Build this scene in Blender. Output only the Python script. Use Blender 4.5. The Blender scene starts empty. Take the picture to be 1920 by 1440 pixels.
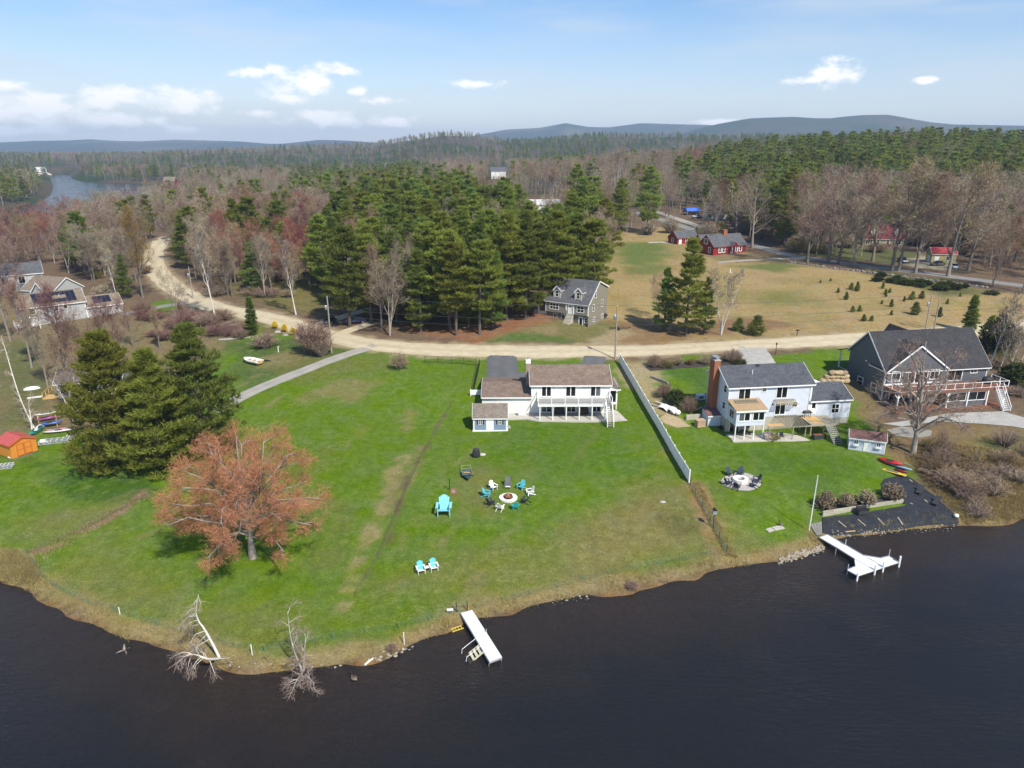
import bpy, bmesh, math, random
import numpy as np
from mathutils import Vector, Matrix

# ------------------------------------------------------------------ camera, sky, sun, exposure
scene = bpy.context.scene
FOC, TH, CAMH = 1331.0, math.radians(18.5), 45.0
cam_d = bpy.data.cameras.new('camera'); cam = bpy.data.objects.new('camera', cam_d)
scene.collection.objects.link(cam); scene.camera = cam
cam.location = (0, 0, CAMH); cam.rotation_euler = (math.pi/2 - TH, 0, 0)
cam_d.sensor_width = 36.0; cam_d.lens = 36.0*FOC/1920.0
cam_d.clip_start = 0.5; cam_d.clip_end = 60000.0
scene.view_settings.view_transform = 'Standard'; scene.view_settings.look = 'None'
scene.view_settings.gamma = 1.0; scene.view_settings.exposure = 0.55
scene.view_settings.use_curve_mapping = False
scene.render.engine = 'CYCLES'
scene.cycles.max_bounces = 6; scene.cycles.diffuse_bounces = 4; scene.cycles.glossy_bounces = 2
scene.cycles.transparent_max_bounces = 6; scene.cycles.volume_bounces = 1
scene.cycles.use_denoising = True

SUN_EL, SUN_AZ = math.radians(48), math.atan2(0.56, -0.83)      # azimuth measured from +y towards +x
to_sun = Vector((math.sin(SUN_AZ)*math.cos(SUN_EL), math.cos(SUN_AZ)*math.cos(SUN_EL), math.sin(SUN_EL)))
sun_d = bpy.data.lights.new('sun', 'SUN'); sun_d.energy = 4.2; sun_d.angle = math.radians(1.5); sun_d.color = (1, .95, .84)
sun = bpy.data.objects.new('sun', sun_d); scene.collection.objects.link(sun)
sun.rotation_euler = (-to_sun).to_track_quat('-Z', 'Y').to_euler(); sun.location = to_sun*200

world = bpy.data.worlds.new('World'); scene.world = world; world.use_nodes = True
world.cycles.sampling_method = 'NONE'
def build_world():
    nt = world.node_tree; N = nt.nodes; L = nt.links; N.clear()
    out = N.new('ShaderNodeOutputWorld'); bg = N.new('ShaderNodeBackground'); bg.inputs['Strength'].default_value = 0.13
    sky = N.new('ShaderNodeTexSky'); sky.sky_type = 'NISHITA'; sky.sun_disc = False
    sky.sun_elevation = SUN_EL; sky.sun_rotation = SUN_AZ; sky.altitude = 100; sky.air_density = 1.0; sky.dust_density = 0.3; sky.ozone_density = 3.0
    tc = N.new('ShaderNodeTexCoord'); sep = N.new('ShaderNodeSeparateXYZ'); L.new(tc.outputs['Generated'], sep.inputs[0])
    def math_n(op, a, b=None):
        n = N.new('ShaderNodeMath'); n.operation = op
        for i, s in enumerate((a, b)):
            if s is None: continue
            if isinstance(s, (int, float)): n.inputs[i].default_value = s
            else: L.new(s, n.inputs[i])
        return n.outputs[0]
    az = math_n('ARCTAN2', sep.outputs['X'], sep.outputs['Y']); el = math_n('ARCSINE', sep.outputs['Z'])
    comb = N.new('ShaderNodeCombineXYZ'); L.new(az, comb.inputs[0]); L.new(el, comb.inputs[1])
    # billowing edge: distort the lookup
    no = N.new('ShaderNodeTexNoise'); no.inputs['Scale'].default_value = 34; no.inputs['Detail'].default_value = 8; no.inputs['Roughness'].default_value = .6
    st = N.new('ShaderNodeVectorMath'); st.operation = 'MULTIPLY'; st.inputs[1].default_value = (1, 1.7, 1); L.new(comb.outputs[0], st.inputs[0]); L.new(st.outputs[0], no.inputs['Vector'])
    rnd = random.Random(5)
    def px(u, v):                      # photo pixel -> sky direction
        a, b = u-960, 720-v
        d = Vector((a, math.cos(TH)*FOC+math.sin(TH)*b, -math.sin(TH)*FOC+math.cos(TH)*b)).normalized()
        return math.atan2(d.x, d.y), math.asin(d.z)
    # cumulus banks: centre pixel, half width, half height (pixels)
    clouds = [(40,205,95,26),(70,190,45,20),(200,185,75,20),(235,172,40,14),(335,188,65,24),(205,226,85,16),(475,136,42,11),(515,131,22,11),(565,155,65,26),(548,185,38,10),
              (635,131,38,14),(484,211,34,10),(612,221,75,18),(735,228,45,13),(668,172,22,9),(715,188,38,9),(890,157,60,9),(1556,136,42,24),(1525,150,40,11),(1735,152,20,7),
              (10,160,30,10),(20,245,80,10),(1345,228,40,6),(355,242,40,8)]
    ell = [(*px(u, v), w/FOC*.97, h/FOC*.95) for u, v, w, h in clouds]
    for k in range(9):                 # the same kind of fair-weather cloud all round the horizon
        a = rnd.uniform(.75, 2*math.pi-.75)
        ell.append(((a+math.pi) % (2*math.pi)-math.pi, rnd.uniform(.02, .2), rnd.uniform(.02, .07), rnd.uniform(.008, .02)))
    best = None
    for (a0, e0, w, h) in ell:
        s = N.new('ShaderNodeVectorMath'); s.operation = 'SUBTRACT'; s.inputs[1].default_value = (a0, e0, 0); L.new(comb.outputs[0], s.inputs[0])
        m = N.new('ShaderNodeVectorMath'); m.operation = 'MULTIPLY'; m.inputs[1].default_value = (1/w, 1/h, 0); L.new(s.outputs[0], m.inputs[0])
        l = N.new('ShaderNodeVectorMath'); l.operation = 'LENGTH'; L.new(m.outputs[0], l.inputs[0])
        best = l.outputs['Value'] if best is None else math_n('MINIMUM', best, l.outputs['Value'])
    fld = math_n('SUBTRACT', math_n('ADD', math_n('SUBTRACT', 1.0, best), math_n('MULTIPLY', no.outputs['Fac'], 2.9)), 1.38)
    mr = N.new('ShaderNodeMapRange'); mr.interpolation_type = 'SMOOTHSTEP'; L.new(fld, mr.inputs['Value'])
    mr.inputs['From Min'].default_value = -.05; mr.inputs['From Max'].default_value = .85; mr.inputs['To Max'].default_value = 1.0
    # thin high streaks
    st2 = N.new('ShaderNodeVectorMath'); st2.operation = 'MULTIPLY'; st2.inputs[1].default_value = (1.6, 9, 1); L.new(comb.outputs[0], st2.inputs[0])
    n2 = N.new('ShaderNodeTexNoise'); n2.inputs['Scale'].default_value = 2.2; n2.inputs['Detail'].default_value = 5; L.new(st2.outputs[0], n2.inputs['Vector'])
    mr2 = N.new('ShaderNodeMapRange'); mr2.interpolation_type = 'SMOOTHSTEP'; L.new(n2.outputs['Fac'], mr2.inputs['Value'])
    mr2.inputs['From Min'].default_value = .4; mr2.inputs['From Max'].default_value = .75; mr2.inputs['To Max'].default_value = .55
    hz = N.new('ShaderNodeMapRange'); hz.interpolation_type = 'SMOOTHSTEP'; L.new(el, hz.inputs['Value'])   # pale band low in the sky
    hz.inputs['From Min'].default_value = .22; hz.inputs['From Max'].default_value = -.02; hz.inputs['To Max'].default_value = .55
    def mix(f, a, b):
        m = N.new('ShaderNodeMix'); m.data_type = 'RGBA'; L.new(f, m.inputs['Factor']); L.new(a, m.inputs['A'])
        if isinstance(b, tuple): m.inputs['B'].default_value = b
        else: L.new(b, m.inputs['B'])
        return m.outputs['Result']
    sat = N.new('ShaderNodeHueSaturation'); sat.inputs['Saturation'].default_value = 1.3; L.new(sky.outputs[0], sat.inputs['Color'])
    tint = N.new('ShaderNodeMix'); tint.data_type = 'RGBA'; tint.blend_type = 'MULTIPLY'; tint.inputs['Factor'].default_value = 1; tint.inputs['B'].default_value = (.93, .79, .80, 1); L.new(sat.outputs[0], tint.inputs['A'])
    c = mix(hz.outputs[0], tint.outputs['Result'], (3.3, 3.85, 4.55, 1))
    c = mix(mr2.outputs[0], c, (3.9, 4.3, 4.7, 1))
    c = mix(mr.outputs[0], c, (6.6, 6.5, 6.45, 1))
    L.new(c, bg.inputs['Color']); L.new(bg.outputs[0], out.inputs['Surface'])
build_world()

# ------------------------------------------------------------------ helpers
C = scene.collection
RND = random.Random(11)
def P(u, v, z=0.0):                       # photo pixel -> point at height z
    a, b = u-960, 720-v
    d = (a, math.cos(TH)*FOC+math.sin(TH)*b, -math.sin(TH)*FOC+math.cos(TH)*b)
    t = (z-CAMH)/d[2]
    return Vector((d[0]*t, d[1]*t, z))
def proj_np(x, y, z):
    z = z-CAMH; fw = y*math.cos(TH)-z*math.sin(TH); up = y*math.sin(TH)+z*math.cos(TH)
    return 960+FOC*x/fw, 720-FOC*up/fw

MATS = {}
def nodes_of(name):
    m = bpy.data.materials.new(name); m.use_nodes = True; MATS[name] = m
    nt = m.node_tree; return m, nt, nt.nodes, nt.links, nt.nodes['Principled BSDF']
def mat(name, col, rough=.7, var=.12, scale=3.0, metal=0.0, bump=0.0, bscale=30.0, stretch=(1, 1, 1), spec=.3, rnd=0.0):
    """plain procedural surface: colour broken up by two noises, optional relief, per-object tint"""
    if name in MATS: return MATS[name]
    m, nt, N, L, b = nodes_of(name)
    tc = N.new('ShaderNodeTexCoord'); mp = N.new('ShaderNodeMapping'); mp.inputs['Scale'].default_value = stretch
    L.new(tc.outputs['Object'], mp.inputs[0])
    n1 = N.new('ShaderNodeTexNoise'); n1.inputs['Scale'].default_value = scale; n1.inputs['Detail'].default_value = 6; n1.inputs['Roughness'].default_value = .65
    L.new(mp.outputs[0], n1.inputs['Vector'])
    hs = N.new('ShaderNodeHueSaturation'); hs.inputs['Color'].default_value = (*col, 1)
    mr = N.new('ShaderNodeMapRange'); L.new(n1.outputs['Fac'], mr.inputs['Value']); mr.inputs['From Min'].default_value = .25; mr.inputs['From Max'].default_value = .75
    mr.inputs['To Min'].default_value = 1-var*1.5; mr.inputs['To Max'].default_value = 1+var*1.5
    val = mr.outputs[0]
    if rnd:
        oi = N.new('ShaderNodeObjectInfo'); r2 = N.new('ShaderNodeMapRange'); L.new(oi.outputs['Random'], r2.inputs['Value'])
        r2.inputs['To Min'].default_value = 1-rnd; r2.inputs['To Max'].default_value = 1+rnd
        mu = N.new('ShaderNodeMath'); mu.operation = 'MULTIPLY'; L.new(val, mu.inputs[0]); L.new(r2.outputs[0], mu.inputs[1]); val = mu.outputs[0]
    L.new(val, hs.inputs['Value']); L.new(hs.outputs[0], b.inputs['Base Color'])
    b.inputs['Roughness'].default_value = rough; b.inputs['Metallic'].default_value = metal; b.inputs['Specular IOR Level'].default_value = spec
    if bump:
        n2 = N.new('ShaderNodeTexNoise'); n2.inputs['Scale'].default_value = bscale; n2.inputs['Detail'].default_value = 4; L.new(mp.outputs[0], n2.inputs['Vector'])
        bp = N.new('ShaderNodeBump'); bp.inputs['Strength'].default_value = bump; bp.inputs['Distance'].default_value = .05
        L.new(n2.outputs['Fac'], bp.inputs['Height']); L.new(bp.outputs[0], b.inputs['Normal'])
    return m
def siding(name, col, lap=.16):
    """clapboard: shallow horizontal lap relief, slight weathering"""
    m = mat(name, col, rough=.55, var=.05, scale=1.3)
    nt = m.node_tree; N = nt.nodes; L = nt.links; b = N['Principled BSDF']
    tc = N.new('ShaderNodeTexCoord'); w = N.new('ShaderNodeTexWave'); w.bands_direction = 'Z'; w.wave_profile = 'SAW'
    w.inputs['Scale'].default_value = 1/lap/math.pi*1.57; L.new(tc.outputs['Object'], w.inputs['Vector'])
    bp = N.new('ShaderNodeBump'); bp.inputs['Strength'].default_value = .35; bp.inputs['Distance'].default_value = .02
    L.new(w.outputs['Fac'], bp.inputs['Height']); L.new(bp.outputs[0], b.inputs['Normal'])
    return m
def shingle(name, col, var=.22):
    m, nt, N, L, b = nodes_of(name)
    tc = N.new('ShaderNodeTexCoord')
    br = N.new('ShaderNodeTexBrick'); br.inputs['Scale'].default_value = 1; br.inputs['Brick Width'].default_value = .32; br.inputs['Row Height'].default_value = .15
    br.inputs['Mortar Size'].default_value = .008; br.inputs['Bias'].default_value = 0
    d = tuple(c*(1-var) for c in col); l = tuple(c*(1+var) for c in col)
    br.inputs['Color1'].default_value = (*d, 1); br.inputs['Color2'].default_value = (*l, 1); br.inputs['Mortar'].default_value = (*(c*.5 for c in col), 1)
    L.new(tc.outputs['UV'], br.inputs['Vector'])
    n = N.new('ShaderNodeTexNoise'); n.inputs['Scale'].default_value = .9; n.inputs['Detail'].default_value = 7; L.new(tc.outputs['Object'], n.inputs['Vector'])
    mr = N.new('ShaderNodeMapRange'); L.new(n.outputs['Fac'], mr.inputs['Value']); mr.inputs['From Min'].default_value = .3; mr.inputs['From Max'].default_value = .7
    mr.inputs['To Min'].default_value = .82; mr.inputs['To Max'].default_value = 1.15
    hs = N.new('ShaderNodeHueSaturation'); L.new(br.outputs['Color'], hs.inputs['Color']); L.new(mr.outputs[0], hs.inputs['Value'])
    L.new(hs.outputs[0], b.inputs['Base Color']); b.inputs['Roughness'].default_value = .9; b.inputs['Specular IOR Level'].default_value = .2
    bp = N.new('ShaderNodeBump'); bp.inputs['Strength'].default_value = .5; bp.inputs['Distance'].default_value = .02; L.new(br.outputs['Fac'], bp.inputs['Height']); bp.invert = True
    L.new(bp.outputs[0], b.inputs['Normal'])
    return m

class MB:
    """collects shapes and links them as ONE mesh object"""
    def __init__(s): s.v = []; s.f = []
    def add(s, vs, fs):
        o = len(s.v); s.v += [tuple(p) for p in vs]; s.f += [tuple(i+o for i in f) for f in fs]; return s
    def box(s, x0, x1, y0, y1, z0, z1):
        return s.add([(x0,y0,z0),(x1,y0,z0),(x1,y1,z0),(x0,y1,z0),(x0,y0,z1),(x1,y0,z1),(x1,y1,z1),(x0,y1,z1)],
                     [(0,3,2,1),(4,5,6,7),(0,1,5,4),(1,2,6,5),(2,3,7,6),(3,0,4,7)])
    def cbox(s, c, size, rot=None):
        """box by centre and size, optionally turned by a Matrix"""
        h = [k/2 for k in size]; vs = []
        for z in (-h[2], h[2]):
            for x, y in ((-h[0],-h[1]),(h[0],-h[1]),(h[0],h[1]),(-h[0],h[1])):
                p = Vector((x, y, z))
                if rot is not None: p = rot @ p
                vs.append(p+Vector(c))
        return s.add(vs, [(0,3,2,1),(4,5,6,7),(0,1,5,4),(1,2,6,5),(2,3,7,6),(3,0,4,7)])
    def beam(s, a, b, w, h=None):
        """rectangular bar from a to b"""
        a, b = Vector(a), Vector(b); d = b-a; h = h or w
        up = Vector((0,0,1)) if abs(d.normalized().z) < .97 else Vector((0,1,0))
        r = d.cross(up).normalized()*(w/2); u = r.cross(d).normalized()*(h/2)
        return s.add([a-r-u, a+r-u, a+r+u, a-r+u, b-r-u, b+r-u, b+r+u, b-r+u], [(0,1,2,3),(7,6,5,4),(0,4,5,1),(1,5,6,2),(2,6,7,3),(3,7,4,0)])
    def tube(s, pts, rad, n=6, cap=True):
        """round bar through points; rad one number or one per point"""
        pts = [Vector(p) for p in pts]
        if not hasattr(rad, '__len__'): rad = [rad]*len(pts)
        vs, fs = [], []
        for i, p in enumerate(pts):
            d = (pts[min(i+1, len(pts)-1)]-pts[max(i-1, 0)]).normalized()
            a = Vector((1,0,0)) if abs(d.x) < .8 else Vector((0,1,0))
            r = d.cross(a).normalized(); q = d.cross(r)
            for k in range(n):
                t = 2*math.pi*k/n; vs.append(p+(r*math.cos(t)+q*math.sin(t))*rad[i])
        for i in range(len(pts)-1):
            for k in range(n):
                fs.append((i*n+k, i*n+(k+1) % n, (i+1)*n+(k+1) % n, (i+1)*n+k))
        if cap: fs += [tuple(range(n)), tuple((len(pts)-1)*n+k for k in reversed(range(n)))]
        return s.add(vs, fs)
    def prism(s, poly, a, b, axis='x'):
        """polygon in the plane across `axis`, extruded from a to b"""
        n = len(poly); f = {'x': lambda p, t: (t, p[0], p[1]), 'y': lambda p, t: (p[0], t, p[1]), 'z': lambda p, t: (p[0], p[1], t)}[axis]
        return s.add([f(p, a) for p in poly]+[f(p, b) for p in poly],
                     [tuple(range(n)), tuple(n+k for k in reversed(range(n)))]+[(k, n+k, n+(k+1) % n, (k+1) % n) for k in range(n)])
    def lathe(s, prof, n=16, c=(0,0,0), sx=1, sy=1):
        """(radius, height) profile turned round z"""
        vs = []; fs = []
        for r, z in prof:
            for k in range(n):
                t = 2*math.pi*k/n; vs.append((c[0]+r*sx*math.cos(t), c[1]+r*sy*math.sin(t), c[2]+z))
        for i in range(len(prof)-1):
            for k in range(n): fs.append((i*n+k, i*n+(k+1) % n, (i+1)*n+(k+1) % n, (i+1)*n+k))
        fs += [tuple(reversed(range(n))), tuple((len(prof)-1)*n+k for k in range(n))]
        return s.add(vs, fs)
    def build(s, name, m, parent=None, smooth=False, bevel=0):
        me = bpy.data.meshes.new(name); me.from_pydata(s.v, [], s.f)
        bm = bmesh.new(); bm.from_mesh(me); bmesh.ops.recalc_face_normals(bm, faces=bm.faces)
        if bevel: bmesh.ops.bevel(bm, geom=list(bm.edges), offset=bevel, segments=1, affect='EDGES')
        bm.to_mesh(me); bm.free()
        if smooth: me.shade_smooth()
        return link(name, me, m, parent)
def link(name, me, m, parent=None):
    o = bpy.data.objects.new(name, me); C.objects.link(o)
    if m is not None and not me.materials: me.materials.append(m if not isinstance(m, str) else MATS[m])
    if parent is not None: o.parent = parent
    return o
def tag(o, label=None, cat=None, group=None, kind=None):
    if label: o['label'] = label
    if cat: o['category'] = cat
    if group: o['group'] = group
    if kind: o['kind'] = kind
    return o
def thing(name, label, cat, loc=(0,0,0), rz=0.0, group=None):
    o = bpy.data.objects.new(name, None); C.objects.link(o); o.empty_display_size = .3
    o.location = loc; o.rotation_euler = (0, 0, rz)
    return tag(o, label, cat, group)
def copy_tree(o, parent=None):
    c = o.copy(); C.objects.link(c); c.parent = parent
    for ch in o.children: copy_tree(ch, c)
    return c
def clone(o, loc, rz, label=None, group=None, scale=None):
    c = copy_tree(o); c.location = loc; c.rotation_euler = (0, 0, rz)
    if label: c['label'] = label
    if group: c['group'] = group
    if scale: c.scale = (scale,)*3 if not hasattr(scale, '__len__') else scale
    return c

# ------------------------------------------------------------------ terrain height
LAKE_PX = [(-2,1088),(30,1100),(60,1112),(100,1135),(130,1150),(160,1166),(200,1181),(240,1203),(262,1205),(300,1213),(335,1223),(360,1236),(385,1240),(420,1250),(450,1260),(480,1263),(530,1262),(565,1258),(600,1255),(640,1248),(680,1240),(715,1236),(745,1228),(765,1215),(790,1204),(815,1194),(840,1185),(852,1176),(870,1168),(890,1160),(905,1161),(935,1154),(962,1150),(990,1138),(1020,1133),(1060,1125),(1080,1121),(1100,1117),(1130,1114),(1160,1112),(1180,1112),(1200,1105),(1225,1098),(1240,1095),(1270,1088),(1303,1086),(1320,1073),(1345,1068),(1375,1064),(1400,1062),(1430,1058),(1455,1054),(1480,1051),(1500,1046),(1525,1036),(1543,1028),(1550,1010),(1580,1008),(1610,1004),(1650,1001),(1690,997),(1720,994),(1750,990),(1775,987),(1800,986),(1830,986),(1860,986),(1890,981),(1915,972),(1960,962),(2050,945)]
near = [(p.x, p.y) for p in (P(u, v) for u, v in LAKE_PX)]
far_near = [(p.x, p.y) for p in (P(u, v) for u, v in [(-140,500),(0,470),(80,448),(150,424),(220,402),(290,380),(338,351)])]
far_far = [(p.x, p.y) for p in (P(u, v) for u, v in [(330,345),(250,344),(175,342),(150,339),(138,334),(142,327),(112,325),(88,327),(92,338),(97,350),(92,366),(72,379),(40,386),(0,394),(-120,405)])]
LAKE = near + [(160,95),(260,120),(330,60),(330,-120),(-330,-120),(-520,150),(-640,420)] + list(reversed(far_far)) + list(reversed(far_near)) + [(-330,380),(-215,240),(-130,135),(-92,92)]
LAKE = np.array(LAKE)
def poly_sd(px, py, poly):
    """signed distance to polygon, negative inside"""
    a = np.asarray(poly, float); b = np.roll(a, -1, axis=0)
    d2 = np.full(px.shape, 1e18); ins = np.zeros(px.shape, bool)
    for (ax, ay), (bx, by) in zip(a, b):
        ex, ey = bx-ax, by-ay; L2 = ex*ex+ey*ey+1e-12
        t = np.clip(((px-ax)*ex+(py-ay)*ey)/L2, 0, 1)
        d2 = np.minimum(d2, (px-ax-t*ex)**2+(py-ay-t*ey)**2)
        c = (ay > py) != (by > py)
        if ey != 0: ins ^= c & (px < ex*(py-ay)/ey+ax)
    d = np.sqrt(d2); return np.where(ins, -d, d)
def line_d(px, py, pts):
    d2 = np.full(px.shape, 1e18)
    for (ax, ay), (bx, by) in zip(pts[:-1], pts[1:]):
        ex, ey = bx-ax, by-ay; L2 = ex*ex+ey*ey+1e-12
        t = np.clip(((px-ax)*ex+(py-ay)*ey)/L2, 0, 1)
        d2 = np.minimum(d2, (px-ax-t*ex)**2+(py-ay-t*ey)**2)
    return np.sqrt(d2)
def sstep(x, a, b):
    t = np.clip((x-a)/(b-a), 0, 1); return t*t*(3-2*t)
CTRL = [(475,1045,.9),(700,1000,1.2),(950,935,1.7),(850,1050,1.0),(1150,950,1.4),(600,850,2.3),(900,830,2.3),(1100,830,2.4),(1010,789,2.65),(1150,785,2.65),(890,775,2.75),(1080,770,2.7),(990,770,2.7),(1150,770,2.7),
 (700,720,4.3),(800,680,5.3),(650,680,5.2),(300,950,1.6),(150,980,1.4),(60,900,1.8),(30,860,2.0),(100,1010,1.0),(450,740,4.0),(560,700,4.7),(830,740,3.9),(870,715,4.7),
 (500,590,6),(620,620,6),(700,645,6),(900,655,6),(1150,655,6.1),(1400,645,6.2),(1600,635,6.4),(1900,615,6.6),(300,470,7),(400,540,6.5),(285,510,6.8),(310,450,7.2),
 (945,690,5.5),(940,718,5.1),(1000,680,5.5),(1110,678,5.7),(1060,690,5.4),(1180,700,5.0),(1170,740,3.9),(1230,760,3.8),(1280,800,2.8),(1290,905,1.7),(1390,905,1.7),(1350,1000,.8),(1450,990,1.0),(1500,830,2.1),(1365,822,2.1),(1440,828,2.1),(1600,850,2.4),(1620,800,2.7),(1530,870,1.9),
 (1250,690,5.2),(1300,690,5.2),(1420,690,5.4),(1310,735,4.2),(1450,745,3.2),(1560,760,3.0),(1580,700,4.6),(1655,745,3.1),(1640,790,2.5),(1600,700,4.4),(1880,770,2.3),(1760,800,2.1),(1620,660,5.6),(1750,690,4.0),(1700,790,2.2),(1850,830,1.8),(1750,880,1.6),(1900,900,1.2),(1900,780,2.3),(1840,720,3.0),(1700,770,2.3),(1800,775,2.2),
 (1560,980,.4),(1700,970,.4),(1720,900,.9),(1780,970,.4),(1590,935,1.2),(1680,915,1.15),
 (1105,618,6.9),(1040,600,8.3),(1085,590,8.0),(1000,580,8.6),(1250,600,6.5),(1450,560,7.2),(1250,520,7.8),(1400,500,8.2),(1600,520,8),(1350,475,9),(1250,460,9),(1180,470,9),(1550,485,8.8),(1700,503,8.6),(1850,520,8.4),(1700,480,9),(700,560,7.5),(850,560,8.5),(750,600,6.8),
 (170,590,5),(30,620,4.5),(100,720,3.2),(180,650,4),(30,700,3.2),(350,570,6),(430,610,5.6),(470,600,5.7),(300,640,4.8),(600,650,5.8),(140,520,6),(250,760,2.8),(390,830,2.4)]
cp = [tuple(P(u, v, z)) for u, v, z in CTRL]
cp += [(-60,250,9),(0,250,10),(50,330,11),(-150,330,4),(150,330,13),(100,400,14),(-100,420,5),(0,450,12),(200,300,12),(-220,420,2),(250,200,9),(-180,230,4),(250,420,18),(-10,-40,1),(160,60,1),(200,120,4),(-150,60,1)]
cp = np.array(cp)
def _tps(r2): return np.where(r2 > 1e-9, r2*np.log(np.maximum(r2, 1e-9))*.5, 0)
_S = 100.0
_q = cp[:, :2]/_S; n_ = len(_q)
_K = _tps(((_q[:, None]-_q[None])**2).sum(-1))+np.eye(n_)*2e-4
_A = np.zeros((n_+3, n_+3)); _A[:n_, :n_] = _K; _A[:n_, n_] = 1; _A[:n_, n_+1:] = _q; _A[n_, :n_] = 1; _A[n_+1:, :n_] = _q.T
_w = np.linalg.solve(_A, np.concatenate([cp[:, 2], np.zeros(3)]))
RIDGE = [(-400,284),(0,283),(250,281),(420,273),(560,267),(700,263),(760,252),(830,240),(880,245),(950,256),(1050,252),(1130,244),(1230,244),(1300,250),(1420,246),(1500,246),(1700,245),(1920,243),(2400,243)]
MOUNT = [(-700,262),(-300,266),(0,268),(60,264),(120,264),(175,261),(240,266),(330,262),(450,265),(520,271),(600,262),(660,264),(800,275),(900,252),(950,243),(1010,240),(1060,231),(1100,238),(1140,239),(1200,231),(1260,233),(1340,235),(1420,244),(1520,262),(2600,275)]
MOUNT2 = [(-700,290),(1180,290),(1240,262),(1300,243),(1345,232),(1400,222),(1480,219),(1540,223),(1600,216),(1660,215),(1710,225),(1760,233),(1920,236),(2600,240)]
def skyline(tab, u, D):
    v = np.interp(u, [t[0] for t in tab], [t[1] for t in tab])
    return CAMH+D*np.tan(np.arctan((720-v)/FOC)-TH)
def vnoise(x, y, s, seed=0):
    """smooth value noise for landforms and colour masks"""
    x = x/s+seed*17.13; y = y/s+seed*9.71; i = np.floor(x); j = np.floor(y); fx = x-i; fy = y-j
    h = lambda a, b: (np.sin(a*127.1+b*311.7+seed*74.7)*43758.5453) % 1.0
    fx = fx*fx*(3-2*fx); fy = fy*fy*(3-2*fy)
    return (h(i, j)*(1-fx)+h(i+1, j)*fx)*(1-fy)+(h(i, j+1)*(1-fx)+h(i+1, j+1)*fx)*fy
def height(x, y):
    x = np.asarray(x, float); y = np.asarray(y, float); sh = x.shape; x = x.ravel(); y = y.ravel()
    z = np.zeros(x.shape)
    nearm = (np.abs(x) < 420) & (y < 620) & (y > -150)
    for k in np.array_split(np.where(nearm)[0], max(1, nearm.sum()//40000)):
        if len(k) == 0: continue
        qx = x[k]/_S; qy = y[k]/_S
        r2 = (qx[:, None]-_q[None, :, 0])**2+(qy[:, None]-_q[None, :, 1])**2
        z[k] = _tps(r2)@_w[:n_]+_w[n_]+_w[n_+1]*qx+_w[n_+2]*qy
    u = 960+FOC*x/(np.maximum(y, 30.0)*math.cos(TH))
    f = 10+2.5*(vnoise(x, y, 160, 3)-.5)*2
    f = f+30*np.exp(-((x-330)/230)**2-((y-640)/230)**2)*(y > 0)+5*np.exp(-((x-60)/120)**2-((y-480)/140)**2)
    lf = sstep(-x, 60, 200)*sstep(y, 300, 450)*(1-sstep(y, 1100, 1500)); f = f*(1-lf)+(2.5+.2*(f-10))*lf
    rz = skyline(RIDGE, u, 2000.)-19
    f = f+np.maximum(rz-f, 0)*np.exp(-((y-2000)/620)**2)*(.86+.28*vnoise(x, y, 130, 5))
    for tab, Dm in ((MOUNT, 6200.), (MOUNT2, 4300.)):
        f = f+np.maximum(skyline(tab, u, Dm)-f, 0)*np.exp(-((y-Dm)/(Dm*.15))**2)
    b = sstep(y, 330, 480)*1.0; b = np.maximum(b, sstep(np.abs(x), 230, 400)); b = np.maximum(b, sstep(-y, 20, 120))
    z = np.where(nearm, z*(1-b)+f*b, f)
    z = np.maximum(z, .55)
    k = np.where((np.abs(x) < 1500) & (y < 1600))[0]
    d = np.full(x.shape, 50.0); d[k] = poly_sd(x[k], y[k], LAKE)
    wob = (vnoise(x, y, 2.6, 1)-.5)*.9+(vnoise(x, y, 6.0, 2)-.5)*1.0
    d = d+np.where((y < 200), wob, 0)
    bank = .38*(1-np.exp(-np.maximum(d, 0)/.8))
    zl = bank+(z-.38)*sstep(d, 0, 9)
    zb = -.40*np.minimum(-d, .8)-.10*np.clip(-d-.8, 0, 14)
    z = np.where(d > 0, zl, zb)
    return z.reshape(sh)
import bisect
GRID = {}                                 # filled once the ground sheet exists: fast lookups afterwards
def H1(x, y):
    if not GRID: return float(height(np.array([x]), np.array([y]))[0])
    gx, gy, gz = GRID['x'], GRID['y'], GRID['z']
    i = min(max(bisect.bisect_right(gx, x)-1, 0), len(gx)-2); j = min(max(bisect.bisect_right(gy, y)-1, 0), len(gy)-2)
    fx = (x-gx[i])/(gx[i+1]-gx[i]); fy = (y-gy[j])/(gy[j+1]-gy[j])
    return float((gz[j][i]*(1-fx)+gz[j][i+1]*fx)*(1-fy)+(gz[j+1][i]*(1-fx)+gz[j+1][i+1]*fx)*fy)
def G(u, v, up=0.0):                      # photo pixel -> point on the ground
    z = 3.0
    for _ in range(40):
        p = P(u, v, z); z2 = H1(p.x, p.y)
        if abs(z2-z) < .005: break
        z += (z2-z)*.6
    p = P(u, v, z); p.z += up; return p
def Gxy(pts): return [tuple(G(u, v)[:2]) for u, v in pts]
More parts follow.
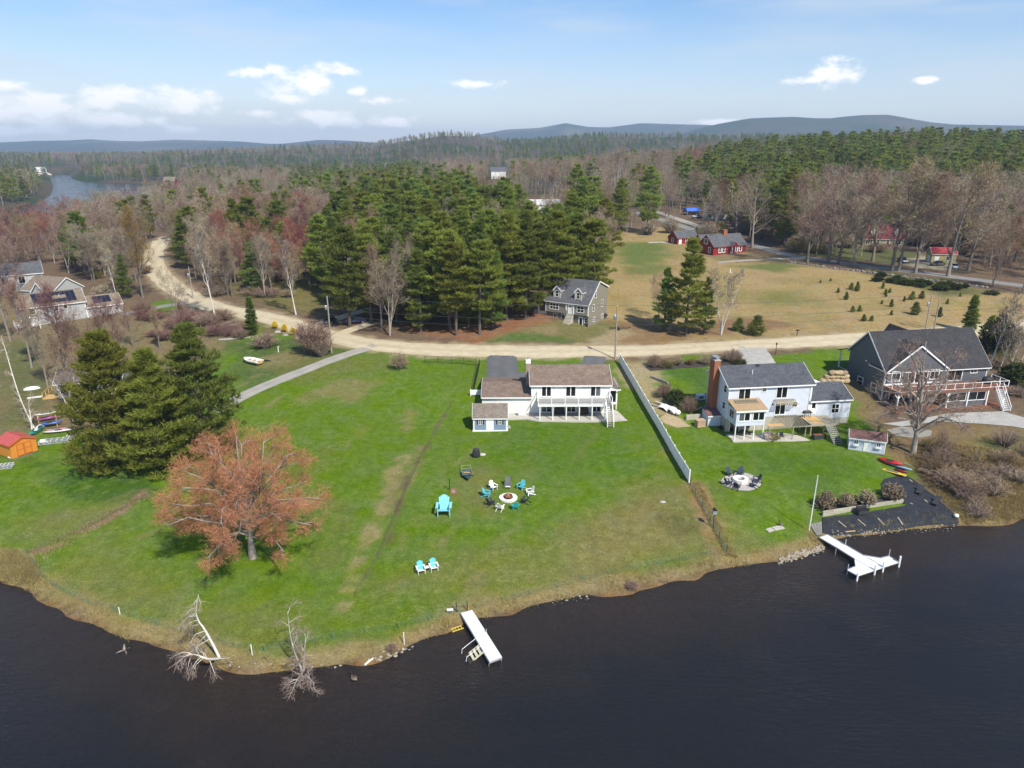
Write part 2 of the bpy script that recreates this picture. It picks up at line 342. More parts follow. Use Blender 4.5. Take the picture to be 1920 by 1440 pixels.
# ------------------------------------------------------------------ ground sheet
GREEN, DKGREEN, STRAW, LITTER, RUST, FIELD, OLIVE, DIRT = (.086,.150,.011), (.058,.122,.010), (.25,.205,.09), (.135,.092,.06), (.215,.105,.055), (.30,.218,.098), (.14,.125,.04), (.40,.335,.225)
def grid_axis(segs):
    out = []
    for a, b, st, gr in segs:
        p = a; s = st
        while p < b: out.append(p); p += s; s *= gr
    return out
xs = grid_axis([(0, 130, .8, 1), (130, 9500, 1.0, 1.06)]); xs = sorted(set([-v for v in xs]+xs+list(np.arange(-950., -150., 9.))))
ys = sorted(set([-v for v in grid_axis([(0, 400, 3, 1.1)])]+grid_axis([(1, 40, 3, 1), (40, 175, .8, 1), (175, 300, 1.5, 1), (300, 1500, 2.5, 1.009), (1500, 9000, 16, 1.02)])))
X, Y = np.meshgrid(np.array(xs), np.array(ys)); Zg = height(X, Y)
GRID.update(x=list(X[0]), y=list(Y[:,0]), z=Zg)
ROAD_PX = [(312,444),(300,455),(290,470),(288,486),(293,505),(312,528),(350,553),(400,575),(460,588),(520,600),(590,622),(680,643),(790,654),(900,658),(1050,659),(1200,657),(1350,649),(1500,641),(1620,634),(1760,624),(1900,613),(2010,606)]
def dens(pts, step=1.5):
    """resample a polyline with a smooth curve"""
    pts = [Vector((p[0], p[1], 0)) for p in pts]; out = []
    for i in range(len(pts)-1):
        p0, p1, p2, p3 = pts[max(i-1, 0)], pts[i], pts[i+1], pts[min(i+2, len(pts)-1)]
        n = max(1, int((p2-p1).length/step))
        for k in range(n):
            t = k/n
            out.append(.5*((2*p1)+(p2-p0)*t+(2*p0-5*p1+4*p2-p3)*t*t+(3*p1-p0-3*p2+p3)*t**3))
    out.append(pts[-1]); return [(p.x, p.y) for p in out]
ROAD = dens(Gxy(ROAD_PX))
REAR = dens(Gxy([(1195,398),(1250,415),(1330,440),(1420,462),(1480,478),(1560,491),(1650,502),(1750,514),(1850,527),(1990,545)]), 3)
LDRIVE = dens(Gxy([(400,772),(450,745),(500,722),(560,698),(620,675),(680,655),(705,648)]))
def ground_masks(x, y):
    col = np.zeros(x.shape+(4,)); col[..., :3] = LITTER; col[..., 3] = .35
    wx = x+(vnoise(x, y, 6, 7)-.5)*5+(vnoise(x, y, 1.6, 8)-.5)*1.6; wy = y+(vnoise(x, y, 6, 9)-.5)*5+(vnoise(x, y, 1.6, 10)-.5)*1.6
    near_ = (y < 420) & (np.abs(x) < 320)
    def put(m, c, a=None):
        m = np.clip(m, 0, 1)[..., None]; c4 = np.array(list(c)+[col[..., 3].mean() if a is None else a])
        if a is None: col[..., :3] = col[..., :3]*(1-m)+c4[:3]*m
        else: col[:] = col*(1-m)+c4*m
    def poly(pts, c, soft=1.5, a=None, k=1.0, warp=True, world=False):
        w = pts if world else Gxy(pts)
        wa = np.array(w); bx = (x > wa[:,0].min()-12) & (x < wa[:,0].max()+12) & (y > wa[:,1].min()-12) & (y < wa[:,1].max()+12)
        m = np.zeros(x.shape); 
        m[bx] = k*(1-sstep(poly_sd((wx if warp else x)[bx], (wy if warp else y)[bx], w), -soft, soft)); put(m, c, a)
    def stroke(pts, wid, c, k=1.0, a=None, soft=.6):
        w = Gxy(pts); wa = np.array(w); r = wid*2+8
        bx = (x > wa[:,0].min()-r) & (x < wa[:,0].max()+r) & (y > wa[:,1].min()-r) & (y < wa[:,1].max()+r)
        m = np.zeros(x.shape); m[bx] = k*(1-sstep(line_d(wx[bx]*.5+x[bx]*.5, wy[bx]*.5+y[bx]*.5, w), wid*soft, wid*1.6))*(.15+1.0*sstep(vnoise(x[bx], y[bx], 1.1, 4)*.55+vnoise(x[bx], y[bx], 3.7, 24)*.45, .3, .62)); put(m, c, a)
    # far country: brown woods mottled with evergreen
    farm = sstep(y, 380, 600); mot = vnoise(x, y, 90, 11)*.6+vnoise(x, y, 33, 12)*.4
    put(farm, (.075,.062,.043), .1); put(farm*sstep(mot, .5, .6), (.032,.05,.02))
    fm = sstep(y, 3500, 4200); put(fm*sstep(vnoise(x, y, 700, 13), .3, .7)*.7, (.03,.042,.025))
    put(fm*sstep(vnoise(x, y, 420, 14), .72, .82)*.5, (.14,.12,.07))
    # meadow and yards beyond the road
    poly([(1128,435),(1240,425),(1420,478),(1540,500),(1750,527),(1960,560),(1960,616),(1600,628),(1200,646),(1130,640),(1118,560),(1125,500)], FIELD, 2.5, .25)
    fw = Gxy([(1128,435),(1240,425),(1420,478),(1540,500),(1750,527),(1960,560),(1960,616),(1600,628),(1200,646),(1130,640),(1118,560),(1125,500)]); fmk = (y > 125) & (y < 330) & (x > 0) & (x < 190); mm = np.zeros(x.shape)
    mm[fmk] = (1-sstep(poly_sd(x[fmk], y[fmk], fw), -6, 0))*sstep(vnoise(x, y, 11, 51)[fmk]*.6+vnoise(x, y, 3.5, 52)[fmk]*.4, .48, .68)*.38; put(mm, (.18,.16,.055))
    poly([(1150,455),(1250,452),(1250,478),(1230,500),(1160,495)], (.085,.13,.025), 6, .4, .9)
    poly([(1170,500),(1250,495),(1260,510),(1180,520)], (.13,.14,.04), 4, .4)
    poly([(1270,548),(1330,540),(1380,560),(1310,575)], (.13,.14,.035), 7, .4, .7)
    poly([(1400,548),(1500,545),(1530,570),(1440,578)], (.135,.145,.035), 7, .4, .75)
    poly([(1360,500),(1480,492),(1530,500),(1450,510)], (.08,.12,.028), 3, .3, .8)
    poly([(1300,478),(1420,476),(1540,484),(1530,495),(1350,492)], (.17,.125,.065), 3, .3, .8)
    poly([(1620,505),(1760,522),(1860,545),(1780,560),(1640,520)], (.055,.075,.022), 3, .3, .8)
    poly([(1480,470),(1620,460),(1760,480),(1760,500),(1560,486)], (.075,.095,.03), 3, .3, .8)
    poly([(1690,485),(1740,480),(1800,500),(1790,510),(1700,500)], (.30,.26,.18), 2, .2)
    poly([(905,648),(930,622),(990,598),(1060,600),(1150,600),(1160,645)], (.135,.125,.045), 1.5, .55)
    poly([(905,648),(950,628),(1060,630),(1100,646)], (.065,.115,.024), 1.5, .4, .85)
    poly([(990,612),(1050,604),(1060,625),(1000,630)], (.21,.165,.08), 1.5, .4, .8)
    poly([(690,606),(760,622),(900,644),(1000,612),(1040,596),(990,590),(930,606),(800,606)], RUST, 1.6, .3, .9)
    poly([(1130,600),(1300,608),(1440,590),(1480,612),(1160,646)], (.19,.115,.06), 2, .3, .85)
    poly([(1120,620),(1170,618),(1180,645),(1120,645)], (.30,.24,.14), 1.5, .3, .8)
    poly([(440,490),(560,500),(640,560),(600,590),(500,578),(420,540)], OLIVE, 4, .4, .9)
    # the waterfront lots
    LOTS = [(-60,1100),(-60,860),(60,800),(140,820),(200,800),(330,720),(430,640),(480,608),(600,640),(700,662),(880,668),(1150,672),(1240,672),(1400,668),(1620,646),(1640,700),(1650,800),(1720,860),(1700,900),(1780,985),(1560,1040),(1400,1080),(1100,1150),(800,1240),(480,1300),(250,1240)]
    w = Gxy(LOTS[2:21]) + [(200,-40),(-200,-40)] + Gxy(LOTS[:2])
    poly(w, GREEN, .8, .55, world=True)
    poly([(-80,860),(-80,520),(200,560),(420,600),(460,640),(330,720),(200,800),(60,800)], (.165,.13,.065), 3, .5, .95)
    poly([(0,640),(60,640),(90,720),(60,790),(0,800)], (.085,.10,.032), 3, .5, .8)
    poly([(240,575),(340,560),(345,575),(250,590)], GREEN, 1.5, .4)
    poly([(430,640),(600,640),(680,655),(450,735)], (.065,.105,.022), 1.5, .6)
    poly([(500,668),(575,655),(560,680),(505,690)], (.20,.155,.075), 1.5, .5, .8)
    poly([(450,610),(560,600),(640,650),(580,680),(600,640)], (.14,.10,.05), 1.5, .4, .6)
    poly([(575,745),(640,710),(720,705),(730,712),(640,755)], (.20,.16,.075), 2.0, .6, .65)
    poly([(480,680),(700,662),(720,690),(560,720)], (.13,.125,.042), 3, .6, .6)
    stroke([(760,860),(735,920),(705,980),(680,1030),(655,1085),(630,1130)], .95, STRAW, .75, .5)
    stroke([(790,840),(765,900),(740,950)], .8, (.17,.15,.06), .7)
    stroke([(600,850),(560,900),(620,960),(600,1040)], 2.5, (.12,.13,.035), .5)
    for k in range(130):               # mown lawn: pale thatch showing through, drawn out along the mowing lines
        u0, v0 = RND.uniform(90, 1250), RND.uniform(720, 1180); ln = RND.uniform(15, 70); sl = RND.uniform(-.75, -.25) if u0 < 620 else RND.uniform(-2.6, -1.2)
        du = ln/math.hypot(1, sl); stroke([(u0, v0), (u0+du, v0+sl*du)], RND.uniform(.25, .7), RND.choice([(.16,.165,.045), (.19,.165,.07), (.10,.15,.03)]), RND.uniform(.25, .6))
    for k in range(12):
        u0 = 30+k*19; stroke([(u0, 860+k*3), (u0+60, 900+k*2.5), (u0+120, 938+k*2)], .45, (.040,.095,.010), .8)
    poly([(700,1120),(1000,1010),(1060,960),(1240,900),(1290,910),(1350,1040),(1100,1110),(900,1140)], (.155,.14,.045), 5, .9, .62)
    poly([(1060,1080),(1130,940),(1280,900),(1345,1020),(1300,1060)], (.185,.145,.06), 4, .9, .55)
    poly([(1255,960),(1300,950),(1330,1000),(1290,1010)], (.07,.06,.025), 1.5, .3, .6)
    poly([(0,1000),(60,960),(250,940),(180,980),(50,1030)], (.15,.145,.05), 3, .7, .7)
    poly([(90,1060),(200,1000),(420,1130),(600,1160),(580,1220),(400,1210),(200,1140)], (.15,.15,.045), 4, .8, .6)
    poly([(880,900),(920,870),(960,880),(900,960),(870,960)], (.16,.14,.055), 2, .6, .6)
    poly([(930,812),(960,800),(1160,800),(1240,900),(1050,900),(900,860)], DKGREEN, 4, .2, .5)
    poly([(1300,830),(1600,850),(1700,900),(1560,930),(1400,870)], DKGREEN, 3, .2, .7)
    poly([(1240,690),(1400,680),(1390,740),(1300,740)], (.055,.11,.018), 2, .35)
    poly([(1175,672),(1235,672),(1250,740),(1300,800),(1260,790),(1200,730),(1168,690)], (.30,.24,.14), 1.0, .5, .9)
    stroke([(1230,740),(1250,780),(1275,792)], 1.1, (.27,.22,.11), .8)
    stroke([(1290,905),(1310,940),(1340,990),(1362,1035)], 1.0, (.26,.16,.075), .95, .4)
    poly([(1330,930),(1400,990),(1440,1060),(1360,1060)], (.165,.15,.05), 2.5, .8, .7)
    stroke([(275,930),(215,965),(170,990),(90,1025),(40,1045)], .5, (.20,.13,.075), .95, .4)
    stroke([(665,1120),(700,1070),(730,1000),(760,920),(800,840),(840,770)], .22, (.10,.085,.04), .8, .4)
    # right: bare slope and thicket
    poly([(1600,645),(1720,640),(1700,700),(1640,720),(1590,690)], (.175,.13,.065), 2, .5)
    poly([(1590,800),(1650,790),(1730,800),(1960,780),(1960,990),(1810,990),(1720,890),(1680,860)], (.165,.115,.055), 1.5, .55)
    poly([(1600,800),(1630,790),(1650,840),(1610,830)], (.06,.10,.02), 1, .3, .8)
    poly([(1850,830),(1960,810),(1960,850),(1880,850)], (.085,.10,.03), 1.5, .3, .8)
    poly([(1700,860),(1760,830),(1850,860),(1800,900),(1900,960),(1820,985),(1760,930)], (.21,.16,.07), 1.5, .6, .8)
    poly([(1565,690),(1640,690),(1665,790),(1625,795),(1600,745)], (.16,.115,.06), 1.2, .5, .9)
    # a band of dead grass along the water, and the lake bed
    dl = np.full(x.shape, 60.0); dl[near_] = poly_sd(x[near_], y[near_], LAKE)
    nb = vnoise(x, y, 3, 15)
    put((1-sstep(dl, .6+1.3*nb, 2.2+2.4*nb))*(y < 130), (.225,.175,.075), .7)
    put((1-sstep(dl, .15, 1.1))*(y < 130), (.20,.145,.07), .5)
    put((dl < 0.0)*1.0, (.20,.12,.055), .1); put(1-sstep(dl, -11-6*nb, -.8), (.026,.027,.027), 0.0)
    put(np.exp(-((dl+.02)/.28)**2)*(y < 130)*.8, (.075,.05,.03))
    # worn ground beside the roads
    dr = line_d(x[near_], y[near_], ROAD); m = np.zeros(x.shape); m[near_] = 1-sstep(dr+(vnoise(x, y, 2, 16)[near_]-.5)*2, 3.6, 5.2); put(m*.75, (.34,.27,.165), .3)
    return col
def grid_mesh(name, X, Y, Z):
    ny, nx = X.shape; me = bpy.data.meshes.new(name)
    me.vertices.add(nx*ny); me.vertices.foreach_set('co', np.stack([X, Y, Z], -1).astype(np.float32).ravel())
    i = np.arange(ny*nx).reshape(ny, nx); q = np.stack([i[:-1, :-1], i[:-1, 1:], i[1:, 1:], i[1:, :-1]], -1).reshape(-1, 4)
    me.loops.add(q.size); me.loops.foreach_set('vertex_index', q.astype(np.int32).ravel())
    me.polygons.add(len(q)); me.polygons.foreach_set('loop_start', np.arange(0, q.size, 4, dtype=np.int32)); me.polygons.foreach_set('loop_total', np.full(len(q), 4, np.int32))
    me.update(calc_edges=True); me.validate(); me.shade_smooth(); return me
COL = ground_masks(X, Y)
gme = grid_mesh('ground', X, Y, Zg)
ca = gme.color_attributes.new('soil', 'FLOAT_COLOR', 'POINT'); ca.data.foreach_set('color', COL.astype(np.float32).ravel())
def ground_mat():
    m, nt, N, L, b = nodes_of('ground')
    at = N.new('ShaderNodeAttribute'); at.attribute_name = 'soil'; tc = N.new('ShaderNodeTexCoord')
    def noise(s, d=5, r=.6, st=(1,1,1)):
        mp = N.new('ShaderNodeMapping'); mp.inputs['Scale'].default_value = st; L.new(tc.outputs['Object'], mp.inputs[0])
        n = N.new('ShaderNodeTexNoise'); n.inputs['Scale'].default_value = s; n.inputs['Detail'].default_value = d; n.inputs['Roughness'].default_value = r; L.new(mp.outputs[0], n.inputs['Vector']); return n.outputs['Fac']
    def rng(v, a, b_, c, d):
        r = N.new('ShaderNodeMapRange'); L.new(v, r.inputs['Value']); r.inputs['From Min'].default_value = a; r.inputs['From Max'].default_value = b_; r.inputs['To Min'].default_value = c; r.inputs['To Max'].default_value = d; return r.outputs[0]
    def mul(a, b_):
        n = N.new('ShaderNodeMath'); n.operation = 'MULTIPLY'; L.new(a, n.inputs[0]); L.new(b_, n.inputs[1]); return n.outputs[0]
    big, midn, fine, tuft = noise(.16, 4), noise(.9, 6, .7), noise(6, 6, .75), noise(2.6, 5, .7, (1, 1.6, 1))
    thatch = mul(mul(rng(big, .40, .62, .12, .85), rng(midn, .42, .64, 0, .9)), rng(tuft, .38, .62, .2, 1))
    thatch = mul(thatch, at.outputs['Alpha'])
    mx = N.new('ShaderNodeMix'); mx.data_type = 'RGBA'; L.new(thatch, mx.inputs['Factor']); L.new(at.outputs['Color'], mx.inputs['A']); mx.inputs['B'].default_value = (.22,.19,.08,1)
    hs = N.new('ShaderNodeHueSaturation'); L.new(mx.outputs['Result'], hs.inputs['Color'])
    L.new(mul(mul(rng(fine, .3, .7, .62, 1.38), rng(tuft, .3, .7, .8, 1.2)), rng(midn, .3, .7, .82, 1.18)), hs.inputs['Value'])
    L.new(rng(big, .3, .7, .488, .51), hs.inputs['Hue']); L.new(rng(noise(.33, 3, .5), .35, .65, .92, 1.08), hs.inputs['Saturation'])
    L.new(hs.outputs[0], b.inputs['Base Color']); b.inputs['Roughness'].default_value = .95; b.inputs['Specular IOR Level'].default_value = .1
    bp = N.new('ShaderNodeBump'); bp.inputs['Strength'].default_value = .6; bp.inputs['Distance'].default_value = .12; L.new(fine, bp.inputs['Height']); L.new(bp.outputs[0], b.inputs['Normal'])
    return m
tag(link('ground', gme, ground_mat()), 'grassy lots, meadow and wooded land running back to distant hills', 'ground', kind='structure')

# ------------------------------------------------------------------ water
def water_mat():
    m, nt, N, L, b = nodes_of('water'); N.remove(b); out = N['Material Output']
    tc = N.new('ShaderNodeTexCoord')
    def wav(s, st, d, r=.6, rot=.2):
        mp = N.new('ShaderNodeMapping'); mp.inputs['Scale'].default_value = st; mp.inputs['Rotation'].default_value = (0, 0, rot); L.new(tc.outputs['Object'], mp.inputs[0])
        n = N.new('ShaderNodeTexNoise'); n.inputs['Scale'].default_value = s; n.inputs['Detail'].default_value = d; n.inputs['Roughness'].default_value = r; L.new(mp.outputs[0], n.inputs['Vector']); return n.outputs['Fac']
    a = wav(1.5, (.55, 1.6, 1), 5, .65); c = wav(.25, (1, 1.5, 1), 3, .5, -.3)
    ad = N.new('ShaderNodeMath'); ad.operation = 'MULTIPLY_ADD'; L.new(c, ad.inputs[0]); ad.inputs[1].default_value = .6; L.new(a, ad.inputs[2])
    wp = wav(.035, (1, 2.2, 1), 3, .55, .35); wr = N.new('ShaderNodeMapRange'); L.new(wp, wr.inputs['Value']); wr.inputs['From Min'].default_value = .35; wr.inputs['From Max'].default_value = .65; wr.inputs['To Min'].default_value = .3; wr.inputs['To Max'].default_value = .85
    bp = N.new('ShaderNodeBump'); L.new(wr.outputs[0], bp.inputs['Strength']); bp.inputs['Distance'].default_value = .2; L.new(ad.outputs[0], bp.inputs['Height'])
    fr = N.new('ShaderNodeFresnel'); fr.inputs['IOR'].default_value = 1.33; L.new(bp.outputs[0], fr.inputs['Normal'])
    tr = N.new('ShaderNodeBsdfTransparent'); tr.inputs['Color'].default_value = (.52,.50,.45,1)
    gl = N.new('ShaderNodeBsdfGlossy'); gl.inputs['Roughness'].default_value = .08; L.new(bp.outputs[0], gl.inputs['Normal'])
    di = N.new('ShaderNodeBsdfDiffuse'); di.inputs['Color'].default_value = (.029,.031,.036,1)
    m1 = N.new('ShaderNodeMixShader'); m1.inputs[0].default_value = .36; L.new(tr.outputs[0], m1.inputs[1]); L.new(di.outputs[0], m1.inputs[2])
    m2 = N.new('ShaderNodeMixShader'); L.new(fr.outputs[0], m2.inputs[0]); L.new(m1.outputs[0], m2.inputs[1]); L.new(gl.outputs[0], m2.inputs[2]); L.new(m2.outputs[0], out.inputs['Surface'])
    return m
wx_ = np.array([-1600, -700, -200, 0, 200, 700, 1600.]); wy_ = np.array([-400, -100, 50, 200, 500, 900, 1700.])
WX, WY = np.meshgrid(wx_, wy_)
tag(link('lake_water', grid_mesh('lake_water', WX, WY, WX*0), water_mat()), 'dark rippled lake in front of the lawns and winding back at the left', 'lake', kind='structure')

# ------------------------------------------------------------------ roads, drives, paths
def strip(name, pts, half, m, label, cat, lift=.06, wob=.35, across=6, seed=1):
    pts = dens(pts, 1.2); V = []; F = []
    n = across+1
    for i, (x, y) in enumerate(pts):
        a = pts[max(i-1, 0)]; b = pts[min(i+1, len(pts)-1)]; dx, dy = b[0]-a[0], b[1]-a[1]; l = math.hypot(dx, dy) or 1; nx, ny = -dy/l, dx/l
        for k in range(n):
            t = -1+2*k/(n-1); hw = half
            if k in (0, n-1): hw += wob*(float(vnoise(np.array([x*1.]), np.array([y*1.+k*50]), 2.2, seed)[0])-.5)*2
            V.append([x+nx*t*hw, y+ny*t*hw, lift if 0 < k < n-1 else -.05])
    V = np.array(V); V[:, 2] += height(V[:, 0], V[:, 1]); UV = [(i*1.2, k/(n-1)) for i in range(len(pts)) for k in range(n)]
    for i in range(len(pts)-1):
        for k in range(n-1): F.append((i*n+k, i*n+k+1, (i+1)*n+k+1, (i+1)*n+k))
    me = bpy.data.meshes.new(name); me.from_pydata(V.tolist(), [], F); me.shade_smooth(); uvl = me.uv_layers.new(name='UVMap')
    for l in me.loops: uvl.data[l.index].uv = UV[l.vertex_index]
    return tag(link(name, me, m), label, cat, kind='structure')

def tracks(name, col, worn, k=.8):
    """driven surface: two pale wheel tracks, darker crown and verges, all broken up by noise"""
    m = mat(name, col, .95, .12, .5, bump=.35, bscale=9); nt = m.node_tree; N = nt.nodes; L = nt.links; b = N['Principled BSDF']; tc = N.new('ShaderNodeTexCoord'); sp = N.new('ShaderNodeSeparateXYZ'); L.new(tc.outputs['UV'], sp.inputs[0])
    cr = N.new('ShaderNodeValToRGB'); e = cr.color_ramp.elements; e[0].position = 0; e[0].color = (.9,)*3+(1,); e[1].position = 1; e[1].color = (.9,)*3+(1,)
    for p, c in ((.12, .55), (.27, 0), (.36, .05), (.5, .6), (.64, .05), (.73, 0), (.88, .55)): q = e.new(p); q.color = (c,)*3+(1,)
    n = N.new('ShaderNodeTexNoise'); n.inputs['Scale'].default_value = .22; n.inputs['Detail'].default_value = 6; L.new(tc.outputs['Object'], n.inputs['Vector'])
    ad = N.new('ShaderNodeMath'); ad.operation = 'MULTIPLY_ADD'; L.new(n.outputs['Fac'], ad.inputs[0]); ad.inputs[1].default_value = .3; L.new(sp.outputs['Y'], ad.inputs[2]); sb = N.new('ShaderNodeMath'); sb.operation = 'SUBTRACT'; L.new(ad.outputs[0], sb.inputs[0]); sb.inputs[1].default_value = .15; L.new(sb.outputs[0], cr.inputs[0])
    n2 = N.new('ShaderNodeTexNoise'); n2.inputs['Scale'].default_value = .6; n2.inputs['Detail'].default_value = 7; n2.inputs['Roughness'].default_value = .7; L.new(tc.outputs['Object'], n2.inputs['Vector'])
    mu = N.new('ShaderNodeMath'); mu.operation = 'MULTIPLY'; L.new(cr.outputs[0], mu.inputs[0]); L.new(n2.outputs['Fac'], mu.inputs[1]); m2 = N.new('ShaderNodeMath'); m2.operation = 'MULTIPLY'; L.new(mu.outputs[0], m2.inputs[0]); m2.inputs[1].default_value = 1.5*k
    mx = N.new('ShaderNodeMix'); mx.data_type = 'RGBA'; L.new(m2.outputs[0], mx.inputs['Factor']); src = b.inputs['Base Color'].links[0].from_socket; L.new(src, mx.inputs['A']); mx.inputs['B'].default_value = (*worn, 1); L.new(mx.outputs['Result'], b.inputs['Base Color'])
tracks('dirt_road', (.50,.425,.29), (.33,.26,.16)); tracks('gravel', (.33,.31,.275), (.20,.185,.15))
tracks('asphalt', (.12,.12,.125), (.075,.075,.08), .7); tracks('old_asphalt', (.22,.215,.205), (.14,.135,.125), .6)
mat('concrete', (.36,.345,.315), .9, .12, .8, bump=.2, bscale=20); mat('pale_concrete', (.46,.43,.38), .9, .12, .7, bump=.2, bscale=20)
strip('dirt_road', ROAD, 3.9, 'dirt_road', 'pale sandy dirt road curving across behind the houses', 'road', seed=21, wob=.6)
strip('track', Gxy([(575,612),(625,600),(660,588),(700,578)]), 1.9, 'dirt_road', 'short dirt track leaving the road towards the pines', 'track', lift=.05, seed=22)
strip('car_pad', Gxy([(618,632),(660,618),(700,604)]), 2.0, 'dirt_road', 'dirt parking spot under the pines', 'track', lift=.045, seed=26)
strip('paved_road', REAR, 3.1, 'old_asphalt', 'grey paved road behind the meadow', 'road', seed=23, wob=.2)
strip('gravel_drive', LDRIVE, 1.75, 'gravel', 'grey gravel drive running down past the big pines', 'driveway', seed=24, wob=.25)
strip('red_house_drive', Gxy([(1345,492),(1400,488),(1460,485),(1530,484)]), 1.3, 'gravel', 'pale drive in front of the red house', 'driveway', seed=25)
strip('barn_path', Gxy([(1215,455),(1235,454),(1256,455)]), 1.2, 'pale_concrete', 'pale path to the small red barn', 'path', seed=27)
strip('asphalt_drive', Gxy([(941,665),(942,690),(944,722)]), 3.4, 'asphalt', 'black asphalt drive behind the white garage', 'driveway', wob=.25, seed=28)
strip('asphalt_loop', Gxy([(958,712),(985,706),(1040,695),(1095,690),(1112,682),(1114,668)]), 2.6, 'asphalt', 'asphalt loop of the drive behind the white house', 'driveway', wob=.2, lift=.05, seed=29)
strip('concrete_drive', Gxy([(1405,650),(1418,668),(1432,700)]), 3.6, 'concrete', 'grey concrete drive behind the pale blue house', 'driveway', wob=.1, seed=30)
strip('house_drive', Gxy([(348,568),(300,575),(225,590)]), 2.0, 'old_asphalt', 'grey drive to the house with solar panels', 'driveway', seed=31)
strip('far_track', Gxy([(1225,396),(1275,412),(1330,432)]), 2.5, 'gravel', 'pale yard seen through the bare trees', 'track', seed=32)
def sheet(name, pts, m, label, cat, lift=.05, step=1.0, rough=0.0, kind='structure', flat=None, world=False):
    """polygon laid on the ground (cut on a grid so that it follows it), or a flat slab"""
    w = pts if world else Gxy(pts); bm = bmesh.new()
    f = bm.faces.new([bm.verts.new((x, y, 0)) for x, y in w]); f.normal_update()
    if flat is None:
        a = np.array(w)
        for ax in (0, 1):
            t = math.floor(a[:, ax].min())+.37
            while t < a[:, ax].max():
                co = [0, 0, 0]; no = [0, 0, 0]; co[ax] = t; no[ax] = 1
                bmesh.ops.bisect_plane(bm, geom=bm.verts[:]+bm.edges[:]+bm.faces[:], plane_co=co, plane_no=no); t += step
        V = np.array([v.co[:] for v in bm.verts]); z = height(V[:, 0], V[:, 1])+lift+rough*(vnoise(V[:, 0], V[:, 1], .9, 41)-.5)
        for v, q in zip(bm.verts, z): v.co.z = q
    else:
        for v in bm.verts: v.co.z = flat-.9
        r = bmesh.ops.extrude_face_region(bm, geom=bm.faces[:])
        for v in [g for g in r['geom'] if isinstance(g, bmesh.types.BMVert)]: v.co.z = flat
    bmesh.ops.recalc_face_normals(bm, faces=bm.faces)
    for f in bm.faces:
        if flat is None and f.normal.z < 0: f.normal_flip()
    me = bpy.data.meshes.new(name); bm.to_mesh(me); bm.free()
    return tag(link(name, me, m), label, cat, kind=kind)
# ------------------------------------------------------------------ trees
def foliage(name, col, trans=.25, var=.35, hue=.02, rough=.9):
    m, nt, N, L, b = nodes_of(name); N.remove(b); out = N['Material Output']
    oi = N.new('ShaderNodeObjectInfo'); ge = N.new('ShaderNodeNewGeometry'); tc = N.new('ShaderNodeTexCoord')
    def rng(v, c, d):
        r = N.new('ShaderNodeMapRange'); L.new(v, r.inputs['Value']); r.inputs['To Min'].default_value = c; r.inputs['To Max'].default_value = d; return r.outputs[0]
    n = N.new('ShaderNodeTexNoise'); n.inputs['Scale'].default_value = .5; n.inputs['Detail'].default_value = 2; L.new(tc.outputs['Object'], n.inputs['Vector'])
    mu = N.new('ShaderNodeMath'); mu.operation = 'MULTIPLY'; L.new(rng(oi.outputs['Random'], 1-var*.7, 1+var*.7), mu.inputs[0]); L.new(rng(ge.outputs['Random Per Island'], 1-var, 1+var), mu.inputs[1])
    m3 = N.new('ShaderNodeMath'); m3.operation = 'MULTIPLY'; L.new(mu.outputs[0], m3.inputs[0]); L.new(rng(n.outputs['Fac'], .65, 1.35), m3.inputs[1])
    hs = N.new('ShaderNodeHueSaturation'); hs.inputs['Color'].default_value = (*col, 1); L.new(m3.outputs[0], hs.inputs['Value']); L.new(rng(oi.outputs['Random'], .5-hue, .5+hue), hs.inputs['Hue'])
    d = N.new('ShaderNodeBsdfDiffuse'); L.new(hs.outputs[0], d.inputs['Color'])
    if trans:
        t = N.new('ShaderNodeBsdfTranslucent'); L.new(hs.outputs[0], t.inputs['Color'])
        mx = N.new('ShaderNodeMixShader'); mx.inputs[0].default_value = trans; L.new(d.outputs[0], mx.inputs[1]); L.new(t.outputs[0], mx.inputs[2]); L.new(mx.outputs[0], out.inputs['Surface'])
    else: L.new(d.outputs[0], out.inputs['Surface'])
    return m
foliage('needles', (.265,.295,.055), .5); foliage('needles_dark', (.20,.25,.056), .5); foliage('cedar', (.13,.15,.035), .4)
foliage('twig_grey', (.29,.24,.175), 0, .3); foliage('twig_brown', (.29,.21,.14), 0, .3); foliage('twig_mauve', (.28,.20,.155), 0, .3)
foliage('twig_red', (.27,.11,.085), .1, .35); foliage('twig_orange', (.40,.165,.10), .15, .35); foliage('twig_green', (.21,.20,.05), .25, .35); foliage('twig_gold', (.27,.19,.06), .2, .3)
foliage('twig_pink', (.25,.14,.12), .1, .3); foliage('straw_leaf', (.30,.235,.105), .2, .3); foliage('forsythia', (.78,.60,.05), .25, .2, .004); foliage('shrub_green', (.06,.075,.02), .2, .35)
foliage('hydrangea', (.33,.26,.17), .1, .35); foliage('twig_white', (.33,.26,.21), 0, .25)
mat('bark', (.20,.17,.14), .95, .2, 2, rnd=.3); mat('bark_pale', (.30,.26,.22), .95, .2, 2, rnd=.15); mat('bark_birch', (.58,.54,.48), .9, .22, 2.5, stretch=(1,1,3), rnd=.1); mat('bark_pine', (.105,.085,.07), .95, .2, 2, rnd=.2)

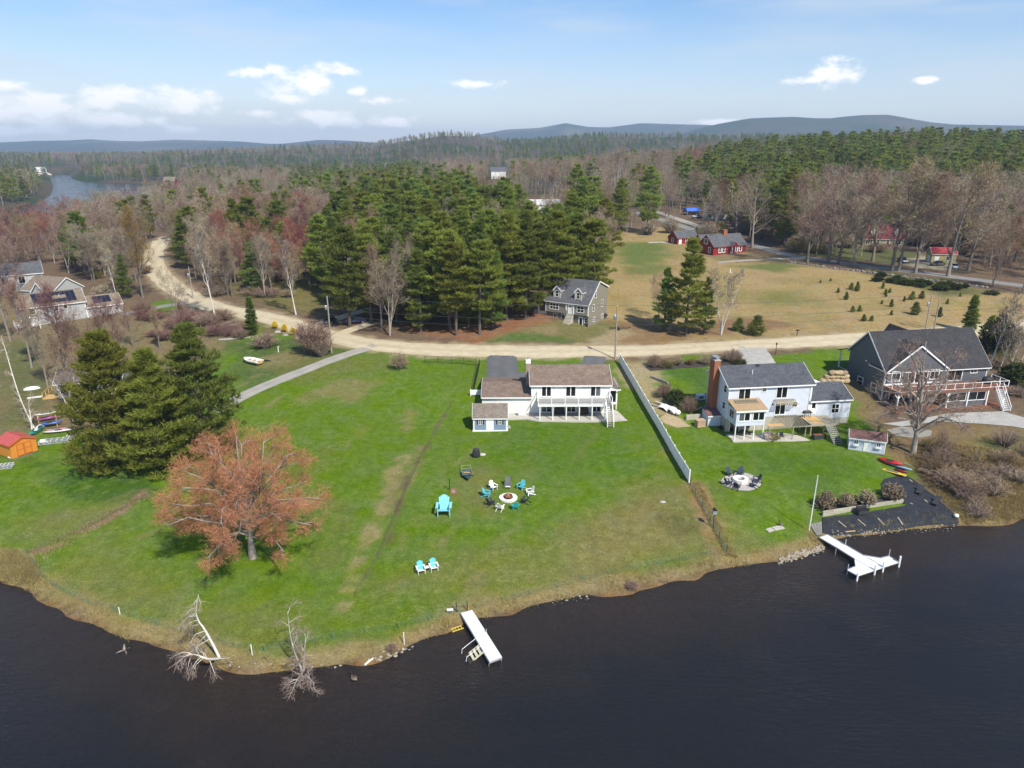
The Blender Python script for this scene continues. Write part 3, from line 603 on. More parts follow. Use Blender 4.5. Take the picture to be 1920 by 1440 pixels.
def mesh_tris(name, V, Fq):
    """mesh from arrays: V (n,3); Fq list of (m,k) index arrays"""
    me = bpy.data.meshes.new(name); me.vertices.add(len(V)); me.vertices.foreach_set('co', np.asarray(V, np.float32).ravel())
    tot = sum(f.size for f in Fq); me.loops.add(tot); me.loops.foreach_set('vertex_index', np.concatenate([f.ravel() for f in Fq]).astype(np.int32))
    ls = []; lt = []; o = 0
    for f in Fq:
        ls.append(o+np.arange(len(f))*f.shape[1]); lt.append(np.full(len(f), f.shape[1])); o += f.size
    ls = np.concatenate(ls); me.polygons.add(len(ls)); me.polygons.foreach_set('loop_start', ls.astype(np.int32)); me.polygons.foreach_set('loop_total', np.concatenate(lt).astype(np.int32))
    me.update(calc_edges=True); return me
def nrm(v): return v/np.maximum(np.linalg.norm(v, axis=-1, keepdims=True), 1e-9)
def tubes(Cv, R, n=4):
    """curves (M,K,3), radii (M,K) -> vertices, quads"""
    M, K, _ = Cv.shape; d = nrm(np.gradient(Cv, axis=1)); a = np.where(np.abs(d[..., 2:3]) > .85, np.array([1., 0, 0]), np.array([0, 0, 1.]))
    r = nrm(np.cross(d, a)); q = np.cross(d, r); t = np.arange(n)*2*np.pi/n
    V = Cv[:, :, None]+(r[:, :, None]*np.cos(t)[:, None]+q[:, :, None]*np.sin(t)[:, None])*R[:, :, None, None]
    i = np.arange(M*K*n).reshape(M, K, n); j = np.roll(i, -1, axis=2)
    return V.reshape(-1, 3), np.stack([i[:, :-1], j[:, :-1], j[:, 1:], i[:, 1:]], -1).reshape(-1, 4)
def blades(B, D, W, side=None, rg=None):
    """thin triangles: base points, direction*length, width"""
    s = nrm(np.cross(D, rg.normal(size=D.shape) if side is None else side))*np.asarray(W)[..., None]*.5
    V = np.stack([B-s, B+s, B+D], 1).reshape(-1, 3); return V, np.arange(len(V)).reshape(-1, 3)
def grow(Cv, n, t0, length, spread, up, rg, K=4, bend=.25):
    """n children on each curve: their directions lean away from the parent and towards up"""
    M, K0, _ = Cv.shape; t = t0+(1-t0)*(np.arange(n)+rg.random((M, n)))/n
    f = t*(K0-1); i = np.minimum(f.astype(int), K0-2); w = (f-i)[..., None]; m = np.arange(M)[:, None]
    B = Cv[m, i]*(1-w)+Cv[m, i+1]*w; d = nrm(Cv[m, i+1]-Cv[m, i]); rv = nrm(rg.normal(size=d.shape)); rv = nrm(rv-(rv*d).sum(-1, keepdims=True)*d)
    sp = spread*(.7+.6*rg.random((M, n, 1))); D = nrm(d*np.cos(sp)+rv*np.sin(sp)+np.array([0, 0, up])); B = B.reshape(-1, 3); D = D.reshape(-1, 3)
    Ln = (np.asarray(length)*(1-.45*t)*(.7+.6*rg.random((M, n)))).reshape(-1, 1)
    out = [B]; p = B; dd = D
    for k in range(K-1):
        p = p+dd*Ln/(K-1); out.append(p); dd = nrm(dd+rg.normal(size=dd.shape)*bend+np.array([0, 0, up*.4]))
    return np.stack(out, 1), t.reshape(-1)
def join(parts):
    V = []; F = []; o = 0
    for v, f in parts: V.append(v); F.append(f+o); o += len(v)
    return np.concatenate(V), F
def bare_mesh(seed, h=16., clear=.22, limbs=9, spread=.75, up=.25, n2=6, n3=7, n4=8, lean=(0, 0), twig=.05, tl=.8, stems=1, limb_len=.5, droop=0.0, dome=None, rad=.021):
    """leafless tree: trunk and limbs in one mesh, the haze of twigs in another"""
    rg = np.random.default_rng(seed); K = 7; tr = []
    for s in range(stems):
        a = rg.random()*6.28; l = (.16 if stems > 1 else .0); z = np.linspace(0, 1, K)
        wob = np.cumsum(rg.normal(size=(K, 2))*.012*h, 0)*z[:, None]
        tr.append(np.stack([wob[:, 0]+(lean[0]+l*math.cos(a))*h*z**1.2, wob[:, 1]+(lean[1]+l*math.sin(a))*h*z**1.2, z*h*(.92-.1*(s > 0))], -1))
    T = np.stack(tr); r0 = h*rad/math.sqrt(stems)
    TR = np.broadcast_to(r0*(1-np.linspace(0, 1, K)**1.3*.93), (len(T), K)).copy(); TR[:, 0] *= 1.35
    L1, t1 = grow(T, max(3, limbs//stems), clear, h*limb_len, spread, up, rg, 5, .14); R1 = (r0*.55*(1-.6*t1))[:, None]*np.linspace(1, .3, 5)[None]
    if dome:                                # limbs reach out to an ellipsoid, so the crown is a full dome
        rx, rz_, zc = dome; n = limbs; i = np.arange(n)+.5; sn = 1-i/n*1.5; a = i*2.39996+rg.normal(size=n)*.2; cs = np.sqrt(1-np.clip(sn, -.99, .99)**2)
        E = np.stack([np.cos(a)*cs*rx, np.sin(a)*cs*rx, zc+sn*rz_], -1)*.86; zb = np.clip(zc*.3+(sn+.5)*.3*rz_, h*.1, h*.62)
        S = np.stack([np.interp(zb, T[0, :, 2], T[0, :, 0]), np.interp(zb, T[0, :, 2], T[0, :, 1]), zb], -1); t = np.linspace(0, 1, 5)[None, :, None]
        L1 = S[:, None]*(1-t)+E[:, None]*t; L1[..., 2] += (np.sin(np.pi*t[..., 0])*.09*h)*np.ones((n, 1)); L1[:, 1:4] += rg.normal(size=(n, 3, 3))*.025*h; t1 = zb/h; R1 = (r0*.5*(1-.5*t1))[:, None]*np.linspace(1, .28, 5)[None]
    L2, t2 = grow(L1, n2, .22, h*limb_len*.5, .7, up*.6-droop*.3, rg, 4, .2); R2 = (np.repeat(R1[:, 2], n2)*.5)[:, None]*np.linspace(1, .35, 4)[None]
    L3, t3 = grow(L2, n3, .2, h*limb_len*.24, .75, up*.4-droop, rg, 3, .25)
    t = [tubes(T, TR, 7), tubes(L1, R1, 5), tubes(L2, np.maximum(R2, .012), 3)]
    V, F = join(t); trunk = mesh_tris('trunk', V, F)
    L4, t4 = grow(L3, n4, .15, tl, .75, up*.4-droop, rg, 2, 0)
    c = [tubes(L3, np.broadcast_to(np.array([.02, .014, .006])[None], (len(L3), 3))*(twig/.035), 3), blades(L4[:, 0], L4[:, 1]-L4[:, 0], np.full(len(L4), twig), rg=rg)]
    # buds / finest spray at the tips
    nb = max(1, int(len(L4)*.9)); k = rg.integers(0, len(L4), nb); D = nrm(L4[k, 1]-L4[k, 0]+rg.normal(size=(nb, 3))*.6-np.array([0, 0, droop]))*(tl*(.35+.4*rg.random((nb, 1))))
    c.append(blades(L4[k, 1]-D*.2, D, np.full(nb, twig*1.15), rg=rg))
    V, F = join(c); return trunk, mesh_tris('crown', V, F)
def pine_mesh(seed, h=20., base=.14, width=.23, whorls=17, per=6, tuft=15, top=.75, size=.66, wid=.17, lay=.22, power=.8, lateral=2, wild=1.0):
    """white pine: whorled branches carrying flat sprays of needle tufts"""
    rg = np.random.default_rng(seed); K = 8; z = np.linspace(0, 1, K); wob = np.cumsum(rg.normal(size=(K, 2))*.006*h, 0)
    T = np.stack([wob[:, 0], wob[:, 1], z*h*.985], -1)[None]; TR = (h*.016*(1-z*.95))[None]
    B = []; D = []; Ls = []
    for i in range(whorls):
        t = base+(1-base)*((i+rg.random()*.7)/whorls); zz = t*h; s = (t-base)/(1-base)
        prof = (1-s)**power*min(1, .45+s*2.2)+.04; prof *= 1 if s < top else 1.0
        n = per+int(rg.integers(-1, 2)); a0 = rg.random()*6.28
        for k in range(n):
            a = a0+6.283*k/n+rg.normal()*.35; L = width*h*prof*(.45+.85*rg.random()); e = lay*(-.2+1.9*s)+rg.normal()*.16*wild; zj = zz+rg.normal()*h*.018*wild; zj = min(zj, h*.97)
            B.append([np.interp(zz, T[0, :, 2], T[0, :, 0]), np.interp(zz, T[0, :, 2], T[0, :, 1]), zj]); D.append([math.cos(a)*math.cos(e), math.sin(a)*math.cos(e), math.sin(e)]); Ls.append(max(L, .5*h/20))
    B = np.array(B); D = np.array(D); Ls = np.array(Ls)[:, None]
    up = np.array([0, 0, 1.]); c1 = B+D*Ls*.5-up*.03*Ls; c2 = B+D*Ls+up*.07*Ls
    Cv = np.stack([B, c1, c2], 1); R = np.stack([.012+.008*Ls[:, 0], .008+.005*Ls[:, 0], np.full(len(B), .006)], -1)
    side = nrm(np.cross(D, up)); spr = [Cv]
    for s in (-1, 1):                       # lateral sprays make the plates
        for f, l in ((.42, .42), (.66, .34), (.85, .22))[:1+lateral]:
            b = B+(c2-B)*f; d = nrm(D+side*s*(1.0+.4*rg.random((len(B), 1)))+up*.1*rg.normal(size=(len(B), 1))); e = b+d*Ls*l; spr.append(np.stack([b, (b+e)/2+up*.02, e+up*.05*Ls], 1))
    S = np.concatenate(spr); n = len(S); NT = tuft
    t = np.sqrt(.08+.92*rg.random((n, NT))); w = t[..., None]; P0 = S[:, None, 0]*(1-w)+S[:, None, 2]*w+rg.normal(size=(n, NT, 3))*np.array([.16, .16, .13])*(h/20)**.5
    d0 = nrm(S[:, 2]-S[:, 0])[:, None]+rg.normal(size=(n, NT, 3))*.75; d0[..., 2] = np.abs(d0[..., 2])*.9+.45; d0 = nrm(d0).reshape(-1, 3); P0 = P0.reshape(-1, 3)
    ln = size*(.6+.7*rg.random((len(P0), 1))); sd = rg.normal(size=P0.shape)*.8; sd[:, 2] += .5; sd[:, :2] += nrm(P0[:, :2])*.4
    v1 = blades(P0, d0*ln, wid*(.7+.6*rg.random(len(P0))), side=sd)
    k = rg.random(len(P0)) < .45; d1 = nrm(d0[k]+rg.normal(size=(k.sum(), 3))*.7+up*.25); v2 = blades(P0[k], d1*ln[k]*.8, np.full(k.sum(), wid), rg=rg)
    V, F = join([tubes(T, TR, 7), tubes(Cv, R, 3)]); trunk = mesh_tris('trunk', V, F)
    V, F = join([v1, v2]); return trunk, mesh_tris('crown', V, F)
def tree_obj(name, meshes, bark, leaf, loc, h_scale, rz, label, cat='tree', group=None, wide=1.0):
    o = thing(name, label, cat, loc, rz, group); o.scale = (h_scale*wide, h_scale*wide, h_scale)
    for nm, me, mm in zip(('trunk', 'crown'), meshes, (bark, leaf)):
        c = bpy.data.objects.new(nm, me); C.objects.link(c); c.parent = o
        if not me.materials: me.materials.append(None)
        c.material_slots[0].link = 'OBJECT'; c.material_slots[0].material = MATS[mm]
    return o
PINES = [pine_mesh(1), pine_mesh(2, base=.2, width=.26, power=.6), pine_mesh(3, base=.28, width=.24, power=.55, per=5), pine_mesh(4, base=.1, width=.21, power=.95), pine_mesh(5, base=.35, width=.25, power=.5, per=5)]
BIGPINES = [pine_mesh(31, base=.03, width=.38, whorls=26, per=7, tuft=20, size=.72, wid=.15, power=.8, lateral=2, wild=1.3), pine_mesh(32, base=.03, width=.34, whorls=26, per=7, tuft=20, size=.72, wid=.15, power=.9, wild=1.3)]
SPRUCE = [pine_mesh(41, h=8, base=.03, width=.17, whorls=16, per=7, tuft=10, size=.4, wid=.1, lay=-.1, power=1.0)]
YOUNG = [pine_mesh(51, h=2.4, base=.02, width=.36, whorls=11, per=7, tuft=9, size=.26, wid=.05, power=.95, lateral=1), pine_mesh(52, h=2.4, base=.02, width=.44, whorls=10, per=7, tuft=9, size=.26, wid=.05, power=.8, lateral=1)]
BARE = [bare_mesh(11, clear=.14, limbs=11, twig=.042, rad=.017), bare_mesh(12, clear=.2, spread=.6, up=.4, limbs=11, twig=.042, rad=.016), bare_mesh(13, clear=.22, spread=.9, limbs=10, twig=.042, rad=.018), bare_mesh(14, stems=3, clear=.15, limbs=12, spread=.55, up=.35, twig=.042, rad=.019), bare_mesh(15, clear=.25, spread=.5, up=.45, limbs=12, limb_len=.36, twig=.042, rad=.015), bare_mesh(16, stems=2, clear=.12, limbs=12, spread=.8, up=.15, twig=.042, rad=.018)]
BIRCH = [bare_mesh(21, h=14, clear=.35, limbs=10, spread=.6, up=.25, limb_len=.28, n2=5, n3=5, n4=5, lean=(.12, 0), rad=.011), bare_mesh(22, h=14, stems=3, clear=.3, limbs=12, spread=.6, up=.3, limb_len=.27, n2=5, n3=5, n4=5, rad=.013)]
def px_height(base, v_top):
    """height at which a plumb line over `base` reaches photo row v_top"""
    lo, hi = .2, 60.
    for _ in range(40):
        m = (lo+hi)/2
        if proj_np(base.x, base.y, base.z+m)[1] > v_top: lo = m
        else: hi = m
    return lo
TREES_XY = []
def plant(name, protos, hp, u, v, v_top, bark, leaf, label, k=None, group=None, wide=1.0, rz=None, cat='tree', depth=0.0):
    b = G(u, v)
    if depth: b = Vector((b.x, b.y+depth, H1(b.x, b.y+depth)))
    h = px_height(b, v_top); b.z -= .1; TREES_XY.append((b.x, b.y))
    k = RND.randrange(len(protos)) if k is None else k
    return tree_obj(name, protos[k], bark, leaf, b, h/hp, RND.uniform(0, 6.28) if rz is None else rz, label, cat, group, wide)
# ---- single trees of the waterfront lots
MAPLE = bare_mesh(71, h=17, limbs=34, up=.12, n2=9, n3=9, n4=11, limb_len=.3, twig=.026, tl=.85, dome=(9.6, 8.6, 8.6))
plant('red_maple', [MAPLE], 17*1.0, 474, 1046, 788, 'bark_pale', 'twig_orange', 'large spreading red-budded maple on the lawn by the water', wide=1.0, rz=.4)
plant('white_pine', BIGPINES, 20, 232, 872, 622, 'bark_pine', 'needles', 'broad yellow-green pine, leftmost of the clump by the orange shed', 0, wide=1.05)
plant('white_pine', BIGPINES, 20, 305, 880, 655, 'bark_pine', 'needles', 'lowest and nearest pine of the clump behind the red maple', 1, wide=1.1, rz=1.)
plant('white_pine', BIGPINES, 20, 385, 850, 610, 'bark_pine', 'needles_dark', 'tallest darker pine of the clump beside the gravel drive', 0, wide=1.0, rz=2.6)
def leaning(name, pts, rad, seeds, label, bark='bark_birch', leaf='twig_white', n=9, ln=2.2, dr=.35, tl=.55, twl=4):
    """birch with one or more crooked stems given point by point"""
    b = Vector(pts[0][0]); o = thing(name, label, 'tree', b, 0); TREES_XY.append((b.x, b.y)); rg = np.random.default_rng(seeds); parts = []; cr = []
    for i, st in enumerate(pts):
        c = np.array([[p-q for p, q in zip(s, b)] for s in st], float)
        tt = np.linspace(0, len(c)-1, 12); c = np.stack([np.interp(tt, range(len(c)), c[:, a]) for a in range(3)], -1)[None]
        parts.append(tubes(c, (rad*(1-np.linspace(0, 1, 12)*.85))[None], 6))
        L1, t1 = grow(c, n, .2, ln, .9, .1-dr, rg, 5, .22); parts.append(tubes(L1, np.broadcast_to(rad*.26*np.linspace(1, .25, 5), (len(L1), 5)), 4))
        L2, _ = grow(L1, 9, .2, ln*.5, .8, -dr, rg, 3, .2); cr.append(tubes(L2, np.broadcast_to(np.array([.014, .010, .005]), (len(L2), 3)), 3))
        L3, _ = grow(L2, twl+2, .15, tl, .7, -dr*.6, rg, 2, 0); cr.append(blades(L3[:, 0], L3[:, 1]-L3[:, 0], np.full(len(L3), .02), rg=rg))
    V, F = join(parts); link('trunk', mesh_tris('trunk', V, F), bark, o); V, F = join(cr); link('crown', mesh_tris('crown', V, F), leaf, o)
    return o
def stem(base, ups):
    """stem points: photo base, then (u, v, height above base, forward shift)"""
    b = G(*base); out = [tuple(b-Vector((0, 0, .2)))]
    for u, v, dz in ups: out.append(tuple(P(u, v, b.z+dz)))
    return out
leaning('leaning_birch', [stem((412,1232), [(400,1210,1.3),(392,1195,2.1),(382,1177,3.2),(372,1165,4.0),(367,1150,4.8),(369,1130,5.8),(372,1115,6.6)]), stem((410,1232), [(392,1236,1.2),(384,1234,1.7),(370,1228,1.9),(352,1226,2.1)])], .15, 5, 'crooked white birch leaning over the water at the point', n=11, ln=2.4, dr=.5)
leaning('shore_birch', [stem((568,1258), [(560,1243,1.1),(552,1222,2.4),(546,1200,3.7),(542,1175,5.2),(539,1146,7.0)]), stem((569,1258), [(570,1243,1.0),(571,1222,2.3),(573,1190,4.3)]), stem((568,1259), [(560,1270,.9),(552,1284,1.0)]), stem((570,1259), [(580,1272,.8),(590,1282,.8)])], .10, 6, 'twin-stemmed bare birch growing at the water edge', n=9, ln=1.7, dr=.1)
leaning('leaning_birch', [stem((66,806), [(58,790,1.0),(45,765,3.2),(30,725,6.2),(20,690,9),(10,655,11.5),(2,630,13)]), stem((60,806), [(57,780,2.2),(53,750,4.5)])], .15, 7, 'thin white birch leaning left above the orange shed', n=12, ln=1.7, dr=-.1)
leaning('slim_birch', [stem((140,796), [(132,775,1.8),(122,752,3.8),(112,735,5.4),(100,715,7.2)]), stem((146,796), [(145,765,2.5),(140,735,5.0),(138,700,8)])], .12, 8, 'pair of slim pale birch stems left of the pine clump', n=10, ln=1.8, dr=-.1)
RTREE = bare_mesh(81, h=15, limbs=24, up=.28, n2=6, n3=6, n4=6, limb_len=.3, twig=.03, tl=.7, dome=(7.0, 7.4, 8.2))
plant('budding_maple', [RTREE], 15, 1712, 850, 632, 'bark_pale', 'twig_mauve', 'bare maple with faint red buds in front of the dark grey house', wide=.95, rz=2.0)
for u, v, vt, l in [(1850,700,555,'tallest white birch beside the dark grey house'),(1868,708,600,'leaning white birch second from the dark grey house'),(1885,712,620,'slim white birch at the right edge beyond the deck'),(1910,690,590,'white birch farthest right near the frame edge')]:
    plant('birch_tree', BIRCH, 14, u, v, vt, 'bark_birch', 'twig_grey', l, 0, wide=.9, rz=RND.uniform(-.4, .4))
plant('conical_cedar', [SPRUCE[0]], 8, 472, 628, 556, 'bark', 'cedar', 'narrow conical evergreen by the bend of the dirt road', wide=1.15)
plant('white_pine', PINES, 20, 1285, 628, 447, 'bark_pine', 'needles', 'lone pine standing beside the road right of the taupe house', 0, wide=1.15)
plant('white_pine', PINES, 20, 1245, 622, 500, 'bark_pine', 'needles_dark', 'lower pine left of the lone roadside pine', 3, wide=1.1)
plant('white_pine', PINES, 20, 1320, 626, 520, 'bark_pine', 'needles_dark', 'lower pine right of the lone roadside pine', 3, wide=1.1)
plant('birch_tree', BIRCH, 14, 1352, 628, 500, 'bark_birch', 'twig_grey', 'multi-stemmed white birch beside the roadside pines', 1, wide=1.1)
for u, v, vt, l in [(1418,628,592,'bushy young pine by the road right of the birch'),(1385,620,596,'low dark pine at the birch foot')]:
    plant('young_pine', YOUNG, 2.4, u, v, vt, 'bark_pine', 'needles_dark', l, 1, wide=1.25)
for i, (u, v, vt) in enumerate([(1586,562,547),(1596,543,530),(1606,546,533),(1571,549,539),(1607,543,528),(1610,529,527),(1655,541,529),(1668,549,540),(1661,556,547),(1671,575,561),(1598,585,573),(1611,584,572),(1619,602,589),(1634,602,591),(1671,591,581),(1653,570,562),(1660,552,541),(1710,562,546),(1728,560,545),(1715,590,566),(1761,594,576),(1695,565,555),(1538,530,524),(1557,527,521),(1775,545,535),(1800,556,548),(1776,570,560)]):
    plant('young_pine', YOUNG, 2.4, u, v, vt, 'bark_pine', 'needles_dark', 'small young pine dotted about the dry meadow', None, 'young pines in the dry meadow', wide=1.05)
# yard trees by the left-hand houses
for u, v, vt, kd, l in [(130,740,560,'twig_pink','pink-budded bare tree in front of the solar-panel house'),(215,745,590,'twig_pink','pink-budded bare tree behind the left pine'),(90,725,600,'twig_grey','grey bare tree below the solar-panel house'),(60,690,540,'twig_pink','reddish bare tree at the left of the solar-panel house'),(175,730,600,'twig_brown','brown bare tree over the screened porch'),(20,640,480,'twig_pink','reddish bare tree at the left edge of the frame'),(150,780,640,'twig_brown','tall bare tree beside the screened porch'),(10,560,430,'twig_mauve','bare tree behind the houses at the left edge'),(300,655,585,'twig_brown','small brown bare tree above the big pines'),(345,640,575,'twig_pink','small pink-budded tree above the big pines'),(250,650,570,'twig_pink','pink-budded tree behind the left peak of the big pines'),(330,600,520,'twig_grey','grey bare tree below the drive of the solar-panel house')]:
    plant('bare_tree', BARE, 16*1.03, u, v, vt, 'bark', kd, l, wide=.85)
plant('white_pine', PINES, 20, 236, 560, 476, 'bark_pine', 'needles_dark', 'dark pine behind the solar-panel garage', 3, wide=1.0)
plant('bare_tree', BARE, 16, 268, 558, 415, 'bark', 'twig_gold', 'golden bare tree at the inside of the road bend', 0, wide=.8)
for u, v, vt, l in [(405,600,428,'white leaning birch in the brown woods by the dirt road'),(555,590,455,'pale birch at the left edge of the pine grove'),(220,560,470,'pale leaning birch behind the dark pine')]:
    plant('birch_tree', BIRCH, 14, u, v, vt, 'bark_birch', 'twig_grey', l, 0, wide=.9, rz=3.0)
# pines of the grove edge along the road
for i, (u, v, vt, k, l) in enumerate([(655,612,425,1,'broad pine at the left front of the grove by the road'),(700,606,440,2,'second pine from the left in the grove front'),(790,622,470,0,'wide-skirted pine in the middle of the grove front'),(845,618,433,1,'tallest full pine in the grove front'),(880,612,500,3,'low skirted pine beside the tallest full pine of the grove'),(950,600,400,0,'pine right of centre in the grove front'),(985,596,395,3,'pointed pine behind the taupe house roof'),(1040,585,398,1,'pine directly behind the taupe house'),(1075,580,402,2,'open-trunked pine right behind the taupe house'),(1110,585,410,2,'rightmost pine of the grove beside the meadow'),(1010,588,420,4,'bare-trunked pine left of the taupe house')]):
    plant('white_pine', PINES, 20, u, v, vt, 'bark_pine', 'needles' if i % 2 else 'needles_dark', l, k, wide=1.15)
plant('bare_tree', BARE, 16, 716, 615, 485, 'bark_pale', 'twig_brown', 'pale bare tree in front of the grove pines', 0, wide=.75)
plant('bare_tree', BARE, 16, 1235, 600, 530, 'bark', 'twig_brown', 'small bare tree between the taupe house and roadside pine', 2)
# roadside trunks along the paved road
for u, v, vt, l in [(1513,496,352,'first big bare tree along the paved road from the left'),(1553,492,340,'second big bare tree along the paved road'),(1572,495,350,'third big bare tree along the paved road'),(1600,500,365,'leaning bare tree along the paved road'),(1636,490,345,'bare tree in front of the burgundy-roofed house, left one'),(1672,507,330,'bare tree beside the dark car drive'),(1684,508,350,'forked bare tree beside the dark car drive'),(1716,512,355,'bare tree right of the drive across the paved road'),(1777,518,340,'large bare tree in front of the small shed'),(1815,508,350,'thick dark-trunked tree right of the white car'),(1410,465,350,'broad bare tree behind the red house')]:
    plant('roadside_tree', BARE, 16, u, v, vt, 'bark', RND.choice(['twig_grey','twig_brown','twig_mauve']), l, RND.choice([0, 2, 2]), wide=1.05)
for u, v, vt, l in [(1160,437,335,'full pine at the top of the meadow'),(1080,420,308,'tall pine standing above the bare woods behind the grove'),(1215,437,312,'tall flat-topped pine behind the small red barn'),(1305,448,425,'low dark evergreen behind the red barn'),(1470,462,315,'dark narrow pine beside the paved road')]:
    plant('white_pine', PINES, 20, u, v, vt, 'bark_pine', 'needles', l, RND.choice([0, 1]), wide=1.0)
plant('dead_pine', BARE, 16, 1155, 420, 298, 'bark_birch', 'twig_white', 'bleached bare tree top in the woods behind the meadow', 1, wide=.6)

# ---- the woods
GROVE = [(600,440),(640,395),(540,350),(545,315),(600,300),(760,295),(810,320),(830,345),(960,385),(1010,400),(1110,405),(1145,470),(1130,590),(620,610)]
HILL = [(1290,335),(1330,290),(1420,250),(1520,232),(1960,222),(1960,345),(1780,345),(1640,332),(1560,325),(1500,370),(1480,440),(1450,440),(1400,360)]
ZONES = [([(600,440),(640,395),(540,350),(545,315),(640,300),(700,400),(690,480),(640,600),(610,600)], .6), (GROVE, .78), (HILL, .88), ([(940,252),(1140,250),(1140,300),(1060,312),(940,300)], .75), ([(140,288),(470,280),(470,300),(430,345),(380,335),(140,338)], .35), ([(-100,285),(95,285),(95,400),(-100,400)], .5), ([(440,285),(560,285),(560,330),(440,320)], .4), ([(500,235),(960,235),(960,292),(500,290)], .22), ([(960,235),(1290,235),(1290,275),(960,275)], .3), ([(1290,245),(1420,240),(1420,270),(1290,275)], .7)]
CLEAR = [(Gxy([(1118,432),(1240,422),(1330,445),(1420,470),(1540,495),(1700,516),(1960,560),(1960,625),(1600,635),(1155,655),(1148,560),(1140,500)]), 2),
         (Gxy([(900,655),(925,622),(985,596),(1005,560),(1060,556),(1160,590),(1170,655)]), 1), (Gxy([(1600,492),(1690,470),(1820,490),(1830,515),(1700,505)]), 2), (Gxy([(1230,455),(1250,425),(1330,440),(1430,455),(1420,480),(1310,478)]), 4),
         (Gxy([(-300,1100),(-300,560),(0,560),(60,500),(200,540),(345,548),(380,575),(460,598),(600,640),(700,662),(1150,672),(1640,645),(1960,640),(1960,1000)])+[(200,-50),(-260,-50)], 1), (Gxy([(500,560),(600,560),(640,600),(560,600)]), 1), (Gxy([(960,395),(1070,385),(1075,365),(960,372)]), 3)]
WATER_PX = [(92,328),(140,328),(150,345),(262,351),(245,362),(150,372),(100,388),(40,402),(0,412),(0,396),(60,386),(95,352)]
KEEP = [((u, v), d) for u, v, d in [(290,470,1),(287,490,1),(294,505,1),(310,525,1),(345,548,1),(330,540,1),(295,462,1),(1265,445,1),(1340,450,1),(1370,460,1),(1395,462,1),(1280,438,1),(100,345,1),(130,350,1),(100,368,1),(60,392,1),(200,349,1),(318,338,1),(70,318,1),(1640,440,1),(1665,438,1),(1650,452,1),(1000,378,1),(1040,380,1),(1020,376,1),(935,322,1),(620,600,1),(660,598,1),(1300,395,1),(1690,488,1),(1300,400,1),(1235,412,1),(1760,478,1)]]
def inpoly(u, v, poly):
    c = False; n = len(poly)
    for i in range(n):
        (x1, y1), (x2, y2) = poly[i], poly[(i+1) % n]
        if (y1 > v) != (y2 > v) and u < (x2-x1)*(v-y1)/(y2-y1)+x1: c = not c
    return c
KEEP += [((u_, v_), 1) for u_ in range(0, 270, 12) for v_ in range(328, 414, 8) if inpoly(u_, v_, WATER_PX)]
def scatter(y0, y1, step, seed):
    rg = np.random.default_rng(seed); xs, ys = [], []
    yy = np.arange(y0, y1, step)
    for y in yy:
        w = .78*y+50; x = np.arange(-w, w, step); xs.append(x+rg.uniform(-.45, .45, len(x))*step); ys.append(np.full(len(x), y)+rg.uniform(-.45, .45, len(x))*step)
    x = np.concatenate(xs); y = np.concatenate(ys); z = height(x, y); ok = z > .5
    k = (y < 1600)
    d = np.full(x.shape, 99.); d[k] = poly_sd(x[k], y[k], LAKE); ok &= d > 3
    if y0 < 450:
        for poly, mg in CLEAR: ok &= poly_sd(x, y, poly) > mg
        ok &= line_d(x, y, ROAD) > 6.5; ok &= line_d(x, y, REAR) > 6
        for tx, ty in TREES_XY: ok &= (x-tx)**2+(y-ty)**2 > 7
    return x[ok], y[ok], z[ok], rg
def kinds(x, y, z, rg, hgt):
    """evergreen or bare, and which bare colour, for every spot"""
    u, v = proj_np(x, y, z+hgt*.6); pine = np.zeros(len(x), bool); col = []
    for i in range(len(x)):
        p = .07
        for poly, q in ZONES:
            if inpoly(u[i], v[i], poly): p = q; break
        pine[i] = rg.random() < p
        r = rg.random(); redz = (420 < u[i] < 610 and 395 < v[i] < 480) or (1270 < u[i] < 1345 and 285 < v[i] < 330) or (u[i] < 130 and 380 < v[i] < 560)
        if redz and r < .4: col.append('twig_red' if u[i] > 200 else 'twig_pink')
        else: col.append('twig_grey' if r < .42 else 'twig_brown' if r < .75 else 'twig_mauve' if r < .88 else 'twig_red' if r < .92 else 'twig_green' if r < .955 else 'twig_gold' if r < .97 else 'twig_pink')
    return u, v, pine, col
pts = [scatter(145, 330, 6.2, 1), scatter(330, 470, 8.0, 2)]
x = np.concatenate([p[0] for p in pts]); y = np.concatenate([p[1] for p in pts]); z = np.concatenate([p[2] for p in pts]); rg = pts[0][3]
u, v, pine, col = kinds(x, y, z, rg, 17); hh = rg.uniform(9.5, 16, len(x))*rg.uniform(.9, 1.12, len(x)); hh[pine] = rg.uniform(13, 23, pine.sum())
ub, vb = proj_np(x, y, z); ut, vt = proj_np(x, y, z+hh)
keep = (rg.random(len(x)) > .12) | pine
for (ku, kv), _ in KEEP:
    hw = np.abs(vb-vt)*(.24 if ku > 270 or kv > 420 else .55); keep &= ~((np.abs(ub-ku) < hw) & (vt < kv) & (vb > kv+1))
idx = np.where(keep)[0]; order = idx[np.argsort(y[idx]+np.abs(x[idx])*.25)]
REST = []; cnt = {True: 0, False: 0}
PL = lambda u, v: ('green pine standing in the grove behind the dirt road' if inpoly(u, v, GROVE) else 'green pine on the wooded hill behind the paved road' if inpoly(u, v, HILL) else 'scattered green pine standing among the bare woods')
LEAFWORD = {'twig_grey': 'grey leafless', 'twig_brown': 'brown leafless', 'twig_mauve': 'mauve-brown leafless', 'twig_red': 'red-budded leafless', 'twig_green': 'yellow-green budding', 'twig_gold': 'golden budding', 'twig_pink': 'pink-budded leafless'}
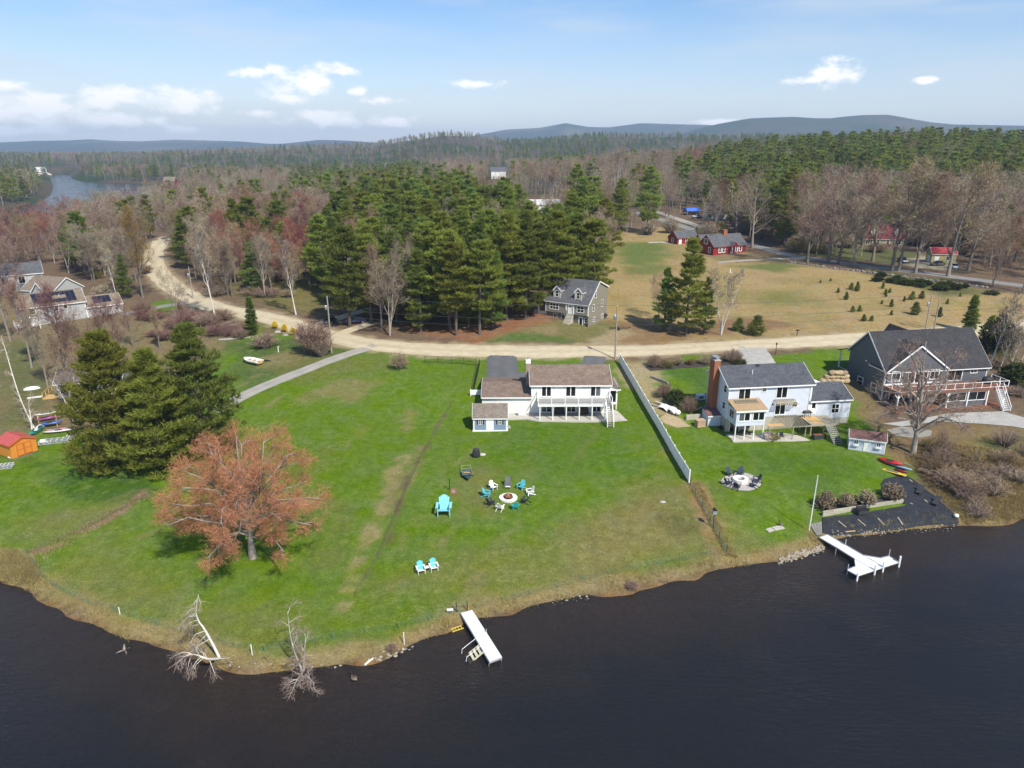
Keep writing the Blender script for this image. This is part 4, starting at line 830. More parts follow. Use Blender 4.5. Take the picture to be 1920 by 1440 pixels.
for i in order:
    if abs(u[i]-960) > 1030 or v[i] > 1400: continue
    pn = bool(pine[i])
    if cnt[pn] >= (275 if pn else 285): REST.append(i); continue
    cnt[pn] += 1; loc = (x[i], y[i], z[i]-.15)
    if pn:
        lf = 'needles' if rg.random() < .6 else 'needles_dark'; row = 'front rows' if vb[i] > 530 else 'middle rows' if vb[i] > 455 else 'back rows'; ps_ = 'left' if u[i] < 790 else 'middle' if u[i] < 960 else 'right'
        lab = f"{'tall' if hh[i] > 18.5 else 'shorter'} {'yellow-green' if lf == 'needles' else 'dark green'} pine in the {row} of the grove, {ps_} part" if inpoly(u[i], v[i], GROVE) else f"{'tall' if hh[i] > 18.5 else 'shorter'} "+PL(u[i], v[i])
        tree_obj('pine_tree', PINES[rg.integers(len(PINES))], 'bark_pine', lf, loc, hh[i]/20, rg.random()*6.28, lab, group='pines of the woods', wide=1.12)
    else:
        side = 'left of the grove' if u[i] < 620 else 'between grove and meadow' if u[i] < 1260 else 'behind the paved road'
        side += ', near edge' if vb[i] > (480 if u[i] < 620 else 440) else ', farther back'; pb_ = rg.random() < .25; side += ', pale trunk' if pb_ else ''
        tree_obj('bare_tree', BARE[rg.integers(len(BARE))], 'bark_pale' if pb_ else 'bark', col[i], loc, hh[i]/16, rg.random()*6.28, f'{"tall" if hh[i] > 13 else "shorter"} {LEAFWORD[col[i]]} tree in the woods {side}', group='leafless trees of the woods', wide=1.0)
# the rest of the woods is one mass: points carrying light copies of the same trees
def low_pine(seed): return pine_mesh(seed, h=20, base=.2, width=.25, whorls=8, per=5, tuft=5, size=1.5, wid=.5, power=.6, lateral=1)
def low_bare(seed): return bare_mesh(seed, h=16, clear=.3, limbs=7, spread=.7, up=.3, n2=5, n3=4, n4=3, twig=.09, tl=1.2)
LOWC = []
def low_obj(name, meshes, bark, leaf):
    V = []; F = []; mi = []; o = 0
    me = bpy.data.meshes.new(name); bm = bmesh.new()
    for j, m_ in enumerate(meshes):
        n0 = len(bm.faces); bm.from_mesh(m_); bm.faces.ensure_lookup_table()
        for f in bm.faces[n0:]: f.material_index = j
    bm.to_mesh(me); bm.free(); me.materials.append(MATS[bark]); me.materials.append(MATS[leaf])
    return bpy.data.objects.new(name, me)
lowcol = bpy.data.collections.new('tree_stock')
for j, (fn, sd, bk, lf) in enumerate([(low_pine, 101, 'bark_pine', 'needles'), (low_pine, 102, 'bark_pine', 'needles_dark'), (low_pine, 103, 'bark_pine', 'needles'), (low_bare, 104, 'bark', 'twig_grey'), (low_bare, 105, 'bark', 'twig_brown'), (low_bare, 106, 'bark', 'twig_mauve'), (low_bare, 107, 'bark', 'twig_red'), (low_bare, 108, 'bark', 'twig_green')]):
    lowcol.objects.link(low_obj('stock_%02d' % j, fn(sd), bk, lf))
CI = {'twig_grey': 3, 'twig_brown': 4, 'twig_mauve': 5, 'twig_red': 6, 'twig_green': 7, 'twig_gold': 7, 'twig_pink': 6}
def woodland(name, x, y, z, kind, sc, label):
    me = bpy.data.meshes.new(name); me.vertices.add(len(x)); me.vertices.foreach_set('co', np.stack([x, y, z-.3], -1).astype(np.float32).ravel())
    a = me.attributes.new('kind', 'INT', 'POINT'); a.data.foreach_set('value', np.asarray(kind, np.int32)); s = me.attributes.new('size', 'FLOAT', 'POINT'); s.data.foreach_set('value', np.asarray(sc, np.float32))
    o = tag(link(name, me, None), label, 'woods', kind='stuff')
    ng = bpy.data.node_groups.new(name, 'GeometryNodeTree'); ng.interface.new_socket('Geometry', in_out='INPUT', socket_type='NodeSocketGeometry'); ng.interface.new_socket('Geometry', in_out='OUTPUT', socket_type='NodeSocketGeometry')
    N = ng.nodes; L = ng.links; gi = N.new('NodeGroupInput'); go = N.new('NodeGroupOutput'); ip = N.new('GeometryNodeInstanceOnPoints'); ci = N.new('GeometryNodeCollectionInfo')
    ci.inputs['Collection'].default_value = lowcol; ci.inputs['Separate Children'].default_value = True; ci.inputs['Reset Children'].default_value = True
    def att(nm, t):
        n = N.new('GeometryNodeInputNamedAttribute'); n.data_type = t; n.inputs['Name'].default_value = nm; return n.outputs['Attribute']
    rv = N.new('FunctionNodeRandomValue'); rv.data_type = 'FLOAT_VECTOR'; rv.inputs[1].default_value = (.06, .06, 6.28)
    L.new(gi.outputs[0], ip.inputs['Points']); L.new(ci.outputs[0], ip.inputs['Instance']); ip.inputs['Pick Instance'].default_value = True
    L.new(att('kind', 'INT'), ip.inputs['Instance Index']); L.new(att('size', 'FLOAT'), ip.inputs['Scale']); L.new(rv.outputs[0], ip.inputs['Rotation']); L.new(ip.outputs[0], go.inputs[0])
    o.modifiers.new('trees', 'NODES').node_group = ng
    return o
kd = [rg.integers(0, 3) if pine[i] else CI[col[i]] for i in REST]; sc = [hh[i]/(20 if pine[i] else 16) for i in REST]
woodland('middle_woods', x[REST], y[REST], z[REST], kd, sc, 'mass of brown woods and pines behind the nearer trees')
for nm, y0, y1, st, seed, lab, big in [('back_woods', 470, 1000, 10.5, 3, 'woods reaching back to the far lake shore', 1.0), ('far_woods', 1000, 3000, 24, 4, 'far wooded ridge below the mountains', .85)]:
    fx, fy, fz, r2 = scatter(y0, y1, st, seed); fu, fv, fp, fc = kinds(fx, fy, fz, r2, 18)
    ok = np.abs(fu-960) < 1060
    if y0 < 1000:
        tv = proj_np(fx, fy, fz+16)[1]; bu, bv = proj_np(fx, fy, fz)
        for (ku, kv), _ in KEEP: ok &= ~((np.abs(bu-ku) < (bv-tv)*.6+4) & (tv < kv) & (bv > kv+1))
    fx, fy, fz = fx[ok], fy[ok], fz[ok]; fp = fp[ok]; fc = [c for c, o_ in zip(fc, ok) if o_]
    woodland(nm, fx, fy, fz, [r2.integers(0, 3) if p else CI[c] for p, c in zip(fp, fc)], r2.uniform(.6, 1.0, len(fx))*big, lab)
print('trees', cnt, len(REST))
# ------------------------------------------------------------------ building kit
R_ = math.radians
def vinyl_mat():
    m, nt, N, L, b = nodes_of('vinyl'); N.remove(b); d = N.new('ShaderNodeBsdfDiffuse'); t = N.new('ShaderNodeBsdfTranslucent'); mx = N.new('ShaderNodeMixShader'); mx.inputs[0].default_value = .38
    for s in (d, t): s.inputs['Color'].default_value = (.82,.82,.81,1)
    L.new(d.outputs[0], mx.inputs[1]); L.new(t.outputs[0], mx.inputs[2]); L.new(mx.outputs[0], N['Material Output'].inputs['Surface'])
vinyl_mat()
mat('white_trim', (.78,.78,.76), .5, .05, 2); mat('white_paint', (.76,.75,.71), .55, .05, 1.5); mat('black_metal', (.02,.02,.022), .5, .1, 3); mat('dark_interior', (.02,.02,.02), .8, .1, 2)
mat('deck_grey', (.30,.29,.27), .8, .15, 2, stretch=(1, 12, 1)); mat('deck_brown', (.20,.085,.05), .7, .2, 2, stretch=(1, 12, 1)); mat('new_wood', (.52,.33,.14), .7, .15, 3, stretch=(8, 1, 1)); mat('old_wood', (.33,.29,.21), .85, .2, 3, stretch=(1, 1, 6)); mat('grey_wood', (.25,.24,.225), .85, .2, 3)
mat('foundation', (.42,.39,.31), .9, .12, 1.5, bump=.2); mat('steel', (.55,.56,.57), .4, .08, 4, metal=.7); mat('solar', (.012,.015,.03), .25, .1, 2, spec=.6); mat('clear_glass', (.10,.12,.13), .08, .1, 2, spec=.6)
mat('brick_red', (.30,.115,.055), .9, .25, 9, bump=.3, bscale=20); mat('tan_roof', (.36,.25,.14), .85, .12, 2); mat('burgundy_roof', (.16,.085,.075), .85, .15, 2, bump=.2); mat('stone', (.36,.27,.17), .9, .22, 1.5, bump=.4, bscale=6, rnd=.25); mat('grey_stone', (.36,.34,.31), .9, .2, 1.8, bump=.4, bscale=7, rnd=.25)
def glass_mat():
    m, nt, N, L, b = nodes_of('glass'); b.inputs['Base Color'].default_value = (.018,.021,.024,1); b.inputs['Roughness'].default_value = .06; b.inputs['Specular IOR Level'].default_value = .5
    tc = N.new('ShaderNodeTexCoord'); n = N.new('ShaderNodeTexNoise'); n.inputs['Scale'].default_value = 1.1; L.new(tc.outputs['Object'], n.inputs['Vector'])
    bp = N.new('ShaderNodeBump'); bp.inputs['Strength'].default_value = .05; L.new(n.outputs['Fac'], bp.inputs['Height']); L.new(bp.outputs[0], b.inputs['Normal'])
    cr = N.new('ShaderNodeMapRange'); oi = N.new('ShaderNodeObjectInfo'); L.new(oi.outputs['Random'], cr.inputs['Value']); cr.inputs['From Min'].default_value = .75; cr.inputs['To Min'].default_value = .4; cr.inputs['To Max'].default_value = 5
    hs = N.new('ShaderNodeHueSaturation'); hs.inputs['Color'].default_value = (.018,.021,.024,1); L.new(cr.outputs[0], hs.inputs['Value']); L.new(hs.outputs[0], b.inputs['Base Color'])
    return m
glass_mat()
def fbox(mb, face, s0, s1, z0, z1, o0, o1):
    """box on a wall face: F/B across y, L/R across x; o = distance out of the wall"""
    k, c = face
    if k == 'F': mb.box(s0, s1, c-o1, c-o0, z0, z1)
    elif k == 'B': mb.box(s0, s1, c+o0, c+o1, z0, z1)
    elif k == 'L': mb.box(c-o1, c-o0, s0, s1, z0, z1)
    else: mb.box(c+o0, c+o1, s0, s1, z0, z1)
    return mb
def window(par, face, s0, s1, z0, z1, nx=2, ny=1, fw=.11, frame='white_trim', name='window', glass='glass', mull=.06):
    mb = MB(); a, b = .012, .06
    fbox(mb, face, s0-fw, s1+fw, z0-fw, z0, a, b+.02); fbox(mb, face, s0-fw, s1+fw, z1, z1+fw, a, b)
    fbox(mb, face, s0-fw, s0, z0, z1, a, b); fbox(mb, face, s1, s1+fw, z0, z1, a, b)
    for i in range(1, nx): s = s0+(s1-s0)*i/nx; fbox(mb, face, s-mull/2, s+mull/2, z0, z1, a, .045)
    for j in range(1, ny): z = z0+(z1-z0)*j/ny; fbox(mb, face, s0, s1, z-mull/2, z+mull/2, a, .04)
    w = mb.build(name, frame, par)
    for i in range(nx):
        for j in range(ny):
            p0, p1 = s0+(s1-s0)*i/nx+mull/2, s0+(s1-s0)*(i+1)/nx-mull/2; q0, q1 = z0+(z1-z0)*j/ny+mull/2, z0+(z1-z0)*(j+1)/ny-mull/2
            fbox(MB(), face, p0, p1, q0, q1, .004, .02).build('pane', glass, w)
    return w
def door(par, face, s0, s1, z0, z1, col='white_trim', pane=None, frame='white_trim', name='door'):
    d = fbox(MB(), face, s0, s1, z0, z1, .004, .045).build(name, col, par); f = MB(); fw = .1
    fbox(f, face, s0-fw, s0, z0, z1+fw, .01, .06); fbox(f, face, s1, s1+fw, z0, z1+fw, .01, .06); fbox(f, face, s0, s1, z1, z1+fw, .01, .06); f.build('frame', frame, d)
    if pane: fbox(MB(), face, *pane, .047, .055).build('pane', 'glass', d)
    fbox(MB(), face, s1-.14, s1-.08, z0+.95, z0+1.05, .046, .11).build('handle', 'black_metal', d)
    return d
def slab(par, quad, th, m, name='roof'):
    """roof plane: quad = eave start, eave end, ridge end, ridge start; with shingle coordinates"""
    q = [Vector(p) for p in quad]; n = (q[1]-q[0]).cross(q[3]-q[0]).normalized()
    if n.z < 0: n = -n
    V = [p+n*th for p in q]+q; F = [(0,1,2,3),(7,6,5,4),(0,4,5,1),(1,5,6,2),(2,6,7,3),(3,7,4,0)]
    me = bpy.data.meshes.new(name); me.from_pydata([tuple(v) for v in V], [], F); uv = me.uv_layers.new(name='UVMap')
    ex = (q[1]-q[0]).normalized(); ey = n.cross(ex)
    for l in me.loops: p = me.vertices[l.vertex_index].co-q[0]; uv.data[l.index].uv = (p.dot(ex), p.dot(ey))
    bm = bmesh.new(); bm.from_mesh(me); bmesh.ops.recalc_face_normals(bm, faces=bm.faces); bm.to_mesh(me); bm.free()
    return link(name, me, m, par)
def gable(par, s0, s1, t0, t1, z0, ze, zr, wall, roof, tr=None, zr2=None, axis='x', oh=.35, rk=.3, trim='white_trim', wname='wall', both=True, th=.12, base=None):
    """gabled block: ridge along `axis` at tr, front eave ze, rear eave zr2"""
    tr = (t0+t1)/2 if tr is None else tr; zr2 = ze if zr2 is None else zr2
    m = (lambda s, t, z: (s, t, z)) if axis == 'x' else (lambda s, t, z: (t, s, z))
    poly = [(t0, z0), (t1, z0), (t1, zr2), (tr, zr), (t0, ze)]; w = MB(); n = 5
    w.add([m(s0, *p) for p in poly]+[m(s1, *p) for p in poly], [tuple(range(n)), tuple(n+k for k in reversed(range(n)))]+[(k, n+k, n+(k+1) % n, (k+1) % n) for k in range(n)])
    wo = w.build(wname, wall, par)
    g1 = (zr-ze)/(tr-t0); g2 = (zr-zr2)/(t1-tr); a, b = s0-rk, s1+rk; e = .02
    r1 = slab(par, [m(a, t0-oh, ze-g1*oh+e), m(b, t0-oh, ze-g1*oh+e), m(b, tr, zr+e), m(a, tr, zr+e)], th, roof)
    if both: slab(par, [m(a, t1+oh, zr2-g2*oh+e), m(b, t1+oh, zr2-g2*oh+e), m(b, tr, zr+e), m(a, tr, zr+e)], th, roof)
    f = MB(); y0 = t0-oh                                    # fascia and rake boards
    for tt, zz, g, sg in ((t0-oh, ze-g1*oh, g1, -1), (t1+oh, zr2-g2*oh, g2, 1))[:2 if both else 1]:
        p, q = sorted((tt+sg*.012, tt+sg*.05)); c0, c1 = m(a+.01, p, 0), m(b-.01, q, 0)
        f.box(min(c0[0], c1[0]), max(c0[0], c1[0]), min(c0[1], c1[1]), max(c0[1], c1[1]), zz-.1, zz+.13)
    for sx in (a, b):
        sg = -1 if sx == a else 1
        for tt, zz in ((t0-oh, ze-g1*oh), (t1+oh, zr2-g2*oh))[:2 if both else 1]:
            A, B_ = Vector(m(sx+sg*.025, tt, zz+.05)), Vector(m(sx+sg*.025, tr, zr+.05)); f.beam(A, B_, .04, .24)
    if trim: f.build('trim', trim, par)
    return wo
def corners(par, x0, x1, y0, z0, z1, trim='white_trim', w=.14, yb=None):
    c = MB()
    for x, s in ((x0, 1), (x1, -1)):
        c.box(min(x, x+s*w), max(x, x+s*w), y0-.03, y0-.004, z0, z1)
        c.box(min(x-s*.03, x-s*.004), max(x-s*.03, x-s*.004), y0, y0+w, z0, z1)
    return c.build('corner_board', trim, par)
def railing(par, pts, z, h, m='white_trim', name='railing', n_post=True, step=1.9, baluster=.0, bm='black_metal', post=.11, low=.12, glass=None):
    """top and bottom rails, a mesh of its own for each post, optional balusters"""
    r = MB(); posts = []
    for (x0, y0), (x1, y1) in zip(pts[:-1], pts[1:]):
        L_ = math.hypot(x1-x0, y1-y0); n = max(1, round(L_/step))
        r.beam((x0, y0, z+h), (x1, y1, z+h), .09, .07); r.beam((x0, y0, z+low), (x1, y1, z+low), .06, .06)
        posts += [(x0+(x1-x0)*k/n, y0+(y1-y0)*k/n) for k in range(n+1)]
    o = r.build(name, m, par); seen = set()
    for p in posts:
        k = (round(p[0], 2), round(p[1], 2))
        if k in seen: continue
        seen.add(k); MB().box(p[0]-post/2, p[0]+post/2, p[1]-post/2, p[1]+post/2, z-.02, z+h+.08).build('post', m, o)
    if baluster:
        b = MB()
        for (x0, y0), (x1, y1) in zip(pts[:-1], pts[1:]):
            n = int(math.hypot(x1-x0, y1-y0)/baluster)
            for k in range(1, n): x, y = x0+(x1-x0)*k/n, y0+(y1-y0)*k/n; b.box(x-.012, x+.012, y-.012, y+.012, z+low, z+h)
        b.build('baluster', bm, o)
    if glass:
        g = MB()
        for (x0, y0), (x1, y1) in zip(pts[:-1], pts[1:]): g.beam((x0, y0, z+h/2+.05), (x1, y1, z+h/2+.05), .02, h-.25)
        g.build('panel', glass, o)
    return o
def stairs(par, x0, x1, ya, za, yb, zb, n, m_tread, m_str, rails=True, name='stairs', rail_h=.95, m_rail='white_trim'):
    """flight along y from (ya,za) to (yb,zb): every tread a piece of its own"""
    s = MB()
    for x in (x0-.04, x1+.04): s.beam((x, ya, za-.12), (x, yb, zb-.05), .07, .3)
    o = s.build(name, m_str, par)
    for k in range(n):
        t = (k+.5)/n; y, z = ya+(yb-ya)*t, za+(zb-za)*(k+1)/(n+1); d = abs(yb-ya)/n*.55
        MB().box(x0+.005, x1-.005, y-d, y+d, z-.05, z).build('tread', m_tread, o)
    if rails:
        r = MB()
        for x in (x0-.05, x1+.05):
            r.beam((x, ya, za+rail_h), (x, yb, zb+rail_h), .08, .08); r.beam((x, ya, za+.25), (x, yb, zb+.25), .05, .05)
            r.box(x-.06, x+.06, yb-.06, yb+.06, zb, zb+rail_h+.1)
        r.build('handrail', m_rail, o)
    return o
def pipe(par, x, y, z, h=.6, r=.06, m='white_trim', name='vent_pipe'): return MB().tube([(x, y, z-.3), (x, y, z+h)], r, 8).build(name, m, par)

# ------------------------------------------------------------------ white raised ranch
siding('white_siding', (.76,.745,.69)); shingle('roof_brown', (.205,.15,.118)); shingle('roof_shed', (.21,.175,.145))
H = thing('white_house', 'white two-level ranch house with brown roof and long white deck over a patio', 'house', (3.2, 111.0, 2.7), R_(.5))
gable(H, 0, 13.05, 0, 9.0, -.4, 5.05, 7.0, 'white_siding', 'roof_brown', 4.5)
corners(H, 0, 13.05, 0, -.3, 5.0)
for s0, s1, zb in ((1.71, 3.28, 3.0), (5.72, 7.33, 3.0), (9.82, 11.46, 3.0)): window(H, ('F', 0), s0, s1, zb, 4.78, 2, 1, .12, name='sliding_window', mull=.14)
for s0, s1 in ((1.76, 3.36), (5.96, 7.39), (10.2, 11.6)): window(H, ('F', 0), s0, s1, .25, 1.55, 2, 1, .1, mull=.1)
MB().box(8.35, 9.1, -.06, -.004, 4.4, 4.85).build('wall_plaque', 'steel', H)
for x in (3.65, 5.4, 9.45): MB().box(x-.09, x+.09, -.2, -.004, 4.6, 4.78).build('wall_lamp', 'black_metal', H)
d = MB().box(.95, 12.9, -3.35, -.07, 2.5, 2.72).build('deck', 'deck_grey', H)
MB().box(.93, 12.0, -3.43, -3.353, 2.42, 2.76).build('fascia', 'white_trim', d)
for x in (1.3, 3.41, 5.58, 7.7, 9.78, 11.85): MB().box(x-.08, x+.08, -3.36, -3.2, -.3, 2.495).build('post', 'white_trim', d)
railing(H, [(1.0, -.1), (1.0, -3.3), (11.85, -3.3)], 2.73, 1.12, step=2.1); railing(H, [(12.95, -3.3), (12.95, -.1)], 2.73, 1.12, step=3.2)
stairs(H, 11.98, 12.88, -3.45, 2.72, -6.1, -.1, 11, 'deck_grey', 'white_trim')
g = gable(H, -8.15, -.01, .0, 10.0, -.5, 2.9, 3.85, 'white_siding', 'roof_brown', 5.0, wname='garage_wall', rk=.15); corners(H, -8.15, -.3, 0, -.3, 2.85)
MB().box(-8.0, -.5, -.25, -.15, 2.62, 2.74).build('gutter', 'white_trim', H)
ch = MB().box(-.78, -.08, 3.5, 4.4, -.3, 7.6).build('chimney', mat('faded_brick', (.33,.235,.19), .9, .2, 6), H); MB().box(-.84, -.02, 3.44, 4.46, 7.61, 8.2).build('cap', 'white_trim', ch); MB().tube([(-.43, 3.95, 8.2), (-.43, 3.95, 8.6)], .13, 10).build('flue', 'steel', ch)
pw = MB().prism([(1.2, 1.1), (6.0, 1.1), (6.0, 4.3), (1.2, 4.3)], 13.06, 14.5).build('side_porch', 'white_siding', H)
slab(H, [(14.95, .8, 3.95), (14.95, 6.4, 3.95), (13.07, 6.4, 4.85), (13.07, .8, 4.85)], .1, 'roof_brown', 'porch_roof'); window(H, ('F', 1.2), 13.3, 14.25, 1.5, 3.7, 1, 1, .12, name='screen'); MB().box(13.05, 14.98, .72, .78, 3.7, 3.9).build('porch_fascia', 'white_trim', H)
for x in (13.3, 14.4): MB().box(x-.07, x+.07, 1.3, 1.44, -.4, 1.1).build('porch_leg', 'white_trim', H)
sheet('patio', [(951,771),(1000,768),(1150,768),(1176,770),(1184,788),(1150,791),(1010,791),(985,787),(952,788)], 'pale_concrete', 'pale concrete patio under the white deck', 'patio', flat=2.78)
def grill_cover(loc, rz, label, group=None, s=1.0):
    o = thing('covered_grill', label, 'grill', loc, rz, group); o.scale = (s, s, s)
    MB().lathe([(.62,.0),(.64,.15),(.6,.6),(.52,.85),(.5,.95),(.36,1.12),(.05,1.2)], 14, (0,0,.08), 1.25, .72).build('cover', mat('black_cover', (.03,.03,.032), .6, .25, 4, bump=.4, bscale=5), o, True)
    for sx in (-.55, .55):
        for sy in (-.25, .25): MB().tube([(sx, sy-.03, .07), (sx, sy+.03, .07)], .07, 8).build('wheel', 'black_metal', o)
    MB().tube([(.7, -.3, .8), (.86, -.3, .8), (.86, .3, .8), (.7, .3, .8)], .02, 6).build('handle', 'steel', o)
    return o
for u, v, l in ((1049, 776, 'black-covered grill under the white deck, left one'), (1094, 776, 'black-covered grill under the white deck, right one')):
    p = P(u, v, 2.79); grill_cover(p, .1, l, 'covered grills on the patio', 1.1)
o = thing('utility_cabinet', 'white utility cabinet on the patio below the garage wall', 'cabinet', P(979, 779, 2.79), 0)
MB().box(-.65, .65, -.3, .3, .06, .95).build('body', 'white_paint', o, bevel=.03); MB().box(-.68, .68, -.33, .33, .955, 1.02).build('lid', 'white_trim', o)
for x in (-.5, .5): MB().box(x-.05, x+.05, -.25, .25, 0, .055).build('foot', 'grey_wood', o)

# ------------------------------------------------------------------ blue-grey garden shed by the white house
siding('shed_blue', (.20,.27,.38))
S = thing('garden_shed', 'blue-grey shed with white double door beside the white house', 'shed', (-6.1, 103.9, 2.45), R_(.8))
gable(S, 0, 5.35, 0, 4.0, .1, 2.2, 3.75, 'shed_blue', 'roof_shed', 2.0, oh=.18, rk=.12)
MB().box(-.12, 5.47, -.12, 4.1, -.45, .095).build('skid_base', 'white_paint', S); corners(S, 0, 5.35, 0, .1, 2.15, w=.2)
MB().box(.2, 5.15, -.032, -.005, 1.98, 2.18).build('frieze', 'white_trim', S)
dd = MB().box(2.02, 3.22, -.05, -.004, .12, 1.97).build('door', 'white_trim', S); MB().box(2.61, 2.63, -.056, -.051, .2, 1.9).build('seam', 'grey_stone', dd)
for s0 in (.86, 3.92):
    window(S, ('F', 0), s0, s0+.55, 1.15, 1.85, 2, 2, .06)
    for a in (s0-.3, s0+.63): MB().box(a, a+.22, -.04, -.004, 1.08, 1.92).build('shutter', 'black_metal', S)
MB().add([(5.4,.9,.12),(5.4,2.1,.12),(7.0,2.1,-.28),(7.0,.9,-.28),(5.4,.9,.05),(5.4,2.1,.05),(7.0,2.1,-.35),(7.0,.9,-.35)], [(0,1,2,3),(7,6,5,4),(0,4,5,1),(1,5,6,2),(2,6,7,3),(3,7,4,0)]).build('ramp', 'deck_grey', S)

# ------------------------------------------------------------------ pale blue house
siding('pale_blue', (.575,.615,.685)); shingle('roof_grey', (.088,.094,.108))
B = thing('blue_house', 'pale blue house with dark grey roof, tall brick chimney and sunroom on posts', 'house', (33.6, 103.8, 2.2), R_(7.8))
gable(B, 0, 13.8, 0, 8.2, 2.3, 7.56, 9.65, 'pale_blue', 'roof_grey', 4.15); MB().box(.02, 13.78, .02, 8.18, -.6, 2.29).build('foundation_wall', 'foundation', B); corners(B, 0, 13.8, 0, 2.3, 7.5)
for s0, s1, z0, z1 in ((1.64, 3.5, 5.4, 7.3), (7.89, 9.6, 5.4, 7.3), (7.96, 9.6, 2.62, 4.45)): window(B, ('F', 0), s0, s1, z0, z1, 2, 1, .12, name='sliding_door', mull=.1)
window(B, ('F', 0), 5.43, 6.1, 6.55, 7.25, 1, 2, .1); window(B, ('F', 0), 10.75, 11.55, 3.8, 4.6, 1, 2, .1); window(B, ('F', 0), 5.35, 5.85, 3.9, 4.5, 1, 1, .1)
for z0, z1 in ((6.3, 7.4), (3.6, 4.6)): window(B, ('L', 0), .85, 1.75, z0, z1, 1, 2, .12)
c = MB().box(-1.0, -.02, 3.9, 5.6, -.6, 10.6).build('chimney', 'brick_red', B); MB().box(-1.06, .04, 3.84, 5.66, 10.61, 10.75).build('cap', 'concrete', c)
for y in (4.3, 5.1): MB().tube([(-.5, y, 10.75), (-.5, y, 11.1)], .2, 10).build('flue', 'steel', c)
MB().box(-.95, -.05, 4.1, 5.5, 11.12, 11.17).build('flue_cover', 'steel', c)
pipe(B, 4.6, 2.2, 8.75, .7); MB().lathe([(.38,0),(.4,.1),(.3,.22),(.1,.3)], 14, (6.2, 3.9, 9.55)).build('roof_vent', 'black_metal', B)
for x, z in ((.45, 7.2), (3.95, 7.25), (10.0, 7.25), (7.4, 4.4), (15.3, 4.35)): MB().box(x-.08, x+.08, -.2, -.004, z-.12, z+.12).build('wall_lamp', 'black_metal', B)
MB().box(13.45, 13.58, -.1, -.006, 2.3, 7.4).build('downspout', 'white_trim', B)
gable(B, 13.82, 20.7, 0, 7.0, 1.5, 4.7, 6.3, 'pale_blue', 'roof_grey', 3.5, wname='wing_wall', rk=.2); MB().box(13.84, 20.68, .03, 6.97, -.8, 1.49).build('wing_foundation', 'foundation', B); corners(B, 13.82, 20.7, 0, 1.5, 4.65)
door(B, ('F', 0), 13.98, 14.85, 2.42, 4.42, pane=(14.12, 14.7, 3.4, 4.25)); window(B, ('F', 0), 17.6, 18.75, 2.4, 3.85, 2, 2, .13)
# sunroom on posts, open patio room below
sr = MB().box(.05, 4.75, -3.2, -.005, 2.3, 4.75).build('sunroom', 'pale_blue', B)
slab(B, [(-.2, -3.5, 4.78), (5.0, -3.5, 4.78), (5.0, -.02, 5.5), (-.2, -.02, 5.5)], .1, 'tan_roof', 'sunroom_roof'); MB().box(-.2, 5.0, -3.56, -3.51, 4.62, 4.86).build('sunroom_fascia', 'white_trim', B)
for s0, s1 in ((.5, 2.2), (2.75, 4.5)): window(B, ('F', -3.2), s0, s1, 3.15, 4.4, 2, 1, .13, name='sunroom_window', mull=.1)
window(B, ('L', .05), -2.4, -.9, 3.15, 4.4, 2, 1, .12, name='sunroom_window')
for x in (.15, 1.65, 3.15, 4.65): MB().box(x-.07, x+.07, -3.17, -3.03, -.3, 2.295).build('sunroom_post', 'white_trim', B)
window(B, ('F', .02), .7, 2.2, .1, 2.0, 2, 1, .1, name='patio_door'); window(B, ('F', .02), 3.0, 4.0, .6, 2.0, 1, 2, .1)
def slat_awning(par, x0, x1, y0, y1, z0, z1, n, m='old_wood', name='slat_awning'):
    a = MB(); a.beam((x0, y0, z0-.06), (x1, y0, z0-.06), .07, .1); a.beam((x0, y1, z1-.06), (x1, y1, z1-.06), .07, .1); o = a.build(name, m, par)
    for k in range(n): x = x0+(x1-x0)*(k+.5)/n; MB().beam((x, y0-.1, z0+.03), (x, y1, z1+.03), .17, .04).build('slat', m, o)
    return o
slat_awning(B, 7.5, 11.0, -1.25, -.1, 4.75, 5.15, 11); slat_awning(B, .6, 4.4, -1.5, -.6, 5.45, 5.62, 9)
for x in (7.6, 10.9): MB().beam((x, -1.1, 4.65), (x, -.03, 3.8), .06, .06).build('awning_brace', 'white_trim', B)
sheet('lower_patio', [tuple((B.matrix_basis @ Vector(p))[:2]) for p in ((-.1,-.02,0),(-.25,-3.6,0),(5.6,-4.2,0),(11.9,-5.0,0),(11.9,-.02,0))], 'pale_concrete', 'pale concrete patio beneath the pale blue house', 'patio', flat=2.24, world=True)
# deck and pergola
dk = MB().box(11.9, 16.4, -4.1, -.62, 2.1, 2.28).build('deck_frame', 'old_wood', B)
for k, (x0, x1, y0, y1, mm) in enumerate(((11.95, 14.3, -2.1, -.65, 'new_wood'), (12.6, 14.2, -3.6, -2.15, 'new_wood'), (11.95, 12.55, -3.6, -2.15, 'old_wood'))): MB().box(x0, x1, y0, y1, 2.285, 2.32).build('deck_sheet', mm, dk)
for k in range(9): y = -.75-k*.38; MB().box(14.35 if k < 4 else 14.25, 16.35, y-.13, y+.05, 2.285, 2.33).build('deck_board', 'old_wood', dk)
for x, y in ((12.0, -4.0), (14.1, -4.0), (16.2, -4.0), (12.0, -1.0)): MB().box(x-.07, x+.07, y-.07, y+.07, -.5, 2.095).build('post', 'old_wood', dk)
pg = MB(); pg.beam((5.0, -4.15, 2.12), (16.4, -4.15, 2.12), .09, .2); pg.beam((8.0, -.1, 2.3), (11.8, -.1, 2.3), .08, .16); pg = pg.build('pergola_beam', 'old_wood', B)
for k in range(9): x = 8.15+k*.42; MB().beam((x, -.1, 2.44), (x-.4, -4.4, 2.3), .09, .1).build('pergola_slat', 'old_wood', pg)
for x, y in ((9.0, -4.15), (5.15, -4.15), (11.4, -3.6)): MB().box(x-.06, x+.06, y-.06, y+.06, -.2, 2.02).build('pergola_post', 'old_wood', pg)
